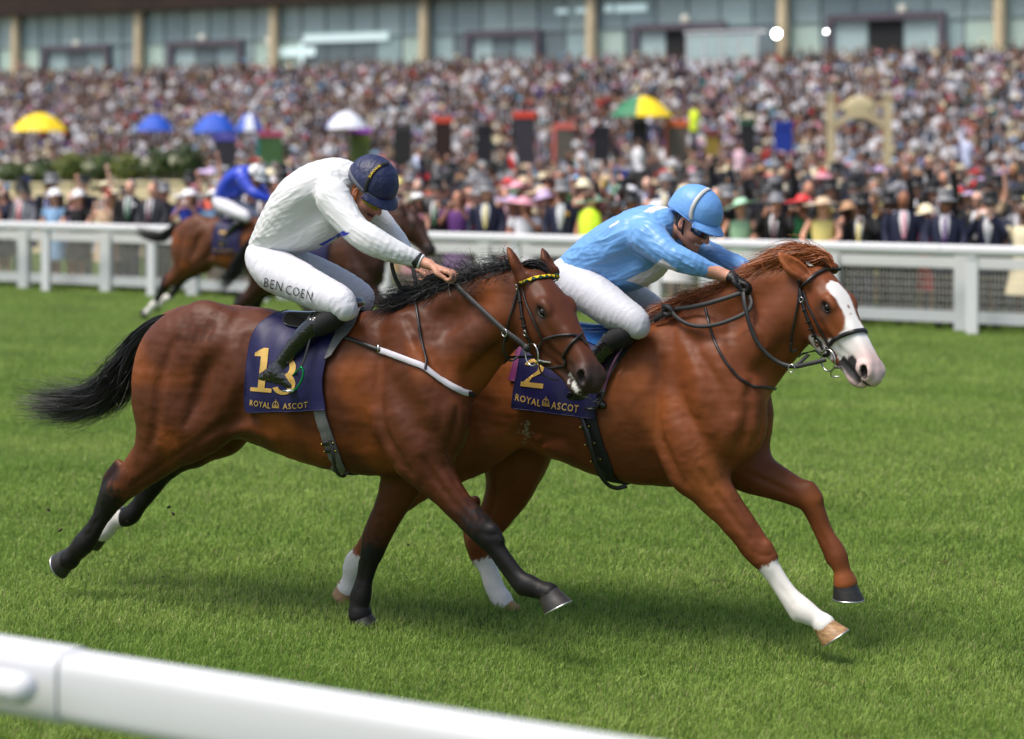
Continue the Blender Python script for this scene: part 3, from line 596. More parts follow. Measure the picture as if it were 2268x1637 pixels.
def make_horse(D, fr, field, meta, PQ, label, hoofcols, hairmat, name='horse', h0=1, mane=True, tailspec=None, maneside=-1):
    P, Q = PQ
    col = horse_color(P, meta, D); P = flesh(P, Q, meta)
    root = empty(name, label, 'horse', fr.wor(np.zeros(3)), ROTZ)
    mesh_np('body', P, Q, mat('coat', attr='Col', rough=.50, spec=.24, bump=.3, bscale=240, bdist=.002, coat=.0, coat_r=.25), root, col)
    for (S, rows), hc in zip(meta['legs'], hoofcols):
        h = rows['hoof']; hoof(root, fr.at(*h[0]), fr.at(*h[1]), h[2]*.92, np.array(h[3], float), mat('hoof_'+hc[0], hc[1], .45, noise=.8, nscale=30, stretch=(1, 1, 4), nmul=(.45, 1.4)), h0 == 1 and not (rows['n'] == 'fore_far' and not D.get('blaze')) and not (rows['n'].startswith('hind') and D.get('blaze')))
    for sd in (1, -1):
        c = headpt(meta, .222, .084*sd, .003); e = MB().ellip(c, np.array([.0215, .0175, .0175])*meta['s'], meta['M'].T, 16, 12).build('eye', mat('eye', (.008, .005, .004), .12, spec=.35), root)
        lo_ = [headpt(meta, .222+.026*math.cos(a), (.0965-.006*abs(math.cos(a)))*sd, .004+.017*math.sin(a)) for a in np.linspace(0, 2*math.pi, 20)[:-1]]
        MB().tube(lo_, .0042, 6, closed=True).build('eyelid', mat('eyelid', (.014, .010, .009), .35), e)
    return root
# ------------------------------------------------------------------ the two leading horses
def frame_from(px, py, w):
    p = ground(px, py); return Frame(p[0]-w*WX, p[1]-w*WY)
FB = frame_from(800, 1388, -.12); FCH = frame_from(1118, 1350, -.15)
FCH.o = FCH.o - np.array([WX, WY, 0])*.03
def pix(fr, P):
    w = fr.wor(P); return np.stack([CX + FOC*w[:, 0]/w[:, 1], HOR + FOC*(CAMH-w[:, 2])/w[:, 1]], -1)
def quarter_marks(P):                                        # diamonds brushed into the coat of the croup
    p = pix(FB, P); out = np.ones(len(P)); near = P[:, 1] < -.06; n = .25*noise3(P*60)
    for r, (y0, ph, a) in enumerate(((748, 0, .30), (722, 7, .16), (700, 14, .10))):
        for k in range(5): cx = 396+ph+k*17.5; d = np.abs(p[:, 0]-cx-(p[:, 1]-y0)*-.25)/8.5 + np.abs(p[:, 1]-y0)/13.5; out -= a*near*sstep(1.08, .88, d+n)
    for (x0, y0, x1, y1) in ((398, 790, 412, 822), (425, 800, 440, 835)): out -= .12*near*sstep(0, 3, np.minimum(np.minimum(p[:, 0]-x0, x1-p[:, 0]), np.minimum(p[:, 1]-y0, y1-p[:, 1]))+4*n)
    out *= 1-.85*near*sstep(24, 6, np.hypot((p[:, 0]-247), (p[:, 1]-1040)*.5)+6*n)
    return out
def lather(P):                                               # dried foam on the flank of the chestnut
    p = pix(FCH, P); near = P[:, 1] < -.1; d = np.hypot((p[:, 0]-1166)/16, (p[:, 1]-952)/26); return near*sstep(.1, .5, fbm(P*60, 3)+.45-d*.55)*.6
BAY['marks'] = quarter_marks; CHESTNUT['patch'] = lather
fieldB, metaB = horse_field(FB, BAY); fieldC, metaC = horse_field(FCH, CHESTNUT)
HH = .0088/RES
with ThreadPoolExecutor(2) as ex:
    jb = ex.submit(fieldB.mesh, HH, 3); jc = ex.submit(fieldC.mesh, HH, 3); PQB = jb.result(); PQC = jc.result()
BLACKH = ('black', (.022, .02, .018)); WHITEH = ('pale', (.38, .22, .10)); GREYH = ('grey', (.035, .03, .028))
bay = make_horse(BAY, FB, fieldB, metaB, PQB, 'bay racehorse with black legs and a yellow and green browband, nearest the camera', [GREYH, BLACKH, BLACKH, BLACKH], None)
chestnut = make_horse(CHESTNUT, FCH, fieldC, metaC, PQC, 'chestnut racehorse with a broad white blaze and white stocking, leading on the right', [WHITEH, BLACKH, WHITEH, WHITEH], None)
# ------------------------------------------------------------------ hair of the leading horses
def guide_hair(name, G, n, m, parent, seed=1, t0=(0, .25), t1=(.7, 1), width=.0013, K=14, frizz=.012, flat=1.0, power=.6, extra=None):
    """strands that follow a guide: rows of G are x, y, z, radius (or a list of such guides)"""
    r = np.random.default_rng(seed); out = []
    Gs = G if isinstance(G, list) else [G]
    for gi, g in enumerate(Gs):
        S = spline(np.asarray(g, float), 10); T = np.gradient(S[:, :3], axis=0); T /= np.linalg.norm(T, axis=1)[:, None]+1e-9
        B = np.cross(T, [0, 0, 1.]); B = np.where(np.linalg.norm(B, axis=1)[:, None] < .2, np.cross(T, [1., 0, 0]), B); B /= np.linalg.norm(B, axis=1)[:, None]; N = np.cross(B, T)
        k = n//len(Gs); a = r.uniform(0, 2*math.pi, k); q = r.uniform(0, 1, k)**power
        s0 = r.uniform(*t0, k); s1 = r.uniform(*t1, k); ph = r.normal(size=(k, 3))*3; fz = np.abs(r.normal(size=k))*frizz*(1+2*(r.random(k) > .93))
        cl = np.floor(r.random(k)*26); cph = np.random.default_rng(seed+gi).normal(size=(26, 4))     # locks
        P = np.zeros((k, K, 3)); u = np.linspace(0, 1, K)
        for i in range(K):
            t = (s0+(s1-s0)*u[i])*(len(S)-1); j = np.minimum(t.astype(int), len(S)-2); f = (t-j)[:, None]
            c = S[j]*(1-f)+S[j+1]*f; b = B[j]*(1-f)+B[j+1]*f; nn = N[j]*(1-f)+N[j+1]*f
            w = fz[:, None]*u[i]**1.4*np.stack([np.sin(ph[:, x]+u[i]*(5+x)) for x in range(3)], -1)
            lk = cph[cl.astype(int)]; lw = (lk[:, :3]*.018*u[i]**1.5 + .006*np.sin(u[i]*7+lk[:, 3:]*4)*u[i])*frizz/.012
            P[:, i] = c[:, :3] + c[:, 3:4]*q[:, None]*(np.cos(a)[:, None]*b*flat + np.sin(a)[:, None]*nn) + w + lw
        out.append(P)
    return hair_mesh(name, np.concatenate(out), m, parent, width)
def hairmat(name, col, rough):
    m = mat(name, col, rough, spec=.45); N = m.node_tree.nodes; L = m.node_tree.links; a = N.new('ShaderNodeAttribute'); a.attribute_name = 'Col'; v = N.new('ShaderNodeVectorMath'); v.operation = 'MULTIPLY'
    v.inputs[1].default_value = col; L.new(a.outputs['Color'], v.inputs[0]); L.new(v.outputs[0], N['Principled BSDF'].inputs['Base Color']); return m
HAIRB = hairmat('black_hair', (.013, .012, .013), .42); HAIRC = hairmat('chestnut_hair', lin(150, 86, 46), .42)
def G_(fr, rows):
    out = []
    for px, py, w, r in rows:
        q = fr.at(px, py, w); out.append([*q, r*fr.mpp(q)])
    return np.array(out)
guide_hair('tail', G_(FB, [(392, 700, 0, 8), (350, 722, 0, 21), (308, 766, 0, 27), (272, 826, 0, 32), (232, 872, 0, 27), (160, 894, .0, 26), (58, 886, .02, 36)]), 5600, HAIRB, bay, 5, t0=(0, .4), t1=(.55, 1.0), width=.0014, K=18, frizz=.026)
gs = []; rr = random.Random(3)
for i in range(34):                                         # mane: roots walk along the crest, hair blown back
    t = i/33; x = 905+(1168-905)*t; y = 678 + (606-678)*(1-(1-t)**1.35); up = rr.uniform(0, 1); L_ = 85+rr.uniform(-15, 30)
    gs.append(G_(FB, [(x, y+4, .03, 5), (x-L_*.25, y-5-13*up, .05, 11), (x-L_*.6, y+8-24*up, .07, 12), (x-L_, y+22-34*up+rr.uniform(-9, 9), .08, 13)]))
guide_hair('mane', gs, 2900, HAIRB, bay, 11, t0=(0, .12), t1=(.5, 1), width=.0014, K=13, frizz=.026)
guide_hair('forelock', [G_(FB, [(1150+i*6, 592-i*.6, .05-i*.012, 6), (1172+i*8, 583+i, .03-i*.012, 9), (1196+i*7, 590+i*3, .01-i*.012, 8), (1216+i*6, 606+i*3, -.012*i, 4)]) for i in range(3)], 500, HAIRB, bay, 4, t0=(0, .1), t1=(.6, 1), width=.0014, K=9, frizz=.006)
gs = []
for i in range(30):
    t = i/29; x = 1500+(1790-1500)*t; y = 690 + (590-690)*(1-(1-t)**1.3); up = rr.uniform(0, 1); L_ = 66+rr.uniform(-10, 45)
    gs.append(G_(FCH, [(x, y+5, .03, 5), (x-L_*.25, y-3-9*up, .05, 10), (x-L_*.6, y+9-14*up, .07, 11), (x-L_, y+22-16*up+rr.uniform(-9, 9), .09, 11)]))
guide_hair('mane', gs, 2400, HAIRC, chestnut, 12, t0=(0, .12), t1=(.45, 1), width=.0017, K=11, frizz=.013)
gs = [G_(FCH, [(1846-i*7, 596-abs(i-2)*1.5, .04-i*.018, 5), (1830-i*9, 570-i*1, .04-i*.016, 8), (1785-i*9, 560-i*1, .05, 10), (1718-i*12, 570+i*7, .06, 11), (1652-i*8, 592+i*8, .08, 10)]) for i in range(6)]
guide_hair('forelock', gs, 1500, HAIRC, chestnut, 9, t0=(0, .1), t1=(.4, 1), width=.0018, K=12, frizz=.016)
guide_hair('tail', G_(FCH, [(1000, 725, 0, 10), (975, 740, 0, 22), (935, 800, -.02, 26), (910, 870, -.03, 22)]), 500, HAIRC, chestnut, 6, frizz=.015)

# ------------------------------------------------------------------ jockeys
def inpoly(p, poly):
    poly = np.asarray(poly, float); c = np.zeros(len(p), bool); j = len(poly)-1
    for i in range(len(poly)):
        a, b = poly[i], poly[j]; m = ((a[1] > p[:, 1]) != (b[1] > p[:, 1])) & (p[:, 0] < (b[0]-a[0])*(p[:, 1]-a[1])/(b[1]-a[1]+1e-12)+a[0]); c ^= m; j = i
    return c
def human_head(f, o, M, s=1.0, smile=False):
    X = lambda x, y, z: o + M.T @ (np.array([x, y, z])*s)
    f.ell(X(-.005, 0, .03), np.array([.098, .076, .092])*s, M, k=.03)
    f.ell(X(.042, 0, -.035), np.array([.058, .060, .078])*s, M, k=.04)
    f.chain([X(-.005, .052, -.05), X(.03, .045, -.085), X(.082, .012, -.108), X(.082, -.012, -.108), X(.03, -.045, -.085), X(-.005, -.052, -.05)], [.02*s, .02*s, .02*s, .02*s, .02*s, .02*s], k=.03)
    f.chain([X(.092, 0, .005), X(.105, 0, -.018), X(.122, 0, -.043)], [.010*s, .011*s, .0135*s], k=.014)
    for sd in (1, -1):
        f.ell(X(.108, .013*sd, -.047), np.array([.012, .010, .009])*s, M, k=.01)
        f.ell(X(.062, .040*sd, -.045), np.array([.028, .022, .026])*s, M, k=.02)
        f.ell(X(.084, .032*sd, -.004), np.array([.016, .020, .014])*s, M, k=.012, sub=True)
        f.ell(X(-.008, .077*sd, -.02), np.array([.019, .010, .031])*s, M, k=.012)
        f.ell(X(-.002, .087*sd, -.018), np.array([.009, .007, .017])*s, M, k=.008, sub=True)
    f.chain([X(.090, .026, -.070), X(.103, 0, -.069), X(.090, -.026, -.070)], [.007*s, .008*s, .007*s], k=.01)
    f.chain([X(.084, .024, -.088), X(.098, 0, -.086), X(.084, -.024, -.088)], [.007*s, .009*s, .007*s], k=.01)
    f.chain([X(.086, .034, -.074), X(.112, 0, -.080), X(.086, -.034, -.074)], [.005*s, .0055*s if not smile else .009*s, .005*s], k=.006, sub=True)
    return X
def fist(f, fr, wrist, palm, knuckle, curl, spread=.019, r=.011, s=1.0, thumb=1):
    """hand from wrist to knuckles with four curled fingers and a thumb; all points local"""
    wrist, palm, knuckle, curl = [np.asarray(q, float) for q in (wrist, palm, knuckle, curl)]
    fw = knuckle-palm; fw /= np.linalg.norm(fw); dn = curl-knuckle; dn -= fw*(dn@fw); dn /= np.linalg.norm(dn); sd = np.cross(dn, fw)
    f.chain([wrist, palm*.5+wrist*.5, palm, knuckle-fw*.012], [.024*s, .026*s, .030*s, .026*s], k=.015, flat=[1.2, 1.4, 1.75, 1.9], axis=dn)
    for i in range(4):
        o = (i-1.5)*spread*s; ln = [.92, 1.05, 1.0, .8][i]*s; b = knuckle + sd*o - fw*(.006 if i in (0, 3) else 0)
        P = [b - fw*.02, b, b + fw*.020*ln + dn*.012*ln, b + fw*.016*ln + dn*.036*ln, b - fw*.006*ln + dn*.046*ln, b - fw*.022*ln + dn*.038*ln]
        f.chain(P, np.array([.010, .0118, .0105, .0098, .009, .008])*s, k=.005, n=3)
    b = palm + sd*(.026*s*thumb); f.chain([b - fw*.01, b + fw*.012 + dn*.016 + sd*.010*thumb, b + fw*.038 + dn*.026 + sd*.004*thumb, b + fw*.056 + dn*.030], np.array([.014, .0125, .011, .009])*s, k=.008, n=3)
def wrinkles(P, Q, amp, sc, seed=0, st=(1, 1, 1)):
    N = vnormals(P, Q); X = P*np.array(st)*sc + seed; w = fbm(X*.5+9, 2)[:, None]
    r = 1-np.abs(noise3(X + w*1.2)*1.7); r2 = 1-np.abs(noise3(X*2.1 + w*1.5 + 33)*1.7); g = sstep(-.3, .3, noise3(P*6+seed))
    return P + N*(amp*(np.clip(r, 0, 1)**3*g + .45*np.clip(r2, 0, 1)**3 - .3))[:, None]
def wrinkle_dir(P, Q, amp, sc, dirs, mask, seed=0):
    """long folds that run along dirs[0] where mask is 0 and along dirs[1] where it is 1"""
    N = vnormals(P, Q); out = []
    for i, d in enumerate(dirs):
        d = np.array(d, float)/np.linalg.norm(d); e = np.cross(d, [0, 1, 0]); X = np.stack([P@d*.17, P@e, P[:, 1]*.8], -1)*sc + seed + 7*i
        w = fbm(P*5+seed, 2)[:, None]*.8; r = np.clip(1-np.abs(noise3(X+w)*2.0), 0, 1)**2; r2 = np.clip(1-np.abs(noise3(X*2.3+w+31)*2.0), 0, 1)**3
        out.append(r*sstep(-.25, .25, noise3(P*5+seed+i*9)) + .4*r2)
    return P + N*(amp*(out[0]*(1-mask)+out[1]*mask-.4))[:, None]
def cloth_obj(name, field, h, m, parent, amp=0, sc=14, seed=0, st=(1, 1, 1), colf=None, cut=None, smooth=2):
    P, Q = field.mesh(h/RES**.5, smooth)
    col = colf(P) if colf else None
    if callable(st): P = wrinkle_dir(P, Q, amp, sc, *st(P), seed)
    elif amp: P = wrinkles(P, Q, amp, sc, seed, st)
    return mesh_np(name, P, Q, m, parent, col)
def chain_px(f, fr, rows, k=.03, n=4, grow=1.0):
    P, R, F = pts_local(fr, rows); f.chain(P, R*grow, k=k, flat=F, n=n); return P, R
def jdir(fr, D, P):
    mk = np.zeros(len(P)); ds = []
    for rows in D['jersey'][1:3]:
        A, R, _ = pts_local(fr, rows); best = np.full(len(P), 9.)
        for i in range(len(A)-1):
            a, b = A[i], A[i+1]; d = b-a; t = np.clip((P-a)@d/(d@d), 0, 1); best = np.minimum(best, np.linalg.norm(P-a-t[:, None]*d, axis=1)-R[i]*(1-t)-R[i+1]*t)
        mk = np.maximum(mk, sstep(.03, -.005, best)); ds.append(A[-1]-A[0])
    T, _, _ = pts_local(fr, D['jersey'][0]); return [(T[-1]-T[0])*.6+np.array([.25, 0, .0]), ds[0]], mk
def jockey(fr, D, label):
    root = empty('person', label, 'person', fr.wor(np.zeros(3)), ROTZ)
    # clothes
    J = Field()
    for rows in D['jersey']: chain_px(J, fr, rows, .045)
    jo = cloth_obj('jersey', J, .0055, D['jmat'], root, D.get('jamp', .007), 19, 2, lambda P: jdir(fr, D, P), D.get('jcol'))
    Bf = Field()
    for rows in D['breeches']: chain_px(Bf, fr, rows, .04)
    bo = cloth_obj('breeches', Bf, .0055, D['bmat'], root, .0035, 17, 5, lambda P: ([(.5, 0, .8), (.5, 0, .8)], np.zeros(len(P))))
    for w, sock, boot, foot in D['legs']:
        Sf = Field(); chain_px(Sf, fr, sock, .02); cloth_obj('sock', Sf, .006, mat('sock', (.008, .008, .010), .75), root, .0015, 20)
        Bt = Field(); chain_px(Bt, fr, boot, .03); chain_px(Bt, fr, foot, .03)
        b = cloth_obj('boot', Bt, .0055, mat('patent_boot', (.006, .006, .007), .20, coat=.45, coat_r=.08, spec=.6, bump=.2, bscale=18, bdist=.01), root, .0038, 20, 7, (1, 1, 2.0))
        P, R, _ = pts_local(fr, boot[:2]); ax = P[1]-P[0]; ax /= np.linalg.norm(ax); e1 = np.cross(ax, [0, 1, 0]); e1 /= np.linalg.norm(e1); e2 = np.cross(ax, e1)
        a = np.linspace(0, 2*math.pi, 28)[:-1]; ring = lambda c, r: c + r*(np.cos(a)[:, None]*e1 + np.sin(a)[:, None]*e2/1.15)
        MB().rings([ring(P[0]-ax*.012, R[0]*1.02), ring(P[0]-ax*.014, R[0]*1.10), ring(P[0]+ax*.012, R[0]*1.10), ring(P[0]+ax*.014, R[0]*1.02)], closed=True).build('boot_top', MATS['patent_boot'], b)
    # body: one continuous figure under the clothes
    Bd = Field()
    for rows in D['jersey'][:3] + D['breeches']: chain_px(Bd, fr, rows, .03, grow=.72)
    for rows in D['arms']: chain_px(Bd, fr, rows, .02)
    hm = head_axes(*D['head']); ho = fr.at(*D['headc']); X = human_head(Bd, ho, hm, 1.0, D.get('smile'))
    nk = fr.at(*D['neckc']); Bd.chain([ho + hm.T @ np.array([-.02, 0, -.06]), (ho + hm.T @ np.array([-.035, 0, -.09]))*.5 + nk*.5, nk], [.056, .056, .07], k=.03)
    for h in D['hands']:
        a = [fr.at(*q) for q in h['p']]; fist(Bd, fr, *a, thumb=h['thumb'])
    P, Q = Bd.mesh(.0052/RES**.5, 2)
    hp = (P-ho) @ hm.T; sk = np.tile(np.array(lin(196, 142, 118)), (len(P), 1)); sk *= (1+.12*fbm(P*60, 3))[:, None]
    rd = np.exp(-((hp[:, 0]-.09)**2+(np.abs(hp[:, 1])-.04)**2+(hp[:, 2]+.045)**2)/.0012) + np.exp(-((hp[:, 0]-.12)**2+hp[:, 1]**2+(hp[:, 2]+.04)**2)/.0004) + np.exp(-((hp[:, 0]+.0)**2+(np.abs(hp[:, 1])-.085)**2+(hp[:, 2]+.02)**2)/.0006)
    sk = sk*(1-.25*rd[:, None]*np.array([.15, .8, .75]))
    st = (sstep(-.045, -.07, hp[:, 2])*(hp[:, 0] > -.02)*(hp[:, 2] > -.15)*(np.linalg.norm(hp, axis=1) < .17))[:, None]; sk = sk*(1-st*np.array([.22, .2, .14]))
    hair = ((hp[:, 0] < -.028 + .01*noise3(P*90)) & (np.linalg.norm(hp, axis=1) < .14) & (hp[:, 2] > -.055))[:, None]; sk = np.where(hair, np.array([.02, .014, .01]), sk)
    mouth = (np.abs(hp[:, 2]+.079) < .006) & (np.abs(hp[:, 1]) < .03) & (hp[:, 0] > .07) & (hp[:, 0] < .105); lips = (np.abs(hp[:, 2]+.079) < .014) & (np.abs(hp[:, 1]) < .027) & (hp[:, 0] > .08)
    sk = np.where(lips[:, None], sk*np.array([.85, .55, .55]), sk); sk = np.where(mouth[:, None], np.array([.55, .48, .40]) if D.get('smile') else np.array([.06, .02, .02]), sk)
    if D.get('glove'):
        dw = np.full(len(P), 9.)
        for h in D['hands']:
            a, b = fr.at(*h['p'][0]), fr.at(*h['p'][2]); d = b-a; t = ((P-a)@d)/(d@d); dd = np.linalg.norm(P-a-np.clip(t, 0, 1.2)[:, None]*d, axis=1); dw = np.where((t > .12) & (dd < .11), 0, dw)
        sk = np.where((dw == 0)[:, None] & (np.linalg.norm(hp, axis=1) > .2)[:, None], np.array(D['glove']), sk)
    mesh_np('body', P, Q, mat('skin', attr='Col', rough=.5, spec=.4, bump=.1, bscale=300, bdist=.001), root, np.clip(sk, 0, 1))
    # helmet with peak
    Y = lambda x, y, z: ho + hm.T @ np.array([x, y, z]); hc = np.array(D.get('hoff', (-.008, 0, .052))); rx, ry, rz = .138, .115, .122
    shell = []; a = np.arange(40)/40*2*math.pi
    for ph, e in [(-.26, .985), (-.22, 1.0), (-.12, 1.01), (0.02, 1.0), (.2, 1.0), (.42, 1.0), (.65, 1.0), (.88, 1.0), (1.1, 1.0), (1.3, 1.0), (1.47, 1.0)]:
        c, s_ = math.cos(ph)*e, math.sin(ph)
        shell.append([Y(hc[0]+rx*c*math.cos(t)*(1 if math.cos(t) > 0 else 1.02), hc[1]+ry*c*math.sin(t), hc[2]+rz*s_ + (-.030*max(0, -math.cos(t))**1.3 + .022*max(0, math.cos(t))**1.5)*max(0, min(1, (.05-ph)/.2))) for t in a])
    inner = [[Y(*( (np.array(hm @ (np.array(p)-ho)) - hc)*.90 + hc)) for p in shell[0]]]
    hb = MB().rings(np.array(inner + shell)); V, F = hb.arrays()
    hob = mesh_np('helmet', V, F, D['hmat'], root)
    sub = hob.modifiers.new('s', 'SUBSURF'); sub.levels = 2; sub.render_levels = 2
    g = []
    for i in range(7):
        v = i/6; g.append([Y(hc[0] + (rx*.955+.046*v*(1-.6*(u*u)))*math.cos(u*1.05)*1.0, (ry*1.0+.03*v)*math.sin(u*1.05)*1.0, hc[2]-.010-.014*v*v-.010*v-.014*u*u*(1-.3*v)) for u in np.linspace(-1, 1, 17)])
    g = np.array(g); th = hm.T @ np.array([0, 0, .006]); m_ = MB(); I = np.arange(7*17).reshape(7, 17)
    q = np.stack([I[:-1, :-1], I[:-1, 1:], I[1:, 1:], I[1:, :-1]], -1).reshape(-1, 4); m_.add(g.reshape(-1, 3)+th, q[:, ::-1]); m_.add(g.reshape(-1, 3), q)
    m_.tube(np.concatenate([g[:, 0], g[-1, 1:-1], g[::-1, -1]])+th*.5, .0042, 6); m_.build('peak', D['hmat'], hob)
    MB().ellip(Y(hc[0], 0, hc[2]+rz), (.010, .010, .006), hm.T).build('button', D['hmat'], hob)
    for z0, w0, mm, tilt in D['bands']:                       # bands round the helmet
        P_ = []; N_ = []
        for t in np.linspace(0, 2*math.pi, 49):
            ph = z0 + tilt*math.cos(t); c = math.cos(ph)*1.012; p = np.array([rx*c*math.cos(t), ry*c*math.sin(t), rz*math.sin(ph)*1.012]); P_.append(Y(*(hc+p))); N_.append(hm.T @ (p/np.array([rx, ry, rz])**2))
        MB().ribbon(P_, N_, w0, .002).build('helmet_band', mm, hob)
    # goggle strap over the crown side, goggles
    gl = []; 
    for t in np.linspace(-1.25, 1.25, 25):
        gl.append([Y(.018+.097*math.cos(t)*(.98 if v else 1), .083*math.sin(t), .018-.050*v+.010*v*(1-math.cos(t*1.3))) for v in (0, .5, 1)])
    gl = np.array(gl); I = np.arange(75).reshape(25, 3); q = np.stack([I[:-1, :-1], I[:-1, 1:], I[1:, 1:], I[1:, :-1]], -1).reshape(-1, 4)
    inn = (gl-ho)*.94+ho; gm = MB().add(gl.reshape(-1, 3), q).add(inn.reshape(-1, 3), q[:, ::-1])
    gm.tube(gl[:, 0], .004, 6).tube(gl[:, 2], .004, 6); go = gm.build('goggles', D['gmat'], root)
    S_ = spline(np.array(D['strap'], float), 6)
    for i in range(len(S_)):
        v = (S_[i]-hc)/np.array([rx, ry, rz]); l = np.linalg.norm(v)
        if S_[i][2] > .036 and l > 1e-6: S_[i] = hc + (S_[i]-hc)*max(1.02/l, 1)
    P_ = np.array([Y(*p) for p in S_]); N_ = (P_-Y(*hc)); MB().ribbon(P_, N_, .020, .003).build('goggle_strap', D['smat'], go)
    cs = spline(np.array([Y(-.002, -.083, .0), Y(.012, -.076, -.045), Y(.03, -.058, -.088), Y(.052, -.03, -.125), Y(.06, 0, -.132), Y(.052, .03, -.125), Y(.03, .058, -.088), Y(.012, .076, -.045), Y(-.002, .083, .0)]), 4)
    MB().ribbon(cs, cs-Y(.02, 0, -.03), .012, .003).build('chin_strap', D.get('cmat', mat('black_strap', (.012, .012, .013), .5)), hob)
    cs = spline(np.array([Y(-.035, -.082, .005), Y(-.02, -.078, -.045), Y(.012, -.074, -.055)]), 4); MB().ribbon(cs, cs-Y(0, 0, -.03), .010, .003).build('ear_strap', D.get('cmat', mat('black_strap', (.012, .012, .013), .5)), hob)
    return root, J, Bf, Y, hc, (rx, ry, rz)
WHITEB = mat('white_breeches', (.64, .64, .70), .6, noise=.25, nscale=30, bump=.2, bscale=70, bdist=.004, nmul=(.9, 1.05))
NAVY = mat('navy_silk', lin(30, 37, 74), .5, bump=.9, bscale=22, bdist=.012, stretch=(1.6, .5, 1.2))
PALEB = mat('sky_silk', lin(108, 160, 222), .42, spec=.4, bump=.7, bscale=14, bdist=.010, stretch=(1.6, .5, 1.2))
def jcol1(P):
    p = pix(FB, P); c = np.tile(np.array([.67, .68, .69]), (len(P), 1)); blue = np.array(lin(30, 50, 190))
    a = inpoly(p, [(706, 543), (742, 524), (757, 512), (775, 516), (752, 530), (745, 526), (718, 545)]) | inpoly(p, [(640, 437), (668, 408), (668, 426), (648, 441)]) & (P[:, 1] > -.05)
    c[a] = blue; return c
def jcol2(P):
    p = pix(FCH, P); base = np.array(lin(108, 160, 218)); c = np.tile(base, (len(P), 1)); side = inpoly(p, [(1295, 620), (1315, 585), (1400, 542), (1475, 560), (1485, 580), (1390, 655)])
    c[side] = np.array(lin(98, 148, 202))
    wh = np.array([.66, .65, .69]); a = inpoly(p, [(1387, 621), (1420, 604), (1440, 596), (1466, 573), (1500, 596), (1470, 622), (1424, 638), (1423, 632)]) | inpoly(p, [(1424, 470), (1442, 459), (1475, 453), (1484, 460), (1453, 466), (1448, 472)]) | inpoly(p, [(1351, 502), (1372, 489), (1371, 494), (1352, 506)])
    c[a] = wh; return c
D1 = dict(
    jersey=[[(602, 545, 0, 46, .85), (640, 492, 0, 60, .8), (686, 440, 0, 66, .76), (738, 408, 0, 57, .68), (768, 402, 0, 42, .75)],
            [(738, 440, .17, 40, 1.1), (784, 506, .2, 32, 1.05), (828, 535, .2, 31, 1.05), (878, 558, .16, 25, 1.05), (926, 577, .11, 16, 1.1)],
            [(790, 432, -.15, 36, 1), (838, 480, -.2, 25, 1), (878, 528, -.17, 20, 1), (908, 576, -.12, 15, 1)],
            [(640, 530, 0, 36, .7), (690, 518, 0, 36, .7), (735, 490, 0, 36, .65), (760, 455, 0, 30, .65)]],
    breeches=[[(590, 562, 0, 36, .6), (612, 575, 0, 42, .62)], [(590, 585, .07, 42, 1), (612, 600, .1, 48, 1), (660, 624, .17, 45, 1), (708, 648, .22, 41, 1), (750, 668, .25, 36, 1), (765, 684, .26, 28, 1)],
              [(590, 585, -.07, 40, 1), (650, 592, -.1, 42, 1), (730, 622, -.2, 39, 1), (795, 652, -.25, 30, 1), (806, 668, -.25, 24, 1)]],
    legs=[(.26, [(758, 682, .26, 19, 1), (741, 701, .26, 26.5, 1), (708, 722, .26, 23, 1)], [(703, 718, .26, 24, 1), (674, 745, .265, 23.5, 1), (650, 773, .27, 20.5, 1), (630, 801, .27, 19, 1), (618, 818, .27, 19, 1)],
           [(584, 835, .27, 13, 1), (616, 830, .275, 21.5, 1), (643, 848, .28, 17, 1), (661, 861, .285, 10, 1)]),
          (-.26, [(806, 668, -.26, 26, 1), (780, 690, -.26, 22, 1)], [(784, 688, -.26, 20, 1), (750, 720, -.26, 18, 1), (725, 770, -.27, 15, 1)], [(705, 790, -.27, 11, 1), (730, 785, -.27, 15, 1), (765, 800, -.27, 9, 1)])],
    arms=[[(742, 442, .16, 25, 1), (828, 535, .19, 18, 1), (930, 579, .11, 12.5, 1), (950, 586, .10, 12, 1)], [(790, 432, -.15, 24, 1), (838, 480, -.2, 17, 1), (878, 528, -.17, 13, 1), (912, 584, -.12, 11, 1)]],
    hands=[dict(p=[(940, 582, .105), (972, 596, .10), (1003, 604, .095), (1004, 626, .095)], thumb=1), dict(p=[(908, 580, -.12), (926, 596, -.10), (950, 606, -.08), (948, 622, -.08)], thumb=-1)],
    head=(8, 42), headc=(818, 420, .0), neckc=(768, 412, 0), jmat=mat('white_silk', attr='Col', rough=.42, spec=.4, bump=.12, bscale=40, bdist=.004), bmat=WHITEB, jcol=jcol1, jamp=.0065,
    hmat=NAVY, gmat=mat('goggle_yellow', lin(150, 140, 40), .12, coat=1, coat_r=.03), smat=mat('black_strap', (.012, .012, .013), .5), cmat=mat('tan_strap', lin(170, 100, 40), .5),
    bands=[(-.16, .022, mat('grey_band', (.10, .11, .13), .4), .0)], strap=[(.080, -.070, -.004), (.058, -.088, .022), (.038, -.10, .06), (.018, -.09, .11), (.004, -.05, .15), (0, 0, .165)])
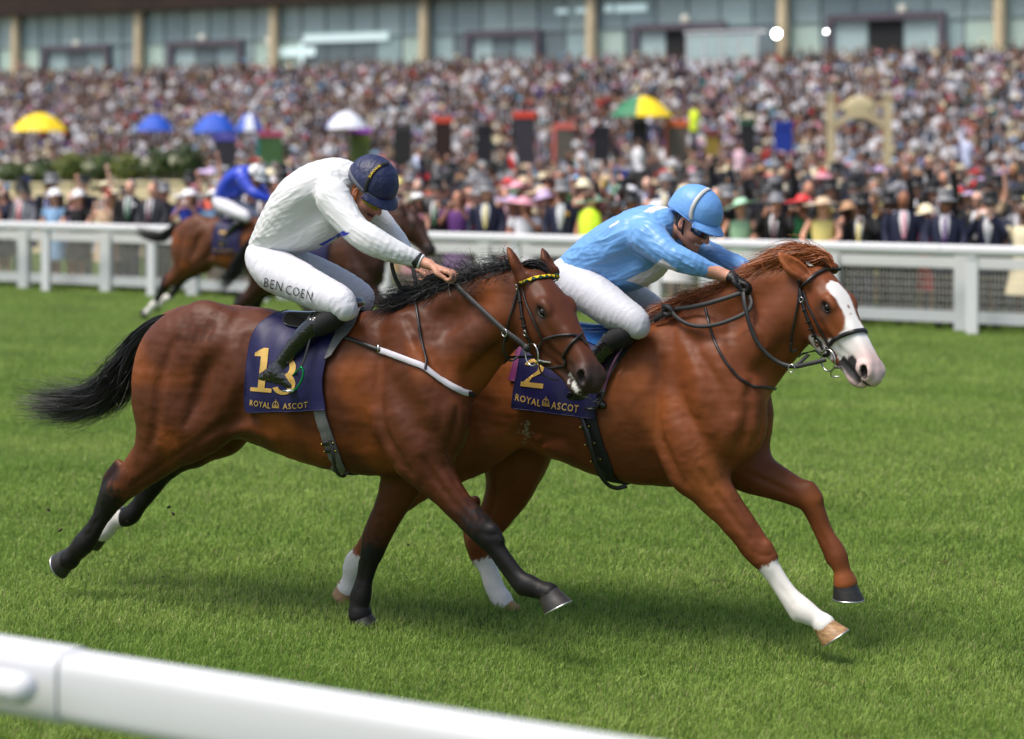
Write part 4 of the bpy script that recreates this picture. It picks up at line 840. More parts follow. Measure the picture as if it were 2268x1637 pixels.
D2 = dict(
    jersey=[[(1272, 600, 0, 42, .85), (1316, 578, 0, 56, .8), (1378, 543, 0, 64, .76), (1432, 512, 0, 56, .68), (1468, 500, 0, 40, .75)],
            [(1438, 530, .17, 42, 1.1), (1480, 562, .2, 32, 1.05), (1532, 584, .18, 25, 1.05), (1576, 600, .13, 19, 1.05), (1595, 605, .12, 15, 1.1)],
            [(1500, 530, -.15, 36, 1), (1560, 556, -.2, 25, 1), (1612, 578, -.15, 21, 1), (1652, 592, -.1, 15, 1)],
            [(1318, 618, 0, 34, .7), (1370, 612, 0, 40, .7), (1425, 590, 0, 40, .65), (1465, 555, 0, 34, .65)]],
    breeches=[[(1258, 602, 0, 34, .6), (1284, 612, 0, 40, .62)], [(1262, 612, .07, 36, 1), (1276, 628, .1, 46, 1), (1318, 656, .17, 46, 1), (1362, 688, .22, 43, 1), (1402, 710, .25, 35, 1), (1412, 724, .26, 28, 1)],
              [(1268, 610, -.07, 38, 1), (1310, 622, -.1, 42, 1), (1385, 655, -.2, 40, 1), (1440, 680, -.25, 30, 1), (1448, 694, -.25, 24, 1)]],
    legs=[(.26, [(1404, 722, .26, 19, 1), (1382, 740, .26, 27, 1), (1352, 758, .26, 23, 1)], [(1357, 754, .26, 22.5, 1), (1330, 785, .265, 20, 1), (1310, 820, .27, 17, 1), (1294, 852, .27, 16, 1)],
           [(1254, 884, .27, 11, 1), (1285, 872, .275, 18, 1), (1316, 886, .28, 14, 1), (1336, 898, .285, 9, 1)]),
          (-.26, [(1448, 694, -.26, 26, 1), (1420, 716, -.26, 22, 1)], [(1424, 714, -.26, 20, 1), (1390, 748, -.26, 18, 1), (1365, 796, -.27, 15, 1)], [(1345, 815, -.27, 11, 1), (1370, 812, -.27, 15, 1), (1400, 826, -.27, 9, 1)])],
    arms=[[(1440, 530, .16, 26, 1), (1532, 584, .17, 17, 1), (1600, 608, .12, 13.5, 1), (1622, 614, .115, 13, 1)], [(1500, 530, -.15, 24, 1), (1560, 556, -.2, 17, 1), (1612, 578, -.15, 13, 1), (1658, 596, -.09, 10.5, 1)]],
    hands=[dict(p=[(1606, 610, .12), (1632, 618, .115), (1658, 630, .11), (1652, 656, .11)], thumb=1), dict(p=[(1652, 596, -.08), (1672, 606, -.07), (1692, 616, -.06), (1688, 636, -.06)], thumb=-1)],
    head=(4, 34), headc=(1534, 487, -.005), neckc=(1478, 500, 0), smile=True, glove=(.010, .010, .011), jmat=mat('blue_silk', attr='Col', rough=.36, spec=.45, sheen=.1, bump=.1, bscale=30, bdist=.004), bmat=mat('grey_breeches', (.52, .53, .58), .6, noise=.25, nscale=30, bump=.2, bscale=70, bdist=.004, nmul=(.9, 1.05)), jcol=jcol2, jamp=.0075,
    hmat=PALEB, gmat=mat('goggle_dark', (.004, .006, .03), .06, coat=1, coat_r=.02), smat=mat('silver_strap', (.50, .50, .49), .4), bands=[(-.24, .005, PALEB, .0)],
    strap=[(.080, -.072, -.004), (.052, -.090, .014), (.022, -.104, .05), (.004, -.094, .10), (-.006, -.05, .15), (-.01, 0, .166)])
rider1, JF1, BF1, Y1, hc1, hr1 = jockey(FB, D1, 'jockey in white silks and navy cap, head down, riding the bay horse')
rider2, JF2, BF2, Y2, hc2, hr2 = jockey(FCH, D2, 'jockey in pale blue silks and pale blue cap, smiling, riding the chestnut horse')
# ------------------------------------------------------------------ tack
from mathutils.bvhtree import BVHTree
class Surf:
    """fast stand-in for a body's distance field, read from its finished mesh"""
    def __init__(s, o):
        me = o.data; n = len(me.vertices); V = np.zeros(n*3); me.vertices.foreach_get('co', V); s.V = V.reshape(-1, 3)
        Q = np.zeros(len(me.polygons)*4, np.int32); me.polygons.foreach_get('vertices', Q); s.Q = Q.reshape(-1, 4)
        s.N = vnormals(s.V, s.Q); s.b = BVHTree.FromPolygons(s.V.tolist(), s.Q.tolist())
    def near(s, X):
        H = []; G = []
        for x in np.asarray(X, float).reshape(-1, 3):
            h, n, i, d = s.b.find_nearest(Vector(x)); H.append(h[:]); g = s.N[s.Q[i]].mean(0); G.append(g/np.linalg.norm(g))
        return np.array(H), np.array(G)
    def __call__(s, X): H, G = s.near(X); return ((np.asarray(X, float).reshape(-1, 3)-H)*G).sum(1)
    def grad(s, X): return s.near(X)[1]
    def snap(s, X, off=0.0, it=1): H, G = s.near(X); return H + G*off
    def cast(s, fr, pix, off=0.0):
        c = fr.cam(); out = []
        for a, b in pix:
            d = fr.loc(ray(a, b)+np.array([0, 0, CAMH]))-c; d /= np.linalg.norm(d); h, n, i, t = s.b.ray_cast(Vector(c), Vector(d))
            if h is None: h, n, i, t = s.b.find_nearest(Vector(c + d*9.6))
            g = s.N[s.Q[i]].mean(0); out.append(np.array(h)+g/np.linalg.norm(g)*off)
        return np.array(out)
def part(root, nm): return [o for o in root.children if o.name.split('.')[0] == nm][0]
fieldB = Surf(part(bay, 'body')); fieldC = Surf(part(chestnut, 'body'))
LEATHER = mat('black_leather', (.013, .012, .012), .42, bump=.15, bscale=150, bdist=.002); STEEL = mat('steel', (.62, .62, .60), .22, 1.0)
RUBBER = mat('rein_rubber', (.016, .016, .017), .6, bump=.3, bscale=300, bdist=.002)
GOLD = mat('gold_print', lin(196, 160, 84), .45, metal=.35); CLOTHM = mat('navy_cloth', lin(24, 22, 66), .48, spec=.35, bump=.15, bscale=50, bdist=.004, noise=.3, nscale=12)
def onhorse(fr, field, pixs, off, n=6):
    """strap path: picture points cast on the horse, smoothed, lifted off; returns points and normals"""
    P = field.cast(fr, pixs, off); S = spline(P, n); S = field.snap(S, off, 3); return S, field.grad(S)
def strap(fr, field, name, pixs, w, m, parent, off=.004, th=.004, n=6, tail=None):
    S, N = onhorse(fr, field, pixs, off, n)
    if tail is not None:
        T = field.snap(np.asarray(tail, float), off, 8); S2 = spline(np.vstack([S[-1], T]), 6)[1:]; S2 = field.snap(S2, off, 5); S = np.vstack([S, S2]); N = np.vstack([N, field.grad(S2)])
    return MB().ribbon(S, N, w, th).build(name, m, parent)
def tubeon(fr, field, name, pixs, r, m, parent, off=.005, n=6):
    S, N = onhorse(fr, field, pixs, off, n); return MB().tube(S, r, 8).build(name, m, parent)
def free(fr, pts, n=6): return spline(np.array([fr.at(*p) for p in pts]), n)
def ring_obj(c, e1, e2, r1, r2, t, name, m, parent):
    a = np.arange(28)/28*2*math.pi; return MB().tube(c + np.cos(a)[:, None]*e1*r1 + np.sin(a)[:, None]*e2*r2, t, 8, closed=True).build(name, m, parent)
def tack_root(name, label, cat, fr): return empty(name, label, cat, fr.wor(np.zeros(3)), ROTZ)
# -- saddle cloths with number, wording and crown
def cloth_patch(fr, field, rows, nu, nv, off, seed, hem=True, m=CLOTHM, parent=None, name='cloth', over=True, amp=.013):
    R = np.array(rows, float); L = spline(R[:, :2], 5); Rr = spline(R[:, 2:], 5); k = len(L); px = []
    for i in range(k):
        for u in np.linspace(0, 1, nu): px.append(L[i]*(1-u)+Rr[i]*u)
    P = field.cast(fr, px, off).reshape(k, nu, 3)
    if over:                                                     # carry it over the back to the far side
        top = P[0].copy(); ex = []
        for y in (.30, .24, .17, .10, .04): q = top.copy(); q[:, 1] = y; q[:, 2] += -.02 if y > .2 else .02; ex.append(field.snap(q, off, 8))
        P = np.concatenate([np.array(ex), P])
    k = len(P); I = np.arange(k*nu).reshape(k, nu); F = np.stack([I[:-1, :-1], I[:-1, 1:], I[1:, 1:], I[1:, :-1]], -1).reshape(-1, 4)
    V = P.reshape(-1, 3); 
    for _ in range(3): V = relax(V, F, 1)
    d = field(V); g = field.grad(V); V = V + g*np.maximum(off-d, 0)[:, None]
    vv = np.repeat(np.linspace(0, 1, k), nu)
    N = -vnormals(V, F)
    if (N[:, 1].mean() > 0): N = -N
    w = fbm(V*np.array([7, 5, 4])+seed, 3); V = V + N*((.5+w)*amp*(.35+1.3*vv) + .004)[:, None]
    mb = MB().add(V, F).add(V - N*.003, F[:, ::-1]); b = np.concatenate([I[0, :], I[1:, -1], I[-1, -2::-1], I[-2:0:-1, 0]]); mb.tube(V[b]-N[b]*.0015, .0032, 5, closed=True)
    o = mb.build(name, m, parent); return o, V, F
def decal(name, polys, bvh, fr, m, parent, lift=.0022):
    """flat print: 2-D triangles given in picture space laid on a cloth"""
    V, T = polys; c = Vector(fr.cam()); out = []
    for p in V:
        d = Vector(fr.loc(ray(*p)+np.array([0, 0, CAMH])))-c; d.normalize(); hit = bvh.ray_cast(c, d)
        if hit[0] is None: hit = bvh.find_nearest(c + d*9.4)
        n = hit[1]; n = n if n.dot(d) < 0 else -n; out.append(np.array(hit[0]+n*lift))
    return mesh_np(name, np.array(out), np.array(T), m, parent, smooth=True)
def subdiv2(V, T, mx):
    """cut long edges so flat print can follow folds"""
    bm = bmesh.new(); vs = [bm.verts.new((*v, 0)) for v in V]
    for t in T:
        try: bm.faces.new([vs[i] for i in t])
        except ValueError: pass
    for _ in range(5):
        L = [x for x in bm.edges if x.calc_length() > mx]
        if not L: break
        bmesh.ops.subdivide_edges(bm, edges=L, cuts=1, use_grid_fill=False); bmesh.ops.triangulate(bm, faces=[f for f in bm.faces if len(f.verts) > 3])
    bm.verts.index_update(); V = np.array([v.co[:2] for v in bm.verts]); T = np.array([[v.index for v in f.verts] for f in bm.faces]); bm.free(); return V, T
def text_tris(s, space=1.0, bold=0.0, res=2):
    cu = bpy.data.curves.new('t', 'FONT'); cu.body = s; cu.space_character = space; cu.offset = bold; cu.resolution_u = res
    o = bpy.data.objects.new('t', cu); C.objects.link(o); dg = bpy.context.evaluated_depsgraph_get(); me = bpy.data.meshes.new_from_object(o.evaluated_get(dg))
    me.calc_loop_triangles(); V = np.array([v.co[:2] for v in me.vertices]); T = np.array([t.vertices for t in me.loop_triangles])
    bpy.data.objects.remove(o); bpy.data.curves.remove(cu); bpy.data.meshes.remove(me); return V, T
def poly_tris(polys):
    """outline polygons -> triangles via bmesh fill"""
    bm = bmesh.new()
    for p in polys:
        vs = [bm.verts.new((*q, 0)) for q in p]; bm.faces.new(vs)
    bmesh.ops.triangulate(bm, faces=bm.faces[:]); bm.verts.index_update()
    V = np.array([v.co[:2] for v in bm.verts]); T = np.array([[v.index for v in f.verts] for f in bm.faces]); bm.free(); return V, T
def place(V, o, ex, ey, w=1.0, h=1.0, sag=0):
    """unit text coordinates -> picture coordinates; ex along the baseline, ey up"""
    mn, mx = V.min(0), V.max(0); q = (V-mn)/(mx-mn)
    return np.array(o) + q[:, :1]*np.array(ex) + q[:, 1:]*np.array(ey) + np.stack([np.zeros(len(q)), sag*4*q[:, 0]*(1-q[:, 0])], -1)
DIG1 = [[(0.06, 0), (.94, 0), (.94, .09), (.06, .09)], [(.36, .09), (.64, .09), (.64, .80), (.36, .80)], [(.10, .80), (.64, .80), (.64, 1), (.44, 1), (.32, .92), (.10, .88)]]
def arc(cx, cy, rx, ry, a0, a1, n=14): return [(cx+rx*math.cos(math.radians(a)), cy+ry*math.sin(math.radians(a))) for a in np.linspace(a0, a1, n)]
def band(o, i): return [[o[k], o[k+1], i[k+1], i[k]] for k in range(len(o)-1)]
DIG3 = band(arc(.48, .72, .42, .28, 160, -80), arc(.46, .72, .20, .19, 160, -80)) + band(arc(.48, .29, .45, .29, 80, -155), arc(.46, .29, .21, .19, 80, -155))
DIG2 = band(arc(.48, .70, .42, .30, 165, -30), arc(.46, .70, .21, .19, 165, -30)) + [[(.845, .55), (.10, .15), (.10, 0), (.35, .16), (.64, .605)], [(.02, 0), (.98, 0), (.98, .17), (.02, .17)]]
def crown(): 
    P = [[(.0, .0), (1, 0), (1, .10), (0, .10)], [(.02, .13), (.98, .13), (.98, .20), (.02, .20)]]
    P += band(arc(.5, .22, .48, .58, 178, 95, 8), arc(.5, .22, .40, .48, 178, 95, 8)) + band(arc(.5, .22, .48, .58, 85, 2, 8), arc(.5, .22, .40, .48, 85, 2, 8)) + [[(.45, .30), (.55, .30), (.54, .70), (.46, .70)]]
    for x in (.08, .29, .5, .71, .92): P.append([(x-.05, .22), (x+.05, .22), (x+.065, .34), (x, .42), (x-.065, .34)])
    P.append(arc(.5, .80, .055, .055, 0, 330, 9)); P.append([(.47, .86), (.53, .86), (.53, 1.0), (.47, 1.0)]); P.append([(.42, .91), (.465, .91), (.465, .95), (.42, .95)]); P.append([(.535, .91), (.58, .91), (.58, .95), (.535, .95)]); return P
SC1 = tack_root('saddle_cloth', 'navy saddle cloth with a gold two-digit number, worn by the bay horse', 'saddle cloth', FB)
c1, V1, F1 = cloth_patch(FB, fieldB, [(604, 703, 772, 702), (567, 733, 750, 737), (550, 790, 726, 800), (545, 850, 718, 852), (555, 913, 726, 909)], 26, 22, .010, 3, parent=SC1)
bv1 = BVHTree.FromPolygons([Vector(v) for v in V1], F1.tolist())
def number(polys, o, ex, ey, bv, fr, par, name='number'):
    V, T = poly_tris(polys); V = np.array(o)+V[:, :1]*np.array(ex)+V[:, 1:]*np.array(ey); decal(name, subdiv2(V, T, 6), bv, fr, GOLD, par, .0036)
def wording(s, o, ex, ey, bv, fr, par, m=GOLD, sp=1.15, sag=0, bold=.0, lift=.0034, mx=6):
    V, T = text_tris(s, sp, bold); V = place(V, o, ex, ey, sag=sag); return decal('lettering', subdiv2(V, T, mx), bv, fr, m, par, lift)
number(DIG1, (552, 866), (53, 4), (10, -97), bv1, FB, SC1); number(DIG3, (599, 873), (58, 3), (7, -84), bv1, FB, SC1)
wording('ROYAL', (554, 898), (45, 7), (1, -13), bv1, FB, SC1, bold=.012); wording('ASCOT', (627, 906), (55, -4), (0, -13), bv1, FB, SC1, bold=.012, sag=1.5)
number(crown(), (603, 903), (16, 1), (1, -19), bv1, FB, SC1, 'crown_emblem')
SC2 = tack_root('saddle_cloth', 'navy saddle cloth with a gold single-digit number, worn by the chestnut horse', 'saddle cloth', FCH)
c2, V2, F2 = cloth_patch(FCH, fieldC, [(1180, 716, 1410, 724), (1166, 745, 1382, 765), (1152, 800, 1345, 812), (1140, 858, 1326, 872), (1137, 902, 1322, 929)], 28, 22, .010, 8, parent=SC2)
bv2 = BVHTree.FromPolygons([Vector(v) for v in V2], F2.tolist())
number(DIG2, (1152, 855), (52, 6), (9, -62), bv2, FCH, SC2)
wording('ROYAL', (1141, 887), (56, 14), (2, -15), bv2, FCH, SC2, bold=.012); wording('ASCOT', (1221, 905), (60, 9), (2, -16), bv2, FCH, SC2, bold=.012)
number(crown(), (1201, 898), (17, 3), (1, -21), bv2, FCH, SC2, 'crown_emblem')
PURPLE = mat('purple_cloth', lin(110, 36, 92), .6); pp, _, _ = cloth_patch(FCH, fieldC, [(1146, 765, 1182, 770), (1138, 800, 1170, 805), (1127, 842, 1154, 848)], 4, 8, .005, 4, parent=SC2, name='under_cloth', over=False, m=PURPLE, amp=.002)
GREYP = mat('grey_neoprene', (.13, .13, .13), .65, bump=.3, bscale=300, bdist=.002)
# pads and saddles
PD1 = tack_root('saddle_pad', 'grey neoprene pad showing in front of the saddle on the bay horse', 'saddle pad', FB)
cloth_patch(FB, fieldB, [(790, 674, 806, 668), (760, 706, 797, 708), (748, 742, 780, 738), (738, 762, 760, 757), (722, 800, 738, 790)], 5, 10, .020, 6, m=GREYP, parent=PD1, name='pad', over=False, amp=.002)
PD2 = tack_root('saddle_pad', 'black pad with purple edge under the saddle of the chestnut horse', 'saddle pad', FCH)
cloth_patch(FCH, fieldC, [(1400, 738, 1425, 738), (1380, 770, 1404, 766), (1355, 800, 1378, 800), (1336, 850, 1352, 842), (1326, 890, 1336, 880)], 5, 10, .018, 6, m=mat('black_pad', (.014, .012, .014), .7), parent=PD2, name='pad', over=False, amp=.002)
def saddle(fr, field, rows, flap, m, label, rim):
    r = tack_root('racing_saddle', label, 'saddle', fr); f = Field(); P, R, F = pts_local(fr, rows); f.chain(P, R, k=.02, flat=.42, n=6)
    Pm, Q = f.mesh(.007, 3); mesh_np('seat', Pm, Q, m, r); cloth_patch(fr, field, flap, 9, 9, .026, 5, m=m, parent=r, name='flap', over=False, amp=.002); return r
PATENT = mat('patent_saddle', (.012, .012, .014), .12, coat=.8, coat_r=.05); BLUEL = mat('blue_leather', lin(34, 92, 160), .28, coat=.4, coat_r=.15, noise=.4, nscale=30)
saddle(FB, fieldB, [(640, 700, 0, 13), (690, 700, 0, 11), (740, 693, 0, 11), (786, 672, 0, 15)], [(640, 704, 720, 706), (629, 712, 722, 720), (630, 724, 715, 734), (645, 731, 705, 742)], PATENT, 'small black patent racing saddle on the bay horse', None)
saddle(FCH, fieldC, [(1262, 722, 0, 13), (1320, 728, 0, 11), (1370, 722, 0, 11), (1412, 706, 0, 15)], [(1275, 732, 1362, 736), (1270, 745, 1350, 752), (1280, 758, 1340, 768), (1300, 764, 1330, 776)], BLUEL, 'small blue racing saddle on the chestnut horse', None)
# girths
WEB = mat('grey_webbing', (.15, .15, .145), .7, bump=.6, bscale=400, bdist=.002, noise=.6, nscale=300)
def under(field, x, z): return [(x, -.12, z), (x+.01, 0, z), (x, .14, z), (x-.02, .25, z+.15)]
def girth(fr, field, pixs, w, m, label, loop, slots):
    r = tack_root('girth', label, 'girth', fr); q = fr.at(*pixs[-1], .1)
    strap(fr, field, 'webbing', pixs, w, m, r, .006, .005, 8, under(field, q[0], q[2]-.02))
    S = free(fr, loop, 8); MB().ribbon(S, np.tile([0, -1., 0], (len(S), 1)), .022, .003).build('loose_strap', LEATHER, r)
    for a, b in slots:
        strap(fr, field, 'keeper', [a, ((a[0]+b[0])/2, (a[1]+b[1])/2), b], .022, LEATHER, r, .013, .004, 3)
        for e in (a, b): pt = field.cast(fr, [e], .018)[0]; MB().ellip(pt, (.005, .005, .005)).build('stud', mat('brass', lin(190, 160, 80), .3, 1.0), r)
    return r
g1 = girth(FB, fieldB, [(704, 880), (709, 912), (722, 955), (738, 1000), (753, 1034)], .066, WEB, 'grey webbing girth under the belly of the bay horse',
      [(731, 975, .30), (738, 1010, .30), (742, 1036, .27), (752, 1052, .24), (764, 1052, .20), (772, 1044, .16)], [((716, 980), (741, 978)), ((722, 996), (746, 994))])
g2 = girth(FCH, fieldC, [(1302, 905), (1308, 940), (1320, 985), (1338, 1030), (1356, 1062)], .086, mat('black_webbing', (.010, .010, .010), .7, bump=.4, bscale=300, bdist=.002), 'black elastic girth with studs under the belly of the chestnut horse',
      [(1288, 925, .31), (1300, 960, .32), (1312, 1005, .31), (1326, 1045, .28), (1345, 1072, .24), (1366, 1081, .2), (1388, 1076, .16)], [((1289, 945), (1308, 942)), ((1300, 982), (1320, 978)), ((1313, 1017), (1333, 1013))])
for dx in (0, 6): strap(FCH, fieldC, 'stitching', [(1296+dx, 935), (1304+dx, 968), (1315+dx, 1010), (1328+dx, 1040)], .0022, mat('stitch', (.30, .29, .26), .7), g2, .0125, .001)
# breastgirths and neck straps
BG = tack_root('breastgirth', 'pale grey elastic breast strap with black ends across the chest of the bay horse', 'breast strap', FB)
strap(FB, fieldB, 'strap', [(735, 748), (760, 748), (790, 757), (820, 768), (845, 777)], .020, LEATHER, BG, .012)
strap(FB, fieldB, 'elastic', [(838, 775), (880, 789), (941, 815), (990, 849), (1022, 867), (1040, 872)], .030, mat('pale_elastic', (.52, .51, .56), .55, bump=.3, bscale=300, bdist=.002), BG, .008)
strap(FB, fieldB, 'strap', [(1034, 871), (1042, 874), (1047, 875)], .026, LEATHER, BG, .009)
strap(FB, fieldB, 'neck_strap', [(921, 668), (925, 700), (934, 750), (941, 795), (941, 820)], .012, LEATHER, BG, .012)
qb = fieldB.cast(FB, [(839, 774)], .016)[0]; MB().box(qb, (.012, .006, .034)).build('buckle', STEEL, BG)
NS = tack_root('neck_strap', 'thin black neck strap hanging round the base of the neck of the chestnut horse', 'neck strap', FCH)
strap(FCH, fieldC, 'strap', [(1563, 684), (1567, 702), (1573, 727), (1583, 757), (1599, 789), (1617, 815), (1640, 840), (1668, 856), (1688, 858)], .013, LEATHER, NS, .006, .004, 6, [fieldC.snap(np.array([[FCH.at(1706, 858, 0)[0]+.02, 0, FCH.at(1706, 858, 0)[2]]]), .006)[0]])
# bridles
BR = tack_root('bridle', 'black bridle with yellow and green zigzag browband on the bay horse', 'bridle', FB)
bb = strap(FB, fieldB, 'browband', [(1153, 627), (1166, 622), (1182, 619), (1200, 616), (1217, 614), (1233, 616), (1246, 624)], .017, mat('bottle_green', (.008, .05, .03), .4), BR, .006, .004, 8)
S, N = onhorse(FB, fieldB, [(1153, 627), (1166, 622), (1182, 619), (1200, 616), (1217, 614), (1233, 616), (1246, 624)], .011, 8)
L_ = np.concatenate([[0], np.cumsum(np.linalg.norm(np.diff(S, axis=0), axis=1))]); mb = MB(); nT = 15
for i in range(nT):
    a, b = [np.array([np.interp(L_[-1]*(i+t)/nT, L_, S[:, c]) for c in range(3)]) for t in (.04, .96)]; n = np.array([np.interp(L_[-1]*(i+.5)/nT, L_, N[:, c]) for c in range(3)])
    up = np.cross(n, b-a); up /= np.linalg.norm(up); up = up if up[2] > 0 else -up; c = (a+b)/2-up*.0075; V = np.array([a+up*.0075, c, b+up*.0075]); e = n*.0022; tri = MB().add(np.vstack([V+e, V-e]), [[0, 1, 4, 3], [1, 2, 5, 4], [2, 0, 3, 5]], [[0, 2, 1], [3, 4, 5], [0, 1, 2]])
    tri.build('zigzag_point', mat('yellow_patent', lin(236, 200, 20), .35), bb, smooth=False)
cp = strap(FB, fieldB, 'cheekpiece', [(1148, 628), (1151, 645), (1154, 668), (1159, 700), (1166, 732), (1172, 748), (1178, 760)], .016, LEATHER, BR, .007)
for p in ((1149, 633), (1167, 736)):
    q = fieldB.cast(FB, [p], .014)[0]; nn = fieldB.grad(q[None])[0]; e1 = np.cross(nn, [0, 0, 1]); e1 /= np.linalg.norm(e1); ring_obj(q, e1, np.cross(nn, e1), .011, .013, .0018, 'buckle', STEEL, cp)
for p in ((1154, 668), (1160, 703), (1165, 722), (1171, 745)): strap(FB, fieldB, 'keeper', [(p[0]-5, p[1]+1.5), p, (p[0]+5, p[1]-1.5)], .009, LEATHER, cp, .012, .003, 3)
strap(FB, fieldB, 'headstall', [(1155, 635), (1166, 668), (1182, 705), (1193, 730), (1204, 751)], .011, LEATHER, BR, .006)
strap(FB, fieldB, 'throatlash', [(1147, 646), (1139, 675), (1128, 708), (1123, 733), (1122, 755)], .010, LEATHER, BR, .006)
S = free(FB, [(1120, 742, .16), (1115, 770, .15), (1120, 790, .13), (1132, 799, .11), (1148, 790, .09)], 6); MB().tube(S, .0055, 8).build('throatlash_loop', LEATHER, BR)
tubeon(FB, fieldB, 'noseband', [(1203, 752), (1218, 747), (1237, 743), (1255, 742), (1273, 744), (1288, 752), (1299, 764)], .0065, LEATHER, BR, .005)
tubeon(FB, fieldB, 'noseband', [(1288, 741), (1275, 752), (1260, 770), (1249, 790), (1241, 812), (1237, 835)], .0065, LEATHER, BR, .007)
strap(FB, fieldB, 'noseband', [(1202, 757), (1195, 775), (1192, 795)], .012, LEATHER, BR, .006)
bc = fieldB.cast(FB, [(1184, 781)], .020)[0]; M_ = metaB['M']
bit = ring_obj(bc, M_[0]*.6+M_[2]*.8, M_[0]*.8-M_[2]*.6, .044, .052, .0042, 'bit_ring', STEEL, BR)
mo = fieldB.cast(FB, [(1197, 797), (1224, 803)], .010); MB().tube(spline(np.array([mo[0], (mo[0]+mo[1])/2, mo[1]]), 3), np.linspace(.009, .004, 7), 8).build('bit_arm', STEEL, bit)
S = np.array([bc + (M_[0]*.06-M_[2]*.02)*t + np.array([0, 0, -.03])*math.sin(t*math.pi) for t in np.linspace(0, 1, 10)]); S2 = np.array([FB.at(x, y, -bc[1]-.012*i) for i, (x, y) in enumerate(((1193, 803), (1198, 824), (1214, 837), (1237, 842)))]); MB().tube(spline(S2, 5), .004, 8).build('curb_strap', LEATHER, BR)
def rein(fr, field, br, pts, w, name='rein', nrm=(0, -1., .15)):
    S = free(fr, pts, 8); d = field(S); S = S + field.grad(S)*np.maximum(.012-d, 0)[:, None]; return MB().ribbon(S, np.tile(nrm, (len(S), 1)), w, .0045).build(name, RUBBER, br)
bcp = lambda fr, c: tuple(pix(fr, np.array(c)[None])[0])+(-c[1],)
RN = tack_root('reins', 'black rubber reins held over the mane of the bay horse', 'reins', FB)
rein(FB, fieldB, RN, [(1003, 622, .09), (1022, 642, .11), (1048, 668, .145), (1080, 698, .17), (1115, 730, .185), (1145, 752, .185), (1164, 768, .18), (1172, 778, .175)], .024)
rein(FB, fieldB, RN, [(1003, 616, .08), (977, 609, .09), (953, 614, .09), (937, 627, .09), (928, 645, .08), (924, 662, .06)], .026)
rein(FB, fieldB, RN, [(868, 576, .13), (869, 592, .12), (878, 620, .10), (893, 645, .08), (912, 663, .06), (926, 664, .05)], .022)
rein(FB, fieldB, RN, [(893, 578, .02), (912, 588, .01), (918, 612, .02), (924, 640, .03), (927, 662, .05)], .022)
q = FB.at(925, 664, .06); MB().ellip(q, (.030, .018, .020)).build('knot', RUBBER, RN)
q = FB.at(1117, 737, .19); ring_obj(q, M_[0], M_[2], .017, .017, .0028, 'martingale_ring', STEEL, RN)
q = FB.at(1166, 770, .185); MB().ellip(q, (.018, .014, .018)).build('knot', RUBBER, RN)
BR2 = tack_root('bridle', 'plain black bridle with wide noseband on the chestnut horse', 'bridle', FCH); M2 = metaC['M']
strap(FCH, fieldC, 'browband', [(1775, 637), (1785, 626), (1796, 617), (1810, 607), (1825, 599), (1842, 595), (1858, 595)], .016, LEATHER, BR2, .007, .005, 8)
cp = strap(FCH, fieldC, 'cheekpiece', [(1770, 618), (1773, 640), (1777, 661), (1783, 684), (1792, 707), (1802, 731), (1812, 752), (1825, 773)], .017, LEATHER, BR2, .008)
for p in ((1778, 664), (1812, 755)):
    q = fieldC.cast(FCH, [p], .015)[0]; nn = fieldC.grad(q[None])[0]; e1 = np.cross(nn, [0, 0, 1]); e1 /= np.linalg.norm(e1); ring_obj(q, e1, np.cross(nn, e1), .010, .012, .0018, 'buckle', STEEL, cp)
for p in ((1784, 686), (1793, 712), (1799, 727), (1806, 741)): strap(FCH, fieldC, 'keeper', [(p[0]-5, p[1]+1.5), p, (p[0]+5, p[1]-1.5)], .010, LEATHER, cp, .013, .003, 3)
strap(FCH, fieldC, 'headstall', [(1780, 645), (1791, 676), (1806, 706), (1822, 737), (1838, 765)], .012, LEATHER, BR2, .006)
strap(FCH, fieldC, 'throatlash', [(1772, 642), (1768, 670), (1761, 705), (1754, 740), (1751, 768)], .011, LEATHER, BR2, .006)
S = free(FCH, [(1752, 760, .16), (1751, 776, .15), (1756, 780, .13), (1763, 774, .10)], 6); MB().tube(S, .006, 8).build('throatlash_loop', LEATHER, BR2)
strap(FCH, fieldC, 'noseband', [(1836, 765), (1849, 752), (1864, 744), (1880, 738), (1897, 734), (1912, 733), (1918, 738)], .021, LEATHER, BR2, .006, .005, 8)
strap(FCH, fieldC, 'noseband', [(1834, 768), (1828, 787), (1826, 805), (1830, 815)], .018, LEATHER, BR2, .007)
bc2 = fieldC.cast(FCH, [(1841, 795)], .020)[0]
bit2 = ring_obj(bc2, M2[0]*.6+M2[2]*.8, M2[0]*.8-M2[2]*.6, .042, .050, .0042, 'bit_ring', STEEL, BR2)
mo = fieldC.cast(FCH, [(1854, 810), (1866, 814)], .010); MB().tube(spline(np.array([mo[0], (mo[0]+mo[1])/2, mo[1]]), 3), np.linspace(.010, .006, 7), 8).build('bit_arm', STEEL, bit2)
S2 = np.array([FCH.at(x, y, -bc2[1]-.008*i) for i, (x, y) in enumerate(((1852, 813), (1841, 824), (1843, 834), (1860, 834)))]); MB().tube(spline(S2, 5), .004, 8).build('curb_strap', STEEL, BR2)
RN2 = tack_root('reins', 'black rubber reins looping along the neck of the chestnut horse', 'reins', FCH)
rein(FCH, fieldC, RN2, [(1646, 644, .14), (1648, 665, .17), (1654, 695, .185), (1664, 730, .185), (1680, 762, .18), (1702, 787, .17), (1727, 804, .16), (1757, 812, .16), (1790, 806, .165), (1820, 799, .165), (1830, 796, .16)], .021)
rein(FCH, fieldC, RN2, [(1758, 812, .16), (1775, 800, .13), (1790, 786, .08)], .018)
rein(FCH, fieldC, RN2, [(1644, 648, .14), (1605, 661, .17), (1560, 674, .18), (1525, 681, .17), (1496, 684, .15)], .022)
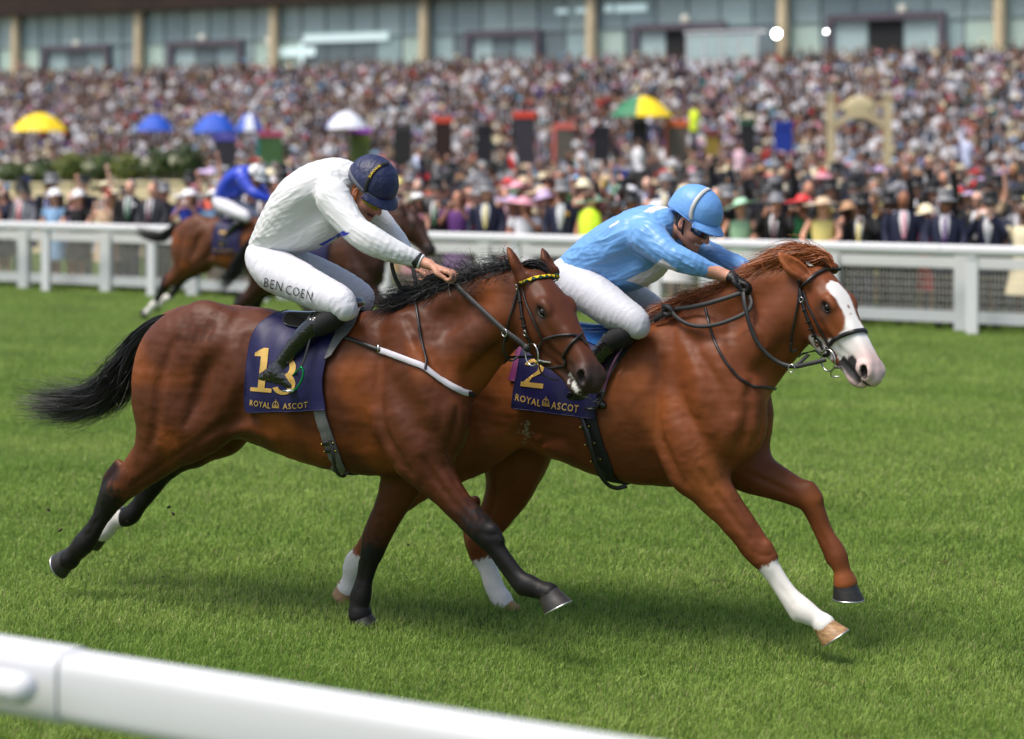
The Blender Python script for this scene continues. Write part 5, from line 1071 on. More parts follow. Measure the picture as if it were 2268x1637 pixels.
rein(FCH, fieldC, RN2, [(1486, 688, .15), (1500, 704, .18), (1524, 718, .20), (1555, 723, .21), (1590, 718, .21), (1625, 706, .20), (1655, 690, .18), (1664, 672, .16), (1660, 655, .13)], .020)
S = free(FCH, [(1470, 678, .13), (1480, 680, .15), (1489, 690, .15), (1480, 698, .14), (1470, 690, .13), (1478, 680, .14)], 5); MB().tube(S, .014, 8).build('knot', RUBBER, RN2)
rein(FCH, fieldC, RN2, [(1476, 692, .14), (1462, 700, .13), (1448, 709, .12)], .030)
q = FCH.at(1753, 816, .17); ring_obj(q, np.array([.9, 0, -.3]), np.array([.3, 0, .9]), .017, .019, .0028, 'martingale_ring', STEEL, RN2)
# stirrups
ST = tack_root('stirrup', 'bright green stirrup on a thin leather at the white rider\'s boot', 'stirrup', FB)
S = free(FB, [(690, 730, .28), (684, 760, .30), (676, 790, .315), (667, 814, .33)], 5); MB().ribbon(S, np.tile([0, -1., 0], (len(S), 1)), .014, .003).build('stirrup_leather', LEATHER, ST)
S = np.vstack([free(FB, [(667, 813, .335), (672, 822, .335), (668, 842, .34), (656, 862, .345)], 6), free(FB, [(650, 864, .33), (642, 862, .29), (641, 852, .28)], 4), free(FB, [(644, 838, .29), (654, 826, .31), (664, 816, .33)], 5)])
MB().tube(S, .0055, 8, closed=True).build('stirrup_frame', mat('green_metal', (.01, .30, .09), .22, .9), ST)
MB().box(FB.at(648, 864, .31), (.05, .10, .008)).build('tread', STEEL, ST)
ST2 = tack_root('stirrup', 'black stirrup on a thin leather at the blue rider\'s boot', 'stirrup', FCH)
S = free(FCH, [(1378, 770, .27), (1356, 810, .30), (1342, 850, .32), (1338, 868, .33)], 5); MB().ribbon(S, np.tile([0, -1., 0], (len(S), 1)), .014, .003).build('stirrup_leather', mat('purple_leather', (.05, .012, .04), .5), ST2)
S = np.vstack([free(FCH, [(1338, 866, .335), (1335, 880, .34), (1322, 902, .345)], 6), free(FCH, [(1310, 903, .32), (1304, 898, .28)], 4), free(FCH, [(1312, 884, .29), (1330, 870, .31)], 5)])
MB().tube(S, .0055, 8, closed=True).build('stirrup_frame', LEATHER, ST2); MB().box(FCH.at(1314, 904, .31), (.05, .10, .008)).build('tread', LEATHER, ST2)
WH = tack_root('whip', 'black riding whip with a white cap held by the blue rider', 'whip', FCH)
MB().tube(free(FCH, [(1686, 609, -.02), (1672, 624, -.03), (1655, 642, -.04), (1600, 690, -.16), (1540, 740, -.30)], 5), np.linspace(.010, .005, 21), 8).build('shaft', LEATHER, WH)
MB().ellip(FCH.at(1687, 608, -.02), (.013, .013, .013)).build('cap', mat('white_cap', (.8, .8, .78), .4), WH)
# lettering on the breeches, cuffs and goggle straps
brV = [o for o in rider1.children if o.name.startswith('breeches')][0]; me = brV.data
bvb = BVHTree.FromPolygons([v.co for v in me.vertices], [p.vertices[:] for p in me.polygons])
INK = mat('ink', (.015, .015, .02), .5)
wording('BEN', (585, 634), (40, 10.5), (3, -19), bvb, FB, brV, INK, 1.12, 0, -.008, .0045, 5); wording('COEN', (633, 650), (58, 16), (3, -19), bvb, FB, brV, INK, 1.12, -1, -.008, .0045, 5)
jv = [o for o in rider1.children if o.name.startswith('jersey')][0]
def cuff(fr, a, b, r, name, m, par):
    a, b = fr.at(*a), fr.at(*b); MB().tube(np.array([a, a*.5+b*.5, b]), r, 18).build(name, m, par)
cuff(FB, (918, 573.5, .117), (929, 578.5, .108), .040, 'cuff', mat('black_strap'), jv); cuff(FB, (929, 578.5, .108), (934, 580.5, .105), .037, 'cuff', mat('white_cuff', (.8, .8, .8), .6), jv)
def strap_word(rider, s, m, a=.30, b=.52):
    go = [o for o in rider.children if o.name.startswith('goggles')][0]; st = [o for o in go.children if o.name.startswith('goggle_strap')][0]
    V, T = text_tris(s, 1.05, .01); mn, mx = V.min(0), V.max(0); q = (V-mn)/(mx-mn); q = subdiv2(q, T, .2); T = q[1]; q = q[0]
    vs = np.array([v.co for v in st.data.vertices]); k = 6; n = len(vs)//k if len(vs) % k == 0 else (len(vs)-14)//k
    R = vs[:n*k].reshape(n, k, 3); e0, e1 = R[:, 1], R[:, 2]; t = (a+(b-a)*(q[:, 0]))*(n-1); j = np.minimum(t.astype(int), n-2); f = (t-j)[:, None]
    A = e0[j]*(1-f)+e0[j+1]*f; B = e1[j]*(1-f)+e1[j+1]*f; N_ = np.cross(R[j+1, 1]-R[j, 1], B-A); N_ /= np.linalg.norm(N_, axis=1)[:, None]+1e-9
    ce = R.mean(1)[j]; out = np.sign((N_*((A+B)/2-ce)).sum(1))[:, None]; h = (.18+.64*q[:, 1:]); mesh_np('lettering', A*(1-h)+B*h + N_*out*.0012, T, m, st)
strap_word(rider1, 'SHORE', mat('yellow_patent'), .82, .56); strap_word(rider2, 'TKO', mat('white_cap'), .42, .26)
# ------------------------------------------------------------------ the course, the rails and the grandstand
NX, NY = -WX, -WY                                    # away from the camera, square to the course
D0 = 24.53                                           # the far rail stands this far from the camera
def wp(s, q, z=0.0): return np.array([(D0+q)*NX + s*UX, (D0+q)*NY + s*UY, z])
def s_at(px, q): D = D0+q; m = (px-CX)/FOC; return D*(m*NY - NX)/(UX - m*UY)
def depth(s, q): return (D0+q)*NY + s*UY
def px_of(s, q): p = wp(s, q); return CX + FOC*p[0]/p[1]
def z_of(py, s, q): return CAMH + (HOR-py)*depth(s, q)/FOC
def zg(q): return .25*sstep(22, 46, q)
ROTN = math.atan2(WY, WX)                             # facing the course
g = []
qs = np.concatenate([np.linspace(-60, 0, 13), np.linspace(2, 50, 25), np.linspace(60, 600, 10)]); ss = np.linspace(-500, 500, 41)
for q in qs:
    for s in ss: g.append(wp(s, q, float(zg(q))))
I = np.arange(len(g)).reshape(len(qs), len(ss)); F = np.stack([I[:-1, :-1], I[:-1, 1:], I[1:, 1:], I[1:, :-1]], -1).reshape(-1, 4)
turf = mesh_np('turf', np.array(g), F[:, ::-1], mat('turf', (.072, .115, .022), .95, noise=1, nscale=1.3, nmul=(.7, 1.3), spec=.1)); tag(turf, kind='structure')
WHITEP = mat('white_pvc', (.66, .67, .69), .55, noise=.25, nscale=3, nmul=(.92, 1.03)); 
def oval(n=14, w=.06, h=.08, e=.75): a = np.arange(n)/n*2*math.pi; return np.stack([w*np.sign(np.cos(a))*np.abs(np.cos(a))**e, h*np.sign(np.sin(a))*np.abs(np.sin(a))**e], -1)
def rail_mb(s0, s1, q, z, w, h, n=14):
    R = [];  o = oval(n, w, h, .45 if n > 14 else .7)
    for s in (s0, s1): R.append([wp(s, q + a, z + b) for a, b in o])
    return MB().rings(np.array(R))
SA, SB_ = s_at(-900, 0), s_at(3000, 0)
rr_ = empty('running_rail', 'white running rail with an oval top and slim posts, far side of the course', 'rail', wp(0, 0, 0)*0)
s = SA
while s < SB_: rail_mb(s+.006, s+4.4, 0, 1.06, .06, .072).build('top_rail', WHITEP, rr_); s += 4.4
sp0 = s_at(2153, 0); ps = [sp0 + 2.2*k for k in range(-34, 8) if SA < sp0+2.2*k < SB_+.5]
for s in ps:
    p = wp(s, 0, .5); m = MB().box((p[0], p[1], .50), (.15, .07, 1.0), ROTZ).box((wp(s, .0, 0)[0], wp(s, 0, 0)[1], .985), (.10, .09, .05), ROTZ)
    m.build('post', WHITEP, rr_, smooth=False)
cf = empty('crowd_fence', 'white plastic fence with wire mesh panels holding back the crowd', 'fence')
FQ = .42; bay_w = 1.78; f0 = s_at(55, FQ) - 9*bay_w; k = 0; WIRE = mat('wire', (.6, .58, .53), .6)
pan = None
while True:
    s = f0 + k*bay_w; k += 1
    if s > s_at(3000, FQ): break
    p = wp(s, FQ, 0); MB().box((p[0], p[1], .48), (.21, .13, .96), ROTZ).build('post', WHITEP, cf, smooth=False)
    c = wp(s+bay_w/2, FQ+.01, 0)
    MB().box((c[0], c[1], .875), (bay_w-.213, .05, .14), ROTZ).build('rail', WHITEP, cf, smooth=False); MB().box((c[0], c[1], .17), (bay_w-.213, .05, .15), ROTZ).build('rail', WHITEP, cf, smooth=False)
    if pan is None:
        m = MB(); W = bay_w-.21
        for x in np.arange(-W/2+.03, W/2, .05): m.box((x, 0, .525), (.0065, .006, .56))
        for z in np.arange(.29, .80, .10): m.box((0, .008, z), (W, .006, .0075))
        pan = m.build('mesh_panel', WIRE, cf, smooth=False, loc=(c[0], c[1], 0), rotz=ROTZ)
    else:
        o = pan.copy(); C.objects.link(o); o.location = (c[0], c[1], 0)
    o = pan if k == 1 else o; o['kind'] = 'stuff'
# near rail, out of focus in front of the camera
def near_line():
    Y = FOC*(CAMH-1.13)/(1418-HOR); X = (0-CX)/FOC*Y; return X*NX + Y*NY, X*UX + Y*UY
DN, SN = near_line(); qn = DN - D0
nr = empty('running_rail', 'blurred white running rail crossing the bottom left corner, nearest the camera', 'rail')
s_j = s_at(163, qn)
rail_mb(s_j-3.2, s_j-.002, qn, 1.045, .066, .089, 28).build('top_rail', WHITEP, nr); rail_mb(s_j+.002, s_j+3.2, qn, 1.045, .060, .084, 28).build('top_rail', WHITEP, nr)
sa = s_at(-150, qn); zs = z_of(1524, s_at(40, qn-.15), qn-.15); P = [wp(sa-.02, qn-.03, .05), wp(sa, qn-.10, .6), wp(sa+.02, qn-.16, zs-.07), wp(sa+.10, qn-.155, zs-.012), wp(s_at(10, qn-.15), qn-.15, zs), wp(s_at(48, qn-.15), qn-.15, zs)]
m = MB().tube(spline(np.array(P), 6), .040, 14); e = wp(s_at(48, qn-.15), qn-.15, zs); m.ellip(e, (.040, .040, .040), None, 14, 10); m.build('post', WHITEP, nr)
# grandstand
gs_ = empty('grandstand', 'long grandstand with a glass front, cream columns and packed concrete terraces', 'grandstand', (0, 0, 0))
QT, QW, ZT0, ZT1 = 46.0, 67.8, .35, 5.55; NR = 27; rise = (ZT1-ZT0)/NR; run = (QW-QT)/NR
SL, SR = s_at(-400, QW)-4, s_at(2700, QW)+4
CONC = mat('concrete', (.22, .21, .20), .85, noise=.6, nscale=2)
m = MB()
for i in range(NR):
    z = ZT0 + rise*(i+1); c = wp((SL+SR)/2, QT+run*(i+.5)); m.box((c[0], c[1], z/2-.02*0), (SR-SL, run-.002, z), ROTZ)
m.build('terrace', CONC, gs_, smooth=False)
colpx = [35, 308, 607, 940, 1310, 1735, 2215]; CREAM = mat('cream_column', lin(214, 196, 160), .6, noise=.3, nscale=2); cs_ = []
step_ = (s_at(2215, QW-.3)-s_at(35, QW-.3))/6
for i, x in enumerate([None]+colpx+[None]):
    s = s_at(35, QW-.3)-step_ if i == 0 else (s_at(2215, QW-.3)+step_ if x is None else s_at(x, QW-.3)); cs_.append(s); p = wp(s, QW-.3)
    MB().lathe([(.30, 5.5), (.30, 12.5)], 20, (p[0], p[1], 0)).build('column', CREAM, gs_)
FRM = mat('mauve_frame', lin(96, 88, 98), .5); MUL = mat('mullion', lin(110, 122, 122), .45)
GLS = []
for i, c in enumerate([(176, 198, 198), (150, 172, 176), (140, 158, 164), (196, 220, 208), (162, 186, 188), (112, 128, 134)]): GLS.append(mat('glass_%s' % 'abcdef'[i], lin(*c), .08, spec=.6, metal=0, noise=.5, nscale=.35, nmul=(.75, 1.2)))
r2 = random.Random(8)
for i in range(len(cs_)-1):
    a, b = cs_[i], cs_[i+1]; nP = 6; w = (b-a)/nP
    for k in range(nP):
        c = wp(a+w*(k+.5), QW+.1); t = .55 if k in (0, 5) else 0
        MB().box((c[0], c[1], 7.0), (w-.05, .03, 2.96), ROTZ).build('glass_pane', GLS[3] if k in (0, 5) and r2.random() < .6 else r2.choice(GLS[:3]+[GLS[4], GLS[5]]), gs_, smooth=False)
        MB().box((c[0], c[1], 10.28), (w-.05, .03, 3.5), ROTZ).build('glass_pane', r2.choice([GLS[0], GLS[0], GLS[1], GLS[4]]), gs_, smooth=False)
        c = wp(a+w*k, QW+.06); MB().box((c[0], c[1], 8.8), (.05, .12, 6.5), ROTZ).build('mullion', MUL, gs_, smooth=False)
    c = wp((a+b)/2, QW+.05); MB().box((c[0], c[1], 8.51), (b-a-.6, .11, .05), ROTZ).build('transom', MUL, gs_, smooth=False)
DARKI = mat('dark_interior', (.012, .013, .014), .7)
for x0, x1, y0 in ((100, 238, 112), (378, 532, 102), (1038, 1190, 80), (1408, 1600, 66), (1838, 2086, 44)):
    a, b = s_at(x0, QW-.15), s_at(x1, QW-.15); z1 = z_of(y0, (a+b)/2, QW-.15); z0 = 5.5
    d = MB()
    for s in (a, b): c = wp(s, QW-.15); d.box((c[0], c[1], (z0+z1)/2), (.30, .30, z1-z0), ROTZ)
    c = wp((a+b)/2, QW-.15); d.box((c[0], c[1], z1+.17), (b-a+.30, .30, .34), ROTZ); dw = d.build('doorway', FRM, gs_, smooth=False)
    n = 3
    for k in range(n):
        w = (b-a-.3)/n; c = wp(a+.15+w*(k+.5), QW-.02); MB().box((c[0], c[1], (z0+z1)/2), (w-.08, .03, z1-z0-.02), ROTZ).build('door_pane', [GLS[0], GLS[5], GLS[1]][k] if x0 < 1300 else [GLS[0], DARKI, GLS[0]][k], dw, smooth=False)
# roof soffit over the terrace
RF = mat('timber_soffit', lin(64, 38, 22), .6, noise=1, nscale=1.5, stretch=(1, 1, 1)); m = MB()
for (q0, q1, z0, z1) in ((66.9, 67.2, 10.45, 12.0),): c = wp((SL+SR)/2, (q0+q1)/2); m.box((c[0], c[1], (z0+z1)/2), (SR-SL, q1-q0, z1-z0), ROTZ)
m.build('eave_beam', mat('dark_beam', lin(44, 27, 16), .8, noise=1, nscale=.6), gs_, smooth=False)
c = wp((SL+SR)/2, 70.7); M3 = Matrix.Rotation(math.radians(-3.0), 3, 'X'); MB().box((c[0], c[1], 11.0), (SR-SL, 6.9, .25), ROTZ, M=np.array(M3)).build('soffit', RF, gs_, smooth=False)
for k in range(9):
    s = SL + (SR-SL)*(k+.5)/9; c = wp(s, 69.2); MB().box((c[0], c[1], 10.66), (.25, 3.8, .30), ROTZ).build('roof_beam', MATS['dark_beam'], gs_, smooth=False)
LAMP = mat('lit_tube', (.7, .8, .8), .4, emit=((.62, .86, .86), .32))
for x0, x1, y0, y1 in ((612, 698, 105, 125), (665, 672, 92, 140), (672, 860, 74, 92), (1232, 1258, 20, 30), (1275, 1300, 18, 28), (1340, 1358, 12, 26), (1364, 1432, 10, 26)):
    a, b = s_at(x0, QW-.05), s_at(x1, QW-.05); c = wp((a+b)/2, QW-.05); z0, z1 = z_of(y1, (a+b)/2, QW-.05), z_of(y0, (a+b)/2, QW-.05)
    MB().box((c[0], c[1], (z0+z1)/2), (b-a, .04, z1-z0), ROTZ).build('ceiling_light', LAMP, gs_, smooth=False)
for x, y in ((170, 98), (448, 85), (596, 92), (1517, 42), (1998, 20)):
    s = s_at(x, QW-.1); c = wp(s, QW-.1); MB().lathe([(.02, -.22), (.20, -.18), (.20, .18), (.02, .22)], 10, (c[0], c[1], z_of(y, s, QW-.1))).build('wall_lamp', mat('cream_lamp', (.75, .72, .62), .5, emit=((1, .95, .8), .15)), gs_)
FLD = mat('floodlight_lens', (1, 1, 1), .4, emit=((1, .98, .95), 22))
for x, y, r in ((1720, 75, .18), (1830, 70, .05)):
    s = s_at(x, QW-1.2); c = wp(s, QW-1.2); z = z_of(y, s, QW-1.2)
    fl = empty('floodlight', 'small bright white floodlight on a stand' if r < .1 else 'large glaring round floodlight on a stand at the top of the terrace', 'floodlight', (c[0], c[1], 5.3))
    o = MB().lathe([(r*.2, -.25), (r*1.1, -.1), (r*1.12, .0), (r, .0)], 18).build('housing', mat('lamp_housing', (.03, .03, .03), .5), fl); o.location = (0, 0, z-5.3); o.rotation_euler = (math.radians(90), 0, ROTN+math.radians(90))
    o2 = MB().ellip((0, 0, 0), (r, r, .03), None, 18, 6).build('lens', FLD, o); o2.location = (0, 0, .012)
    MB().tube([(0, .02, 0), (0, .02, z-5.3)], .03, 8).build('stand', MATS['lamp_housing'], fl)
c = wp(s_at(1608, QW-1.6), QW-1.6); bt = empty('broadcast_booth', 'white broadcast booth with windows at the top of the terrace', 'booth', (c[0], c[1], 5.2), ROTZ)
MB().box((0, 0, .75), (3.9, 1.2, 1.5)).build('wall', mat('booth_white', (.62, .64, .66), .5), bt, smooth=False); MB().box((0, 0, 2.88), (4.0, 1.3, .12)).build('roof', MATS['booth_white'], bt, smooth=False)
for k in range(4): MB().box((-1.4+.93*k, -.58, 2.15), (.80, .03, 1.2)).build('window', GLS[0], bt, smooth=False)
for k in range(5): MB().box((-1.87+.935*k, -.57, 2.15), (.09, .09, 1.32)).build('window_post', MATS['booth_white'], bt, smooth=False)
# betting boards
QB = 40.0
boards = [(498, 298, 405, 50, (52, 50, 58), (96, 92, 190), 'dark grey betting board with a violet header, left of the white rider'), (600, 290, 395, 52, (72, 110, 62), (190, 80, 110), 'green lit betting board with a pink header and teal sides'), (798, 282, 365, 46, (104, 118, 50), (168, 70, 200), 'olive betting board with a purple header above the navy cap'),
          (892, 276, 372, 42, (38, 36, 34), (60, 58, 55), 'black betting board just right of the navy cap'), (981, 258, 368, 40, (52, 30, 24), (226, 84, 60), 'dark brown betting board with a red header'), (1073, 276, 358, 34, (32, 30, 36), (32, 30, 36), 'narrow black betting board between the two red headed ones'),
          (1162, 247, 366, 46, (60, 56, 64), (232, 74, 52), 'slate grey betting board with a bright red header'), (1249, 272, 358, 38, (98, 92, 82), (220, 110, 100), 'olive grey betting board with a red edge'), (1332, 278, 356, 38, (28, 26, 36), (28, 26, 36), 'black betting board left of the green and yellow umbrella'),
          (1416, 270, 340, 34, (44, 42, 46), (44, 42, 46), 'charcoal betting board under the green and yellow umbrella'), (1500, 266, 350, 44, (104, 94, 82), (222, 110, 62), 'brown betting board with an orange edge'), (1655, 262, 345, 34, (34, 32, 34), (52, 88, 66), 'black betting board with a green header'),
          (1735, 268, 335, 40, (34, 60, 160), (34, 60, 160), 'royal blue betting board near the cream arch'), (1578, 288, 345, 30, (150, 126, 50), (120, 60, 60), 'small mustard betting board right of the blue cap')]
for x, y0, y1, w, c1, c2, lb in boards:
    s = s_at(x, QB); z0, z1 = float(zg(QB)), z_of(y0, s, QB); wm = w/(FOC/depth(s, QB)); zb = z_of(y1, s, QB); c = wp(s, QB)
    b = empty('betting_board', lb, 'betting board', (c[0], c[1], z0), ROTN+math.pi/2+random.Random(x).uniform(-.1, .1)+.35, 'bookmaker boards on the lawn')
    MB().box((0, 0, (zb-z0+z1-z0)/2-.12), (wm, .10, (z1-zb)-.24)).build('panel', mat('board_%d' % x, lin(*c1), .45, noise=.5, nscale=6, stretch=(.3, 1, 4)), b, smooth=False)
    MB().box((0, -.01, z1-z0-.12), (wm*1.08, .14, .24)).build('header', mat('header_%d' % x, lin(*c2), .5), b, smooth=False)
    for k in (-1, 1): MB().box((k*wm*.42, .05, (zb-z0)/2), (.05, .05, zb-z0)).build('leg', MATS['lamp_housing'], b, smooth=False)
    if x in (1249, 1500, 600): MB().box((-wm*.56, 0, (zb-z0+z1-z0)/2-.1), (.12, .12, (z1-zb))).build('side_strip', mat('header_%d' % x) if x != 600 else mat('teal', lin(40, 140, 140), .5), b, smooth=False)
# umbrellas
def umbrella(x, yt, yb, w, cols, q, lb):
    s = s_at(x, q); sc_ = FOC/depth(s, q); z1, z0 = z_of(yt, s, q), z_of(yb, s, q); r = w/2/sc_; c = wp(s, q); base = float(zg(q))
    u = empty('umbrella', lb, 'umbrella', (c[0], c[1], base), ROTN+.28, 'bookmaker umbrellas over the lawn')
    MB().tube([(0, 0, 0), (0, 0, z1-base+.03)], .025, 8).build('pole', MATS['lamp_housing'], u)
    n = 8; H = z1-z0
    for k in range(n):
        a0, a1 = 2*math.pi*k/n, 2*math.pi*(k+1)/n; V = []; 
        for t in np.linspace(0, 1, 6):
            for v in np.linspace(0, 1, 4):
                a = a0+(a1-a0)*v; rr = r*t*(1-.05*math.sin(v*math.pi)*t); V.append((rr*math.cos(a), rr*math.sin(a), z1-base-H*(.12*t+.88*t**2.1)))
        I = np.arange(24).reshape(6, 4); F = np.stack([I[:-1, :-1], I[1:, :-1], I[1:, 1:], I[:-1, 1:]], -1).reshape(-1, 4); V = np.array(V)
        MB().add(V, F).add(V-[0, 0, .012], F[:, ::-1]).build('canopy_panel', mat('canopy_%02x%02x%02x' % cols[k % len(cols)], lin(*cols[k % len(cols)]), .6), u)
Y_, B_, W_, G2 = (250, 214, 20), (30, 82, 190), (226, 230, 240), (40, 120, 80)
umbrella(88, 250, 290, 128, [Y_], 38, 'plain yellow umbrella at the far left'); umbrella(343, 253, 290, 88, [B_], 38.5, 'smaller plain blue umbrella left of the other blue one'); umbrella(476, 250, 293, 106, [B_], 37.5, 'larger plain blue umbrella above the dark board')
umbrella(552, 250, 290, 66, [W_, B_], 40, 'white and blue umbrella tucked behind the larger blue one'); umbrella(767, 246, 284, 98, [W_, W_, B_, W_], 39, 'white umbrella with blue panels behind the white rider'); umbrella(1420, 212, 258, 142, [Y_, Y_, Y_, Y_, Y_, G2, G2, G2], 39, 'half green and half yellow umbrella right of centre')
# planters with shrubs
PLC = mat('cream_planter', lin(226, 208, 168), .7, noise=.3, nscale=2); QP = 9.0; r3 = random.Random(5)
LEAF = [mat('leaf_%s' % n, c, .6, noise=.8, nscale=6) for n, c in (('dark', (.032, .065, .014)), ('mid', (.065, .105, .016)), ('lime', (.14, .17, .024)))]
FLW = mat('pale_flower', (.55, .55, .38), .6)
def leaf_ball(n, r, c, rnd, size=.06):
    V = []; 
    for _ in range(n):
        d = np.array([rnd.gauss(0, 1) for _ in range(3)]); d /= np.linalg.norm(d); p = np.array(c) + d*np.array(r)*(.55+.5*rnd.random()); a = np.array([rnd.gauss(0, 1) for _ in range(3)]); a /= np.linalg.norm(a); b = np.cross(a, d+.01); b /= np.linalg.norm(b)+1e-6
        V += [p-a*size, p+b*size*.5, p+a*size, p-b*size*.5]
    V = np.array(V); return V, np.arange(len(V)).reshape(-1, 4)
adj = ['darkest', 'dark', 'mid green', 'lime green', 'cream flowered', 'tallest dark', 'low'];
for k in range(7):
    x = 30 + k*64; s = s_at(x, QP); c = wp(s, QP); zb = float(zg(QP)); zt = z_of(408-k*.6, s, QP); wd = 62/(FOC/depth(s, QP))/.80
    o = MB().box((0, 0, (zt-zb)/2), (wd*.98, .8, zt-zb)).box((0, 0, zt-zb+.02), (wd*1.0, .86, .05)).build('planter', PLC, None, smooth=False, loc=(c[0], c[1], zb), rotz=ROTZ)
    tag(o, ['cream planter at the far left end of the planter row', 'cream planter second from the left end', 'cream planter third from the left end', 'cream planter in the middle of the planter row', 'cream planter third from the right end of the row', 'cream planter second from the right end of the row', 'cream planter at the right end of the planter row'][k], 'planter', 'cream planters on the lawn')
    kk = [1, 0, 2, 1, 2, 0, 0][k]; h = [.24, .29, .36, .34, .33, .40, .44][k]
    sh = empty('shrub', ['small mid green shrub at the far left end of the planters', 'low dark green shrub with pale flowers, second planter from left', 'tall lime green shrub, third planter from left', 'mid green shrub in the middle planter', 'rounded lime green shrub right of the middle planter', 'dark green shrub with a pale flower head, second planter from right', 'largest dark green shrub, at the right end of the planters'][k], 'shrub', (c[0], c[1], zt+.03), ROTZ, 'shrubs in the cream planters')
    V, F = leaf_ball(520, (wd*.52, .45, h), (0, 0, h*.95), r3); mesh_np('crown', V, F, LEAF[kk], sh)
    V, F = leaf_ball(240, (wd*.40, .38, h*.8), (wd*.15, -.06, h*.8), r3); mesh_np('crown', V, F, LEAF[(kk+1) % 2], sh)
    if k in (1, 3, 5, 6): V, F = leaf_ball(90, (wd*.2, .2, h*.3), (0, -.35, h*1.0), r3, .05); mesh_np('flowers', V, F, FLW, sh)
    MB().tube([(0, 0, -.05), (.01, 0, h*.5), (0, .02, h)], [.03, .02, .012], 6).build('stem', mat('bark', (.06, .04, .025), .9), sh)
# cream arch and wooden podiums
QA = 30; sa_ = s_at(1903, QA); c = wp(sa_, QA); zb = float(zg(QA)); sc_ = FOC/depth(sa_, QA); z1 = z_of(215, sa_, QA)-zb; hw = 62/sc_
ar = empty('garden_arch', 'cream painted timber arch with an oval plaque standing in the crowd', 'arch', (c[0], c[1], zb), ROTN+math.pi/2+.35); CRP = mat('cream_paint', lin(206, 190, 150), .6)
for k in (-1, 1): MB().box((k*hw, 0, z1/2), (.24, .24, z1)).box((k*hw, 0, z1+.05), (.30, .30, .10)).build('post', CRP, ar, smooth=False)
P = [(x*hw, 0, z1-.95+.42*(1-abs(x)**2)) for x in np.linspace(-.95, .95, 13)]; MB().ribbon(np.array(P), np.tile([0, -1., 0], (13, 1)), .16, .12).build('arched_beam', CRP, ar, smooth=False)
MB().box((0, .02, z1-.22), (hw*2-.26, .08, .10)).build('beam', CRP, ar, smooth=False)
MB().ellip((0, -.05, z1-.32), (hw*.55, .07, .36)).build('plaque', mat('plaque', lin(206, 192, 150), .5), ar)
for x, lb in ((920, 'orange-brown wooden podium left of the grey-suited man'), (1013, 'narrow orange-brown wooden podium in the crowd right of the navy cap')):
    q = 14; s = s_at(x, q); c = wp(s, q); w = (52 if x < 1000 else 26)/(FOC/depth(s, q)); z1 = z_of(394, s, q); zb = float(zg(q))
    b = empty('wooden_podium', lb, 'podium', (c[0], c[1], zb), ROTN+math.pi/2+.35); OAK = mat('orange_wood', lin(186, 112, 40), .5, noise=1, nscale=4, stretch=(3, 3, .4), nmul=(.8, 1.15)); h = z1-zb
    for k in (-1, 1): MB().box((k*(w/2-.05), 0, h/2), (.09, .5, h)).build('leg', OAK, b, smooth=False)
    MB().box((0, 0, h+.04), (w+.05, .55, .08)).build('top', OAK, b, smooth=False); MB().box((0, .1, h*.72), (w-.19, .04, h*.5)).build('front_panel', OAK, b, smooth=False)
# ------------------------------------------------------------------ the crowd
OC = mat('cloth_objcol', objcol=True, rough=.75, bump=.2, bscale=25, bdist=.01, noise=.3, nscale=14, nmul=(.8, 1.1)); SKO = mat('skin_objcol', objcol=True, rough=.5); HAO = mat('hair_objcol', objcol=True, rough=.55); SHN = mat('hat_objcol', objcol=True, rough=.5, sheen=.2)
def seg(P, r, k=7): return MB().tube(spline(np.array(P, float), 3), np.interp(np.linspace(0, 1, (len(P)-1)*3+1), np.linspace(0, 1, len(P)), r), k)
def merge(*ms):
    m = MB()
    for a in ms:
        if not a.n: continue
        V, F = a.arrays(); o = m.n; m.v.append(V); m.n += len(V)
        for f in F: (m.q if f.shape[1] == 4 else m.t).append(f+o)
    return m
ARMS = {'down': [[(0, .19, 1.42), (.02, .25, 1.20), (.14, .22, 1.02)], [(0, -.19, 1.42), (.02, -.25, 1.20), (.14, -.22, 1.02)]],
        'phone': [[(0, .19, 1.42), (.14, .25, 1.24), (.30, .07, 1.50)], [(0, -.19, 1.42), (.14, -.25, 1.24), (.30, -.07, 1.50)]],
        'rail': [[(0, .19, 1.42), (.10, .27, 1.20), (.34, .18, 1.12)], [(0, -.19, 1.42), (.10, -.27, 1.20), (.34, -.18, 1.12)]],
        'cheer': [[(0, .19, 1.42), (.06, .27, 1.66), (.12, .24, 1.98)], [(0, -.19, 1.42), (.02, -.25, 1.20), (.16, -.20, 1.05)]],
        'hand': [[(0, .19, 1.42), (.10, .27, 1.24), (.20, .10, 1.40)], [(0, -.19, 1.42), (.02, -.25, 1.20), (.14, -.22, 1.02)]]}
PROTO = {}
def proto(key, f):
    if key not in PROTO: V, F = f().arrays(); o = mesh_np(key[0], V, F); me = o.data; bpy.data.objects.remove(o); PROTO[key] = me
    return PROTO[key]
def skin_mb(pose, fem):
    m = MB().ellip((.02, 0, 1.62), (.095, .075, .115), None, 10, 8).ellip((.115, 0, 1.60), (.02, .014, .02), None, 6, 4)
    m = merge(m, seg([(-.01, 0, 1.55), (-.02, 0, 1.40)], [.052, .06]), MB().ellip((0, 0, 1.30), (.08, .12, .18), None, 8, 6))
    for sd, A in zip((1, -1), ARMS[pose]):
        P = np.array(A); m = merge(m, seg(A, [.045, .038, .028] if fem else [.04, .035, .03], 6)); d = P[2]-P[1]; d /= np.linalg.norm(d)
        m.ellip(P[2]+d*.05, (.05, .035, .05), None, 6, 5)
    if fem:
        for sd in (1, -1): m = merge(m, seg([(0, sd*.05, 1.22), (0, sd*.08, .62), (.01, sd*.08, .30), (0, sd*.08, .05)], [.08, .065, .05, .035], 6))
    return m
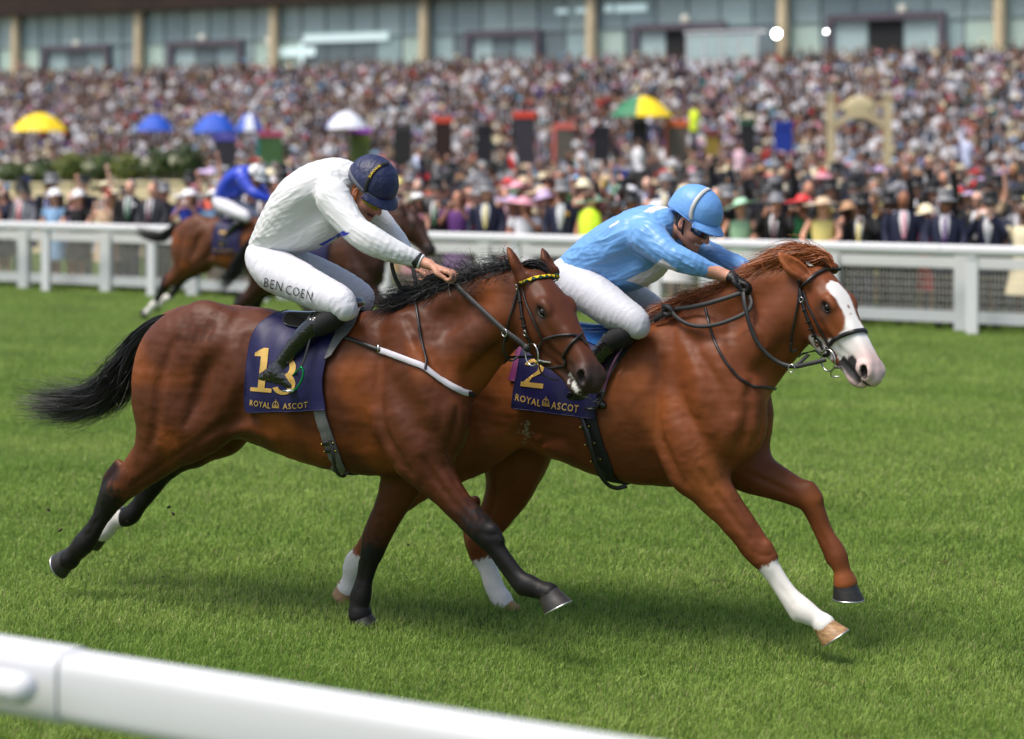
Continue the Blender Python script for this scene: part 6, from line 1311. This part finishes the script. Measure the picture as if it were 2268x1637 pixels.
def jacket_mb(pose):
    m = MB(); a = np.arange(12)/12*2*math.pi; R = []
    for z, w, d in ((.72, .20, .135), (.90, .195, .13), (1.08, .185, .12), (1.28, .205, .125), (1.40, .20, .105), (1.46, .12, .075), (1.49, .07, .06)): R.append(np.stack([d*np.cos(a), w*np.sin(a), np.full(12, z)], -1))
    m.rings(np.array(R))
    for A in ARMS[pose]: P = np.array(A); m = merge(m, seg([P[0], P[1], P[1]*.12+P[2]*.88], [.068, .056, .046], 7))
    return m
def trouser_mb():
    m = MB()
    for sd in (1, -1): m = merge(m, seg([(0, sd*.08, .86), (.01, sd*.09, .48), (0, sd*.09, .06)], [.10, .078, .065], 7))
    return m.ellip((.06, .09, .04), (.13, .05, .045), None, 8, 5).ellip((.06, -.09, .04), (.13, .05, .045), None, 8, 5)
def dress_mb(pose, sl):
    m = MB(); a = np.arange(12)/12*2*math.pi; R = []
    for z, w, d in ((.48, .27, .23), (.75, .22, .18), (.98, .175, .125), (1.10, .145, .105), (1.26, .175, .125), (1.38, .165, .10), (1.43, .13, .075)): R.append(np.stack([d*np.cos(a)*(1+.05*np.sin(3*a)*(z < .8)), w*np.sin(a), np.full(12, z)], -1))
    m.rings(np.array(R))
    if sl:
        for A in ARMS[pose]: P = np.array(A); m = merge(m, seg([P[0]*1.0, P[0]*.35+P[1]*.65], [.062, .055], 7))
    return m
def tophat(): return MB().lathe([(.10, 1.655), (.165, 1.66), (.172, 1.672), (.165, 1.678), (.103, 1.682), (.096, 1.75), (.104, 1.82), (.100, 1.828), (.02, 1.83)], 14, (.01, 0, 0))
def bowlerish(): return MB().lathe([(.10, 1.65), (.155, 1.655), (.16, 1.667), (.103, 1.68), (.10, 1.73), (.07, 1.775), (.02, 1.785)], 12, (.01, 0, 0))
def brim(r, tilt, ht=.10):
    m = MB().lathe([(.09, 1.66), (r*.98, 1.655), (r, 1.664), (.104, 1.69), (.095, 1.69+ht*.7), (.06, 1.69+ht), (.01, 1.695+ht)], 18)
    V, F = m.arrays(); c, s = math.cos(tilt), math.sin(tilt); q = V-[0, 0, 1.67]; V = np.stack([q[:, 0], q[:, 1]*c-q[:, 2]*s, q[:, 1]*s+q[:, 2]*c+.012*np.sin(np.arctan2(q[:, 1], q[:, 0])*2)*(np.hypot(q[:, 0], q[:, 1]) > r*.8)], -1)+[.0, 0, 1.67]
    o = MB(); o.v = [V]; o.n = len(V); o.q = [f for f in F if f.shape[1] == 4]; o.t = [f for f in F if f.shape[1] == 3]; return o
def fascin():
    m = MB().ellip((.03, .06, 1.725), (.07, .07, .03), None, 10, 6); rr = random.Random(2)
    for k in range(5): a = k*1.3; m = merge(m, MB().ribbon([(.03, .06, 1.73), (.03+.05*math.cos(a), .06+.05*math.sin(a), 1.80), (.03+.11*math.cos(a), .06+.11*math.sin(a), 1.84)], np.tile([0, 0, 1.], (3, 1)), [.05, .07, .01], .006))
    return m
def hair_mb(fem): 
    m = MB().ellip((-.012, 0, 1.645), (.098, .085, .105), None, 10, 7)
    if fem: m = merge(m, seg([(-.06, .05, 1.62), (-.08, .06, 1.48), (-.06, .05, 1.36)], [.05, .05, .02], 6), seg([(-.06, -.05, 1.62), (-.08, -.06, 1.48), (-.06, -.05, 1.36)], [.05, .05, .02], 6))
    return m
def shirt_mb(): return MB().ribbon([(.085, 0, 1.475), (.118, 0, 1.38), (.136, 0, 1.26), (.134, 0, 1.12)], np.tile([1., 0, .1], (4, 1)), [.10, .13, .10, .03], .008)
def tie_mb(): return MB().ribbon([(.092, 0, 1.465), (.130, 0, 1.38), (.148, 0, 1.26), (.146, 0, 1.12)], np.tile([1., 0, .1], (4, 1)), [.035, .045, .055, .04], .010)
def glasses_mb(): return MB().box((.105, .036, 1.635), (.02, .05, .036)).box((.105, -.036, 1.635), (.02, .05, .036)).box((.110, 0, 1.64), (.012, .03, .008))
def phone_mb(): return MB().box((.335, 0, 1.53), (.012, .15, .078))
def flower_mb(): return MB().ellip((.128, .10, 1.34), (.02, .032, .032), None, 8, 5)
COL = dict(black=(14, 14, 17), navy=(22, 28, 56), charcoal=(44, 46, 54), grey=(120, 122, 128), white=(236, 236, 240), cream=(236, 224, 188), beige=(206, 178, 146), red=(206, 32, 34), coral=(236, 110, 88), pink=(232, 160, 176), lilac=(190, 166, 206), sage=(150, 190, 150), mint=(168, 214, 180), teal=(40, 130, 134),
           royal=(30, 62, 176), sky=(150, 190, 228), lemon=(232, 216, 130), mustard=(200, 152, 50), orange=(232, 96, 44), brown=(92, 56, 36), burgundy=(96, 24, 42), olive=(104, 104, 64), silver=(190, 192, 196), emerald=(30, 110, 64), purple=(96, 50, 120), tan=(176, 132, 92))
NAMEC = dict(royal='royal blue', sky='pale blue', sage='sage green', mint='mint green', lemon='pale yellow', emerald='bright green')
nmc = lambda c: NAMEC.get(c, c)
SKINS = [(226, 172, 146), (214, 156, 128), (232, 186, 162), (198, 140, 112), (150, 98, 70), (96, 62, 46), (220, 164, 138)]; HAIRS = [('dark', (30, 20, 16)), ('brown', (84, 54, 34)), ('blonde', (190, 150, 96)), ('grey', (150, 146, 142)), ('auburn', (120, 60, 34))]
rc = random.Random(42); used = set(); n_people = 0
GRP = 'racegoers standing behind the far rail'
def person(s, q, row, z=0.0, force=None):
    global n_people
    for tries in range(400):
        x = px_of(s, q); fem = rc.random() < (.50 if x < 1500 else .30); p = {}
        ref = 'at the far left end' if x < 120 else 'left of the brown galloping horse' if x < 330 else 'behind the distant brown horse' if x < 600 else 'behind the white rider' if x < 900 else 'right of the navy cap' if x < 1080 else 'between the two riders' if x < 1280 else 'behind the blue rider' if x < 1600 else 'above the chestnut head' if x < 1900 else 'right of the chestnut head' if x < 2130 else 'at the far right end'
        if fem:
            dress = rc.choice(['cream', 'beige', 'pink', 'coral', 'red', 'mint', 'sage', 'sky', 'white', 'lilac', 'lemon', 'navy', 'black', 'navy', 'teal', 'royal', 'emerald', 'tan', 'burgundy', 'purple', 'beige', 'cream', 'pink', 'navy', 'black', 'white'])
            hat = rc.choice(['wide', 'wide', 'mid', 'fascin', 'fascin', 'none']); hc = rc.choice(['cream', 'beige', 'white', 'pink', 'red', 'navy', 'black', 'lilac', 'sky', 'cream', 'tan', 'lemon', 'royal', 'mint', 'beige', 'brown', 'cream', 'white'])
            hd = {'wide': 'wide brimmed %s hat', 'mid': 'small brimmed %s hat', 'fascin': '%s fascinator', 'none': '%s hair'}[hat]; hair = rc.choice(HAIRS)
            pose = rc.choice(['down', 'phone', 'rail', 'hand', 'down', 'cheer' if row > 0 else 'rail']); lb = 'woman in %s dress and %s' % (nmc(dress), hd % (hair[0] if hat == 'none' else nmc(hc)))
        else:
            jk = rc.choice(['black', 'black', 'navy', 'navy', 'charcoal', 'grey', 'black', 'navy', 'sky' if row > 4 else 'black', 'beige' if row > 3 else 'charcoal']); tie = rc.choice(['sky', 'pink', 'purple', 'lemon', 'red', 'silver', 'emerald', 'royal', 'burgundy', 'lilac'])
            hat = rc.choice(['top', 'top', 'top', 'grey top', 'none', 'bowl']) if row < 6 else rc.choice(['none', 'none', 'top']); hair = rc.choice(HAIRS[:4]); hc = 'black' if hat == 'top' else 'grey' if hat == 'grey top' else rc.choice(['cream', 'grey', 'tan'])
            pose = rc.choice(['down', 'phone', 'down', 'rail', 'hand', 'cheer' if row > 0 else 'down']); hd = {'top': 'black top hat', 'grey top': 'grey top hat', 'bowl': '%s trilby' % hc, 'none': '%s hair' % hair[0]}[hat]; lb = 'man in %s suit, %s tie and %s' % (nmc(jk), nmc(tie), hd)
        if force: fem, dress, hat, hc, hair, pose, lb = force(p); 
        act = {'phone': ' holding up a phone', 'cheer': ' with one arm raised', 'hand': '', 'rail': '', 'down': ''}[pose]
        lab = lb + act + ', ' + ref
        if len(lab.split()) > 16: lab = lb + ', ' + ref
        if lab not in used and len(lab.split()) <= 16: used.add(lab); break
    sc_ = rc.uniform(.96, 1.06)*(.93 if fem else .99); p0 = wp(s, q, float(zg(q))+z)
    e = empty('person', lab, 'person', p0, ROTN+rc.uniform(-.35, .35)+.1, GRP); e.scale = (sc_,)*3; n_people += 1
    def add(key, f, m, c, jit=.08):
        me = proto(key, f)
        if not me.materials: me.materials.append(m)
        o = bpy.data.objects.new(key[0], me); C.objects.link(o); o.parent = e; k = 1+rc.uniform(-jit, jit); o.color = (*[min(1, v*k) for v in lin(*c)], 1); return o
    sk = rc.choice(SKINS); add(('body', pose, fem), lambda: skin_mb(pose, fem), SKO, sk)
    if hat in ('none', 'fascin') or fem: add(('hair', fem), lambda: hair_mb(fem), HAO, hair[1])
    else: add(('hair', False), lambda: hair_mb(False), HAO, hair[1])
    if fem:
        sl = rc.random() < .5; add(('dress', pose, sl), lambda: dress_mb(pose, sl), OC, COL[dress])
        if hat == 'wide': t = rc.choice([.25, -.2, .05]); add(('hat', 'wide', t), lambda: brim(.30, t, .07), SHN, COL[hc])
        if hat == 'mid': add(('hat', 'mid'), lambda: brim(.19, .15, .10), SHN, COL[hc])
        if hat == 'fascin': add(('fascinator',), fascin, SHN, COL[hc])
    else:
        add(('jacket', pose), lambda: jacket_mb(pose), OC, COL[jk]); add(('trousers',), trouser_mb, OC, COL[rc.choice(['charcoal', 'grey', 'navy', 'black'])]); add(('shirt',), shirt_mb, OC, COL['white'], .04); add(('tie',), tie_mb, OC, COL[tie])
        if hat in ('top', 'grey top'): add(('hat', 'top'), tophat, SHN, COL['black'] if hat == 'top' else (132, 132, 136))
        if hat == 'bowl': add(('hat', 'bowl'), bowlerish, SHN, COL[hc])
        if rc.random() < .4: add(('buttonhole',), flower_mb, OC, COL[rc.choice(['white', 'lemon', 'pink', 'mustard'])])
    if rc.random() < .3: add(('sunglasses',), glasses_mb, SHN, (10, 10, 12))
    if pose == 'phone': add(('phone',), phone_mb, SHN, rc.choice([(20, 20, 24), (230, 230, 235)]))
    return e
hv = 0
for row, q in enumerate((.95, 1.55, 2.2, 2.95, 3.8, 4.8, 6.0, 6.9)):
    a, b = s_at(-30, q), s_at(2300, q); s = a + rc.random()*.4; 
    while s < b and n_people < 286:
        x = px_of(s, q)
        if not (row == 0 and abs(x-1275) < 26) and not (x < 450 and q > 2.6): person(s + rc.uniform(-.08, .08), q + rc.uniform(-.14, .14), row, 0 if row < 2 else .05*row*rc.random())
        s += rc.uniform(.50, .64) + .03*row
# a steward in a fluorescent jacket, men in shirt sleeves on the podiums
def special(s, q, z, lab, jk, trous, hatc=None, pose='down', skin=SKINS[0], back=True, vest=None):
    p0 = wp(s, q, float(zg(q))+z); e = empty('person', lab, 'person', p0, ROTN+(math.pi*.8 if back else .2)); 
    def add(key, f, m, c):
        me = proto(key, f)
        if not me.materials: me.materials.append(m)
        o = bpy.data.objects.new(key[0], me); C.objects.link(o); o.parent = e; o.color = (*lin(*c), 1)
    add(('body', pose, False), lambda: skin_mb(pose, False), SKO, skin); add(('hair', False), lambda: hair_mb(False), HAO, HAIRS[1][1]); add(('jacket', pose), lambda: jacket_mb(pose), OC, jk); add(('trousers',), trouser_mb, OC, trous)
    if vest:
        def vm():
            a = np.arange(12)/12*2*math.pi; return MB().rings(np.array([np.stack([d*np.cos(a), w*np.sin(a), np.full(12, z)], -1) for z, w, d in ((.80, .205, .142), (1.08, .195, .13), (1.28, .215, .135), (1.40, .17, .112), (1.47, .11, .08))]))
        add(('waistcoat',), vm, OC, vest)
    if hatc: add(('hat', 'bowl'), bowlerish, SHN, hatc)
special(s_at(1275, .35)+.0, .80, 0, 'steward in a fluorescent yellow jacket standing at the rail behind the blue rider', (214, 250, 40), COL['black'], back=True, vest=(226, 255, 60))
for x, y, q, lab, j, v in ((1135, 335, 33, 'man in a white shirt and red waistcoat facing the betting boards', COL['white'], COL['red']), (1288, 330, 30, 'man in a pale grey shirt standing with his back turned below the boards', (206, 206, 214), None), (925, 335, 22, 'man in a pale blue shirt behind the left wooden podium', (196, 206, 232), None), (962, 350, 20, 'man in a light grey morning coat between the wooden podiums', (140, 142, 146), None),
                        (1637, 325, 30, 'man in a pink striped shirt standing above the blue cap', (226, 190, 204), None), (1412, 320, 31, 'man in white shirt and dark braces near the striped umbrella pole', COL['white'], None), (1537, 240, 41, 'distant steward in a bright yellow jacket beside the orange edged board', (226, 250, 50), (230, 255, 60)), (2140, 305, 33, 'man in a pale blue shirt with raised hands near the right edge', (200, 208, 236), None)):
    s = s_at(x, q); zt = z_of(y-12, s, q); special(s, q, zt-1.75-float(zg(q)), lab, j, COL['navy'], vest=v, pose='cheer' if x == 2140 else 'down')
# everyone further back: one mass
def mass(hat):
    V0 = []; F0 = []; part_id = []
    def addm(m, pid):
        V, F = m.arrays(); n = sum(len(v) for v in V0); V0.append(V); part_id.extend([pid]*len(V))
        for f in F: F0.append((f+n) if f.shape[1] == 3 else np.concatenate([f[:, [0, 1, 2]], f[:, [0, 2, 3]]])+n)
    a = np.arange(6)/6*2*math.pi
    addm(MB().rings(np.array([np.stack([d*np.cos(a), w*np.sin(a), np.full(6, z)], -1) for z, w, d in ((.55, .2, .15), (1.05, .2, .13), (1.38, .22, .13), (1.47, .1, .07))])), 0)
    addm(MB().ellip((.02, 0, 1.61), (.095, .08, .12), None, 6, 4), 1); addm(MB().ellip((-.015, 0, 1.65), (.095, .086, .10), None, 5, 3), 2)
    for sd in (1, -1): addm(MB().tube([(.02, sd*.22, 1.38), (.10, sd*.26, 1.12), (.22, sd*.14, 1.16)], [.06, .05, .04], 3), 3)
    addm(MB().rings(np.array([np.stack([d*np.cos(a)+.13, w*np.sin(a), np.full(6, z)], -1) for z, w, d in ((1.12, .02, .01), (1.30, .05, .012), (1.45, .05, .012))])), 4)
    if hat: addm(MB().lathe([(.10, 1.67), (.165 if hat == 1 else .27, 1.675), (.165 if hat == 1 else .27, 1.69), (.10, 1.70), (.10, 1.83 if hat == 1 else 1.77), (.02, 1.84 if hat == 1 else 1.78)], 7, (.01, 0, 0)), 5)
    V = np.concatenate(V0); F = np.concatenate(F0); return V, F, np.array(part_id)
VAR = [mass(0), mass(1), mass(2)]; rm = np.random.default_rng(21); pos = []
for row in range(8, 56):                                     # on the lawn
    q = 7.5+.72*(row-8)
    if q > 45: break
    a, b = s_at(-200, q), s_at(2600, q); s = a
    while s < b:
        s += rm.uniform(.5, 1.25) if q > 9 else rm.uniform(.5, .9)
        if rm.random() < .86: pos.append((s, q+rm.uniform(-.25, .25), float(zg(q))+rm.choice([0, 0, 0, .12])))
for i in range(NR):                                          # on the terraces
    q = QT+run*(i+.45); z = ZT0+rise*(i+1); a, b = s_at(-200, q), s_at(2500, q); s = a
    while s < b:
        s += rm.uniform(.42, .66)
        if rm.random() < .965: pos.append((s, q+rm.uniform(-.1, .1), z-rm.choice([0, 0, .0, .1])))
pos = np.array(pos); keep = np.ones(len(pos), bool)
for x, y0, y1, w, *_ in boards:                              # nobody stands in front of the boards' faces
    pxs = CX + FOC*((D0+pos[:, 1])*NX+pos[:, 0]*UX)/((D0+pos[:, 1])*NY+pos[:, 0]*UY); keep &= ~((np.abs(pxs-x) < w*.62) & (pos[:, 1] > 24) & (pos[:, 1] < 40.6))
keep &= ~((pxs < 470) & (pos[:, 1] > 6.3) & (pos[:, 1] < 10.4)); keep &= ~((np.abs(pxs-1903) < 80) & (pos[:, 1] > 26) & (pos[:, 1] < 30.4) & (np.arange(len(pos)) % 3 > 0))
pos = pos[keep]; n = len(pos); ang = ROTN + rm.uniform(-.5, .5, n); sc_ = rm.uniform(.92, 1.06, n); c, s_ = np.cos(ang), np.sin(ang)
W = np.stack([(D0+pos[:, 1])*NX+pos[:, 0]*UX, (D0+pos[:, 1])*NY+pos[:, 0]*UY, pos[:, 2]], -1)
hatv = np.where(pos[:, 1] < 24, rm.choice(3, n, p=[.30, .42, .28]), rm.choice(3, n, p=[.84, .03, .13])); lawn = pos[:, 1] < 24
cl = np.array([lin(*COL[k]) for k in ('navy', 'navy', 'navy', 'charcoal', 'black', 'black', 'white', 'white', 'white', 'white', 'sky', 'grey', 'beige', 'cream', 'pink', 'tan', 'royal', 'burgundy', 'brown', 'white', 'silver', 'navy', 'beige', 'olive', 'lilac', 'teal', 'red', 'navy', 'charcoal', 'black', 'brown', 'navy')])
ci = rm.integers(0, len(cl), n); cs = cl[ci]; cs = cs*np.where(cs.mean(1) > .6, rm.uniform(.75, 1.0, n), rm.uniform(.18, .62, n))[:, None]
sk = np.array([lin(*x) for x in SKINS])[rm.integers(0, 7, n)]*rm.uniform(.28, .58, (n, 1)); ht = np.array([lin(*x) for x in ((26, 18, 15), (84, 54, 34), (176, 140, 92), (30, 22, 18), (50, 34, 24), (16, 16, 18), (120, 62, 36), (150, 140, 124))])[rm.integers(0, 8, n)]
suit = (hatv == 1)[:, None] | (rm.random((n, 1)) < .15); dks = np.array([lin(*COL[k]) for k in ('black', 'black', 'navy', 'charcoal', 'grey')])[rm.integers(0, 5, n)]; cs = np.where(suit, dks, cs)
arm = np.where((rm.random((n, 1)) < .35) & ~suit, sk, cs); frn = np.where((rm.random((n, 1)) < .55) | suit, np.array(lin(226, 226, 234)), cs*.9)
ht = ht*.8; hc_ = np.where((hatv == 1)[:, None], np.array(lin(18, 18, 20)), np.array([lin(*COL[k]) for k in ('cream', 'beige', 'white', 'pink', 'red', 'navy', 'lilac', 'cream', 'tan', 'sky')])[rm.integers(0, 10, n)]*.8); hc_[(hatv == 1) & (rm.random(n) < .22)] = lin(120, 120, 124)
pal = np.stack([cs, sk, ht, arm, frn, hc_], 1); Vs = []; Fs = []; Cs = []; off = 0
for v in range(3):
    BV, BF, BP = VAR[v]; i = np.nonzero(hatv == v)[0]; cc, ss_, k = c[i], s_[i], len(i)
    VV = np.stack([BV[None, :, 0]*cc[:, None]-BV[None, :, 1]*ss_[:, None], BV[None, :, 0]*ss_[:, None]+BV[None, :, 1]*cc[:, None], np.repeat(BV[None, :, 2], k, 0)], -1)*sc_[i][:, None, None] + W[i][:, None]
    Vs.append(VV.reshape(-1, 3)); Fs.append((BF[None]+(np.arange(k)*len(BV))[:, None, None]).reshape(-1, 3)+off); Cs.append(pal[i][:, BP].reshape(-1, 3)); off += k*len(BV)
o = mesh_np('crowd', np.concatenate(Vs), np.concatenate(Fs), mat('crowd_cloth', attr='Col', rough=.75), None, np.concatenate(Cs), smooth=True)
tag(o, 'dense crowd of racegoers filling the lawn and terraces behind the front rows', 'crowd', kind='stuff')
# ------------------------------------------------------------------ the two horses further back
def far_horse(D, dx, dy, label, catlegs, seat=None):
    D = dict(D); f, meta = horse_field(FB, D); P, Q = f.mesh(.013, 2)
    o = make_horse(D, FB, f, meta, (P, Q), label, [BLACKH]*4, None, h0=0); fr = Frame(dx, dy); o.location = fr.wor(np.zeros(3)); o.scale = (.93,)*3; return o, fr
D3 = dict(BAY); D3['legs'] = [dict(l) for l in BAY['legs']]
for i in (2, 3): D3['legs'][i]['p'] = [tuple(r[:5])+((r[5] if k < len(D3['legs'][i]['p'])-4 else -1),) for k, r in enumerate(D3['legs'][i]['p'])]
D3['coat'] = lin(96, 56, 36); D3['foam'] = False
xr = FB.at(340, 850, 0)[0]                                   # rump of the traced bay in its own frame
def frame_rump(px, perp): s = (lambda m: perp*(m*NY-NX)/(UX-m*UY))((px-CX)/FOC) - xr*.93; p = np.array([perp*NX+s*UX, perp*NY+s*UY]); return Frame(*p)
F3 = frame_rump(396, D0-4.2); F4 = frame_rump(566, D0-6.2)
h3, _ = far_horse(D3, *F3.o[:2], 'distant bay racehorse with white hind socks galloping along the far rail', None)
D4 = dict(BAY); D4['coat'] = lin(52, 30, 22); D4['warm'] = lin(84, 46, 26); D4['foam'] = False
h4, _ = far_horse(D4, *F4.o[:2], 'dark brown racehorse half hidden behind the white rider', None)
guide_hair('tail', G_(FB, [(392, 700, 0, 8), (352, 718, 0, 22), (300, 752, 0, 28), (235, 790, 0, 26), (150, 770, .0, 22), (90, 735, .02, 26)]), 500, HAIRB, h3, 5, t0=(0, .35), t1=(.7, 1.0), width=.004, K=12, frizz=.015)
guide_hair('tail', G_(FB, [(392, 700, 0, 8), (352, 722, 0, 22), (312, 768, 0, 28), (262, 850, 0, 30), (215, 930, 0, 30), (150, 1000, .0, 30)]), 500, HAIRB, h4, 5, t0=(0, .35), t1=(.7, 1.0), width=.004, K=12, frizz=.015)
for hh in (h3, h4):
    gs = []
    for i in range(16):
        t = i/15; x = 905+(1168-905)*t; y = 678 + (606-678)*(1-(1-t)**1.35); gs.append(G_(FB, [(x, y+4, .03, 6), (x-25, y-8, .05, 14), (x-70, y+4, .08, 16)]))
    guide_hair('mane', gs, 400, HAIRB, hh, 11, width=.004, K=7, frizz=.012)
DJ = dict(D1); DJ['jmat'] = mat('royal_silk', lin(20, 58, 190), .35, bump=.15, bscale=30, bdist=.004, sheen=.2); DJ['jcol'] = None; DJ['hmat'] = mat('white_cap_cloth', (.80, .80, .82), .5); DJ['gmat'] = MATS['goggle_dark']; DJ['head'] = (4, 30); DJ['cmat'] = mat('black_strap')
_R = RES; RES = .25
rider3, *_ = jockey(FB, DJ, 'distant jockey in royal blue silks and white cap riding along the far rail'); RES = _R
rider3.location = F3.wor(np.zeros(3)) + np.array([0, 0, -.03]); rider3.scale = (.93,)*3
def move_copy(src, name, label, cat, fr, keep=None):
    r = src.copy(); C.objects.link(r); r.name = name; r.location = fr.wor(np.zeros(3)); r.scale = (.93,)*3; tag(r, label, cat)
    for ch in src.children:
        if keep and ch.name.split('.')[0] not in keep: continue
        c = ch.copy(); C.objects.link(c); c.parent = r
        for g_ in ch.children: d = g_.copy(); C.objects.link(d); d.parent = c
    return r
sc3 = move_copy(SC1, 'saddle_cloth', 'navy saddle cloth with a gold seven on the distant bay horse', 'saddle cloth', F3, ('cloth', 'lettering', 'crown_emblem'))
SEVEN = [[(.08, .82), (.92, .82), (.92, 1), (.08, 1)], [(.66, .82), (.92, .82), (.52, 0), (.26, 0)]]
number(SEVEN, (578, 866), (56, 2), (8, -92), bv1, FB, sc3)
move_copy(SC1, 'saddle_cloth', 'navy saddle cloth on the dark brown horse hidden behind the white rider', 'saddle cloth', F4, ('cloth',))
move_copy(g1, 'girth', 'grey girth of the distant bay horse with white socks', 'girth', F3, ('webbing',))
move_copy(RN, 'reins', 'reins of the distant bay horse held by the royal blue rider', 'reins', F3)
move_copy(BR, 'bridle', 'bridle worn by the distant bay horse along the far rail', 'bridle', F3);
# ------------------------------------------------------------------ the turf in front: grass blades
rg = np.random.default_rng(99)
NB = 640000
def blades(nb):
    py = rg.uniform(585, 1700, nb); 
    py = np.where(rg.random(nb) < .25, rg.uniform(640, 1000, nb), rg.uniform(800, 1720, nb)); px = np.where(rg.random(nb) < .13, np.where(rg.random(nb) < .5, rg.uniform(-700, -60, nb), rg.uniform(2330, 3000, nb)), rg.uniform(-90, 2358, nb))
    Y = FOC*CAMH/(py-HOR); X = (px-CX)/FOC*Y; perp = X*NX+Y*NY; k = perp < D0+1.5; return X[k], Y[k], perp[k], (X*UX+Y*UY)[k]
X, Y, perp, along = blades(NB); n = len(X); G2 = np.stack([X, Y, np.zeros(n)], -1)
cl_ = fbm(G2*np.array([2.2, 2.2, 1]), 3); tuft = fbm(G2*9+50, 2); big = fbm(np.stack([along*.35, perp*.9, 0*X], -1)+7, 3)
dv = np.stack([rg.uniform(-2.6, 2.6, 16)*1.0, rg.uniform(7.6, 13, 16)], -1); dvr = rg.uniform(.018, .05, 16); dmin = np.full(n, 9.)
for c_, r_ in zip(dv, dvr): dmin = np.minimum(dmin, np.hypot(X-c_[0], (Y-c_[1])*.8)/r_)
near = np.clip(Y/9.5, .8, 3.2)
H = (.052 + .030*np.clip(cl_+tuft*.7, -.8, 1.2))*rg.uniform(.6, 1.35, n)*np.where(Y > 16, 1.0, 1); H = np.clip(H*.70, .012, .085); Wd = rg.uniform(.0014, .0026, n)*near**1.15
a = rg.uniform(0, 2*math.pi, n); lean = rg.uniform(.1, 1.0, n)*H; la = a + rg.normal(0, .6, n) + .8; 
wx, wy = np.cos(a)*Wd, np.sin(a)*Wd; lx, ly = np.cos(la)*lean, np.sin(la)*lean
B = G2; V = np.zeros((n, 5, 3), np.float32)
V[:, 0] = B + np.stack([wx, wy, -.01+0*X], -1); V[:, 1] = B - np.stack([wx, wy, .01+0*X], -1)
V[:, 2] = B + np.stack([wx*.75+lx*.35, wy*.75+ly*.35, H*.6], -1); V[:, 3] = B + np.stack([-wx*.75+lx*.35, -wy*.75+ly*.35, H*.6], -1); V[:, 4] = B + np.stack([lx, ly, H*(1-.25*(lean/H)**2)], -1)
I = (np.arange(n)*5)[:, None]; fr_ = Y > 14.5; Q = (I[~fr_]+np.array([0, 1, 3, 2])).astype(np.int32); T = np.concatenate([I[~fr_]+np.array([2, 3, 4]), I[fr_]+np.array([0, 1, 4])]).astype(np.int32)
g0 = np.array([.195, .325, .055]); g1 = np.array([.35, .475, .108]); g2 = np.array([.42, .41, .18]); dk = np.array([.080, .155, .030])
t = np.clip(.5+.8*big+.25*cl_+rg.normal(0, .16, n), 0, 1)[:, None]; col = g0*(1-t)+g1*t
dm = (rg.random(n) < np.clip(.11-.42*tuft-.2*cl_, .02, .45))[:, None]; col = np.where(dm, dk, col); ym = (rg.random(n) < np.clip(.05+.10*big+.06*tuft, .01, .2))[:, None]; col = np.where(ym, g2*rg.uniform(.8, 1.2, (n, 1)), col)
stn = (rg.random(n) < .010)[:, None]; col = np.where(stn, np.array([.34, .28, .15]), col)
dd_ = (sstep(1.3, .6, dmin+.3*tuft))[:, None]; col = col*(1-dd_) + np.array([.13, .095, .05])*rg.uniform(.6, 1.3, (n, 1))*dd_; V[:, 2:, 2] *= (1-.6*dd_)
CC = np.repeat(col[:, None], 5, 1)
gm = bpy.data.materials.new('grass'); gm.use_nodes = True; N_ = gm.node_tree.nodes; L_ = gm.node_tree.links; bs = N_['Principled BSDF']; at_ = N_.new('ShaderNodeAttribute'); at_.attribute_name = 'Col'
L_.new(at_.outputs['Color'], bs.inputs['Base Color']); bs.inputs['Roughness'].default_value = .5; bs.inputs['Specular IOR Level'].default_value = .3
tr = N_.new('ShaderNodeBsdfTranslucent'); L_.new(at_.outputs['Color'], tr.inputs['Color']); mx = N_.new('ShaderNodeMixShader'); mx.inputs[0].default_value = .3; L_.new(bs.outputs[0], mx.inputs[1]); L_.new(tr.outputs[0], mx.inputs[2]); L_.new(mx.outputs[0], N_['Material Output'].inputs['Surface'])
o = mesh_np('grass', V.reshape(-1, 3), [Q, T], gm, None, CC.reshape(-1, 3), smooth=False); tag(o, 'short green racecourse grass with paler tufts under the horses', 'grass', kind='stuff')

m = MB(); r9 = random.Random(31)
for k in range(13):                                      # clods thrown up behind the hooves
    px, py = r9.choice([(r9.gauss(330, 90), r9.gauss(1120, 90)), (r9.gauss(150, 60), r9.gauss(1130, 70)), (r9.gauss(900, 120), r9.gauss(1180, 60))]); s = r9.uniform(.004, .011)
    m.ellip(FB.wor(FB.at(px, py, r9.uniform(-.3, .3))), (s*1.4, s, s*.8), np.array(Matrix.Rotation(r9.uniform(0, 6), 3, 'Y')), 7, 5)
tag(m.build('turf_clods', mat('soil', (.05, .035, .02), .9)), 'tiny clods of turf flying up behind the galloping hooves', 'turf clods', kind='stuff')
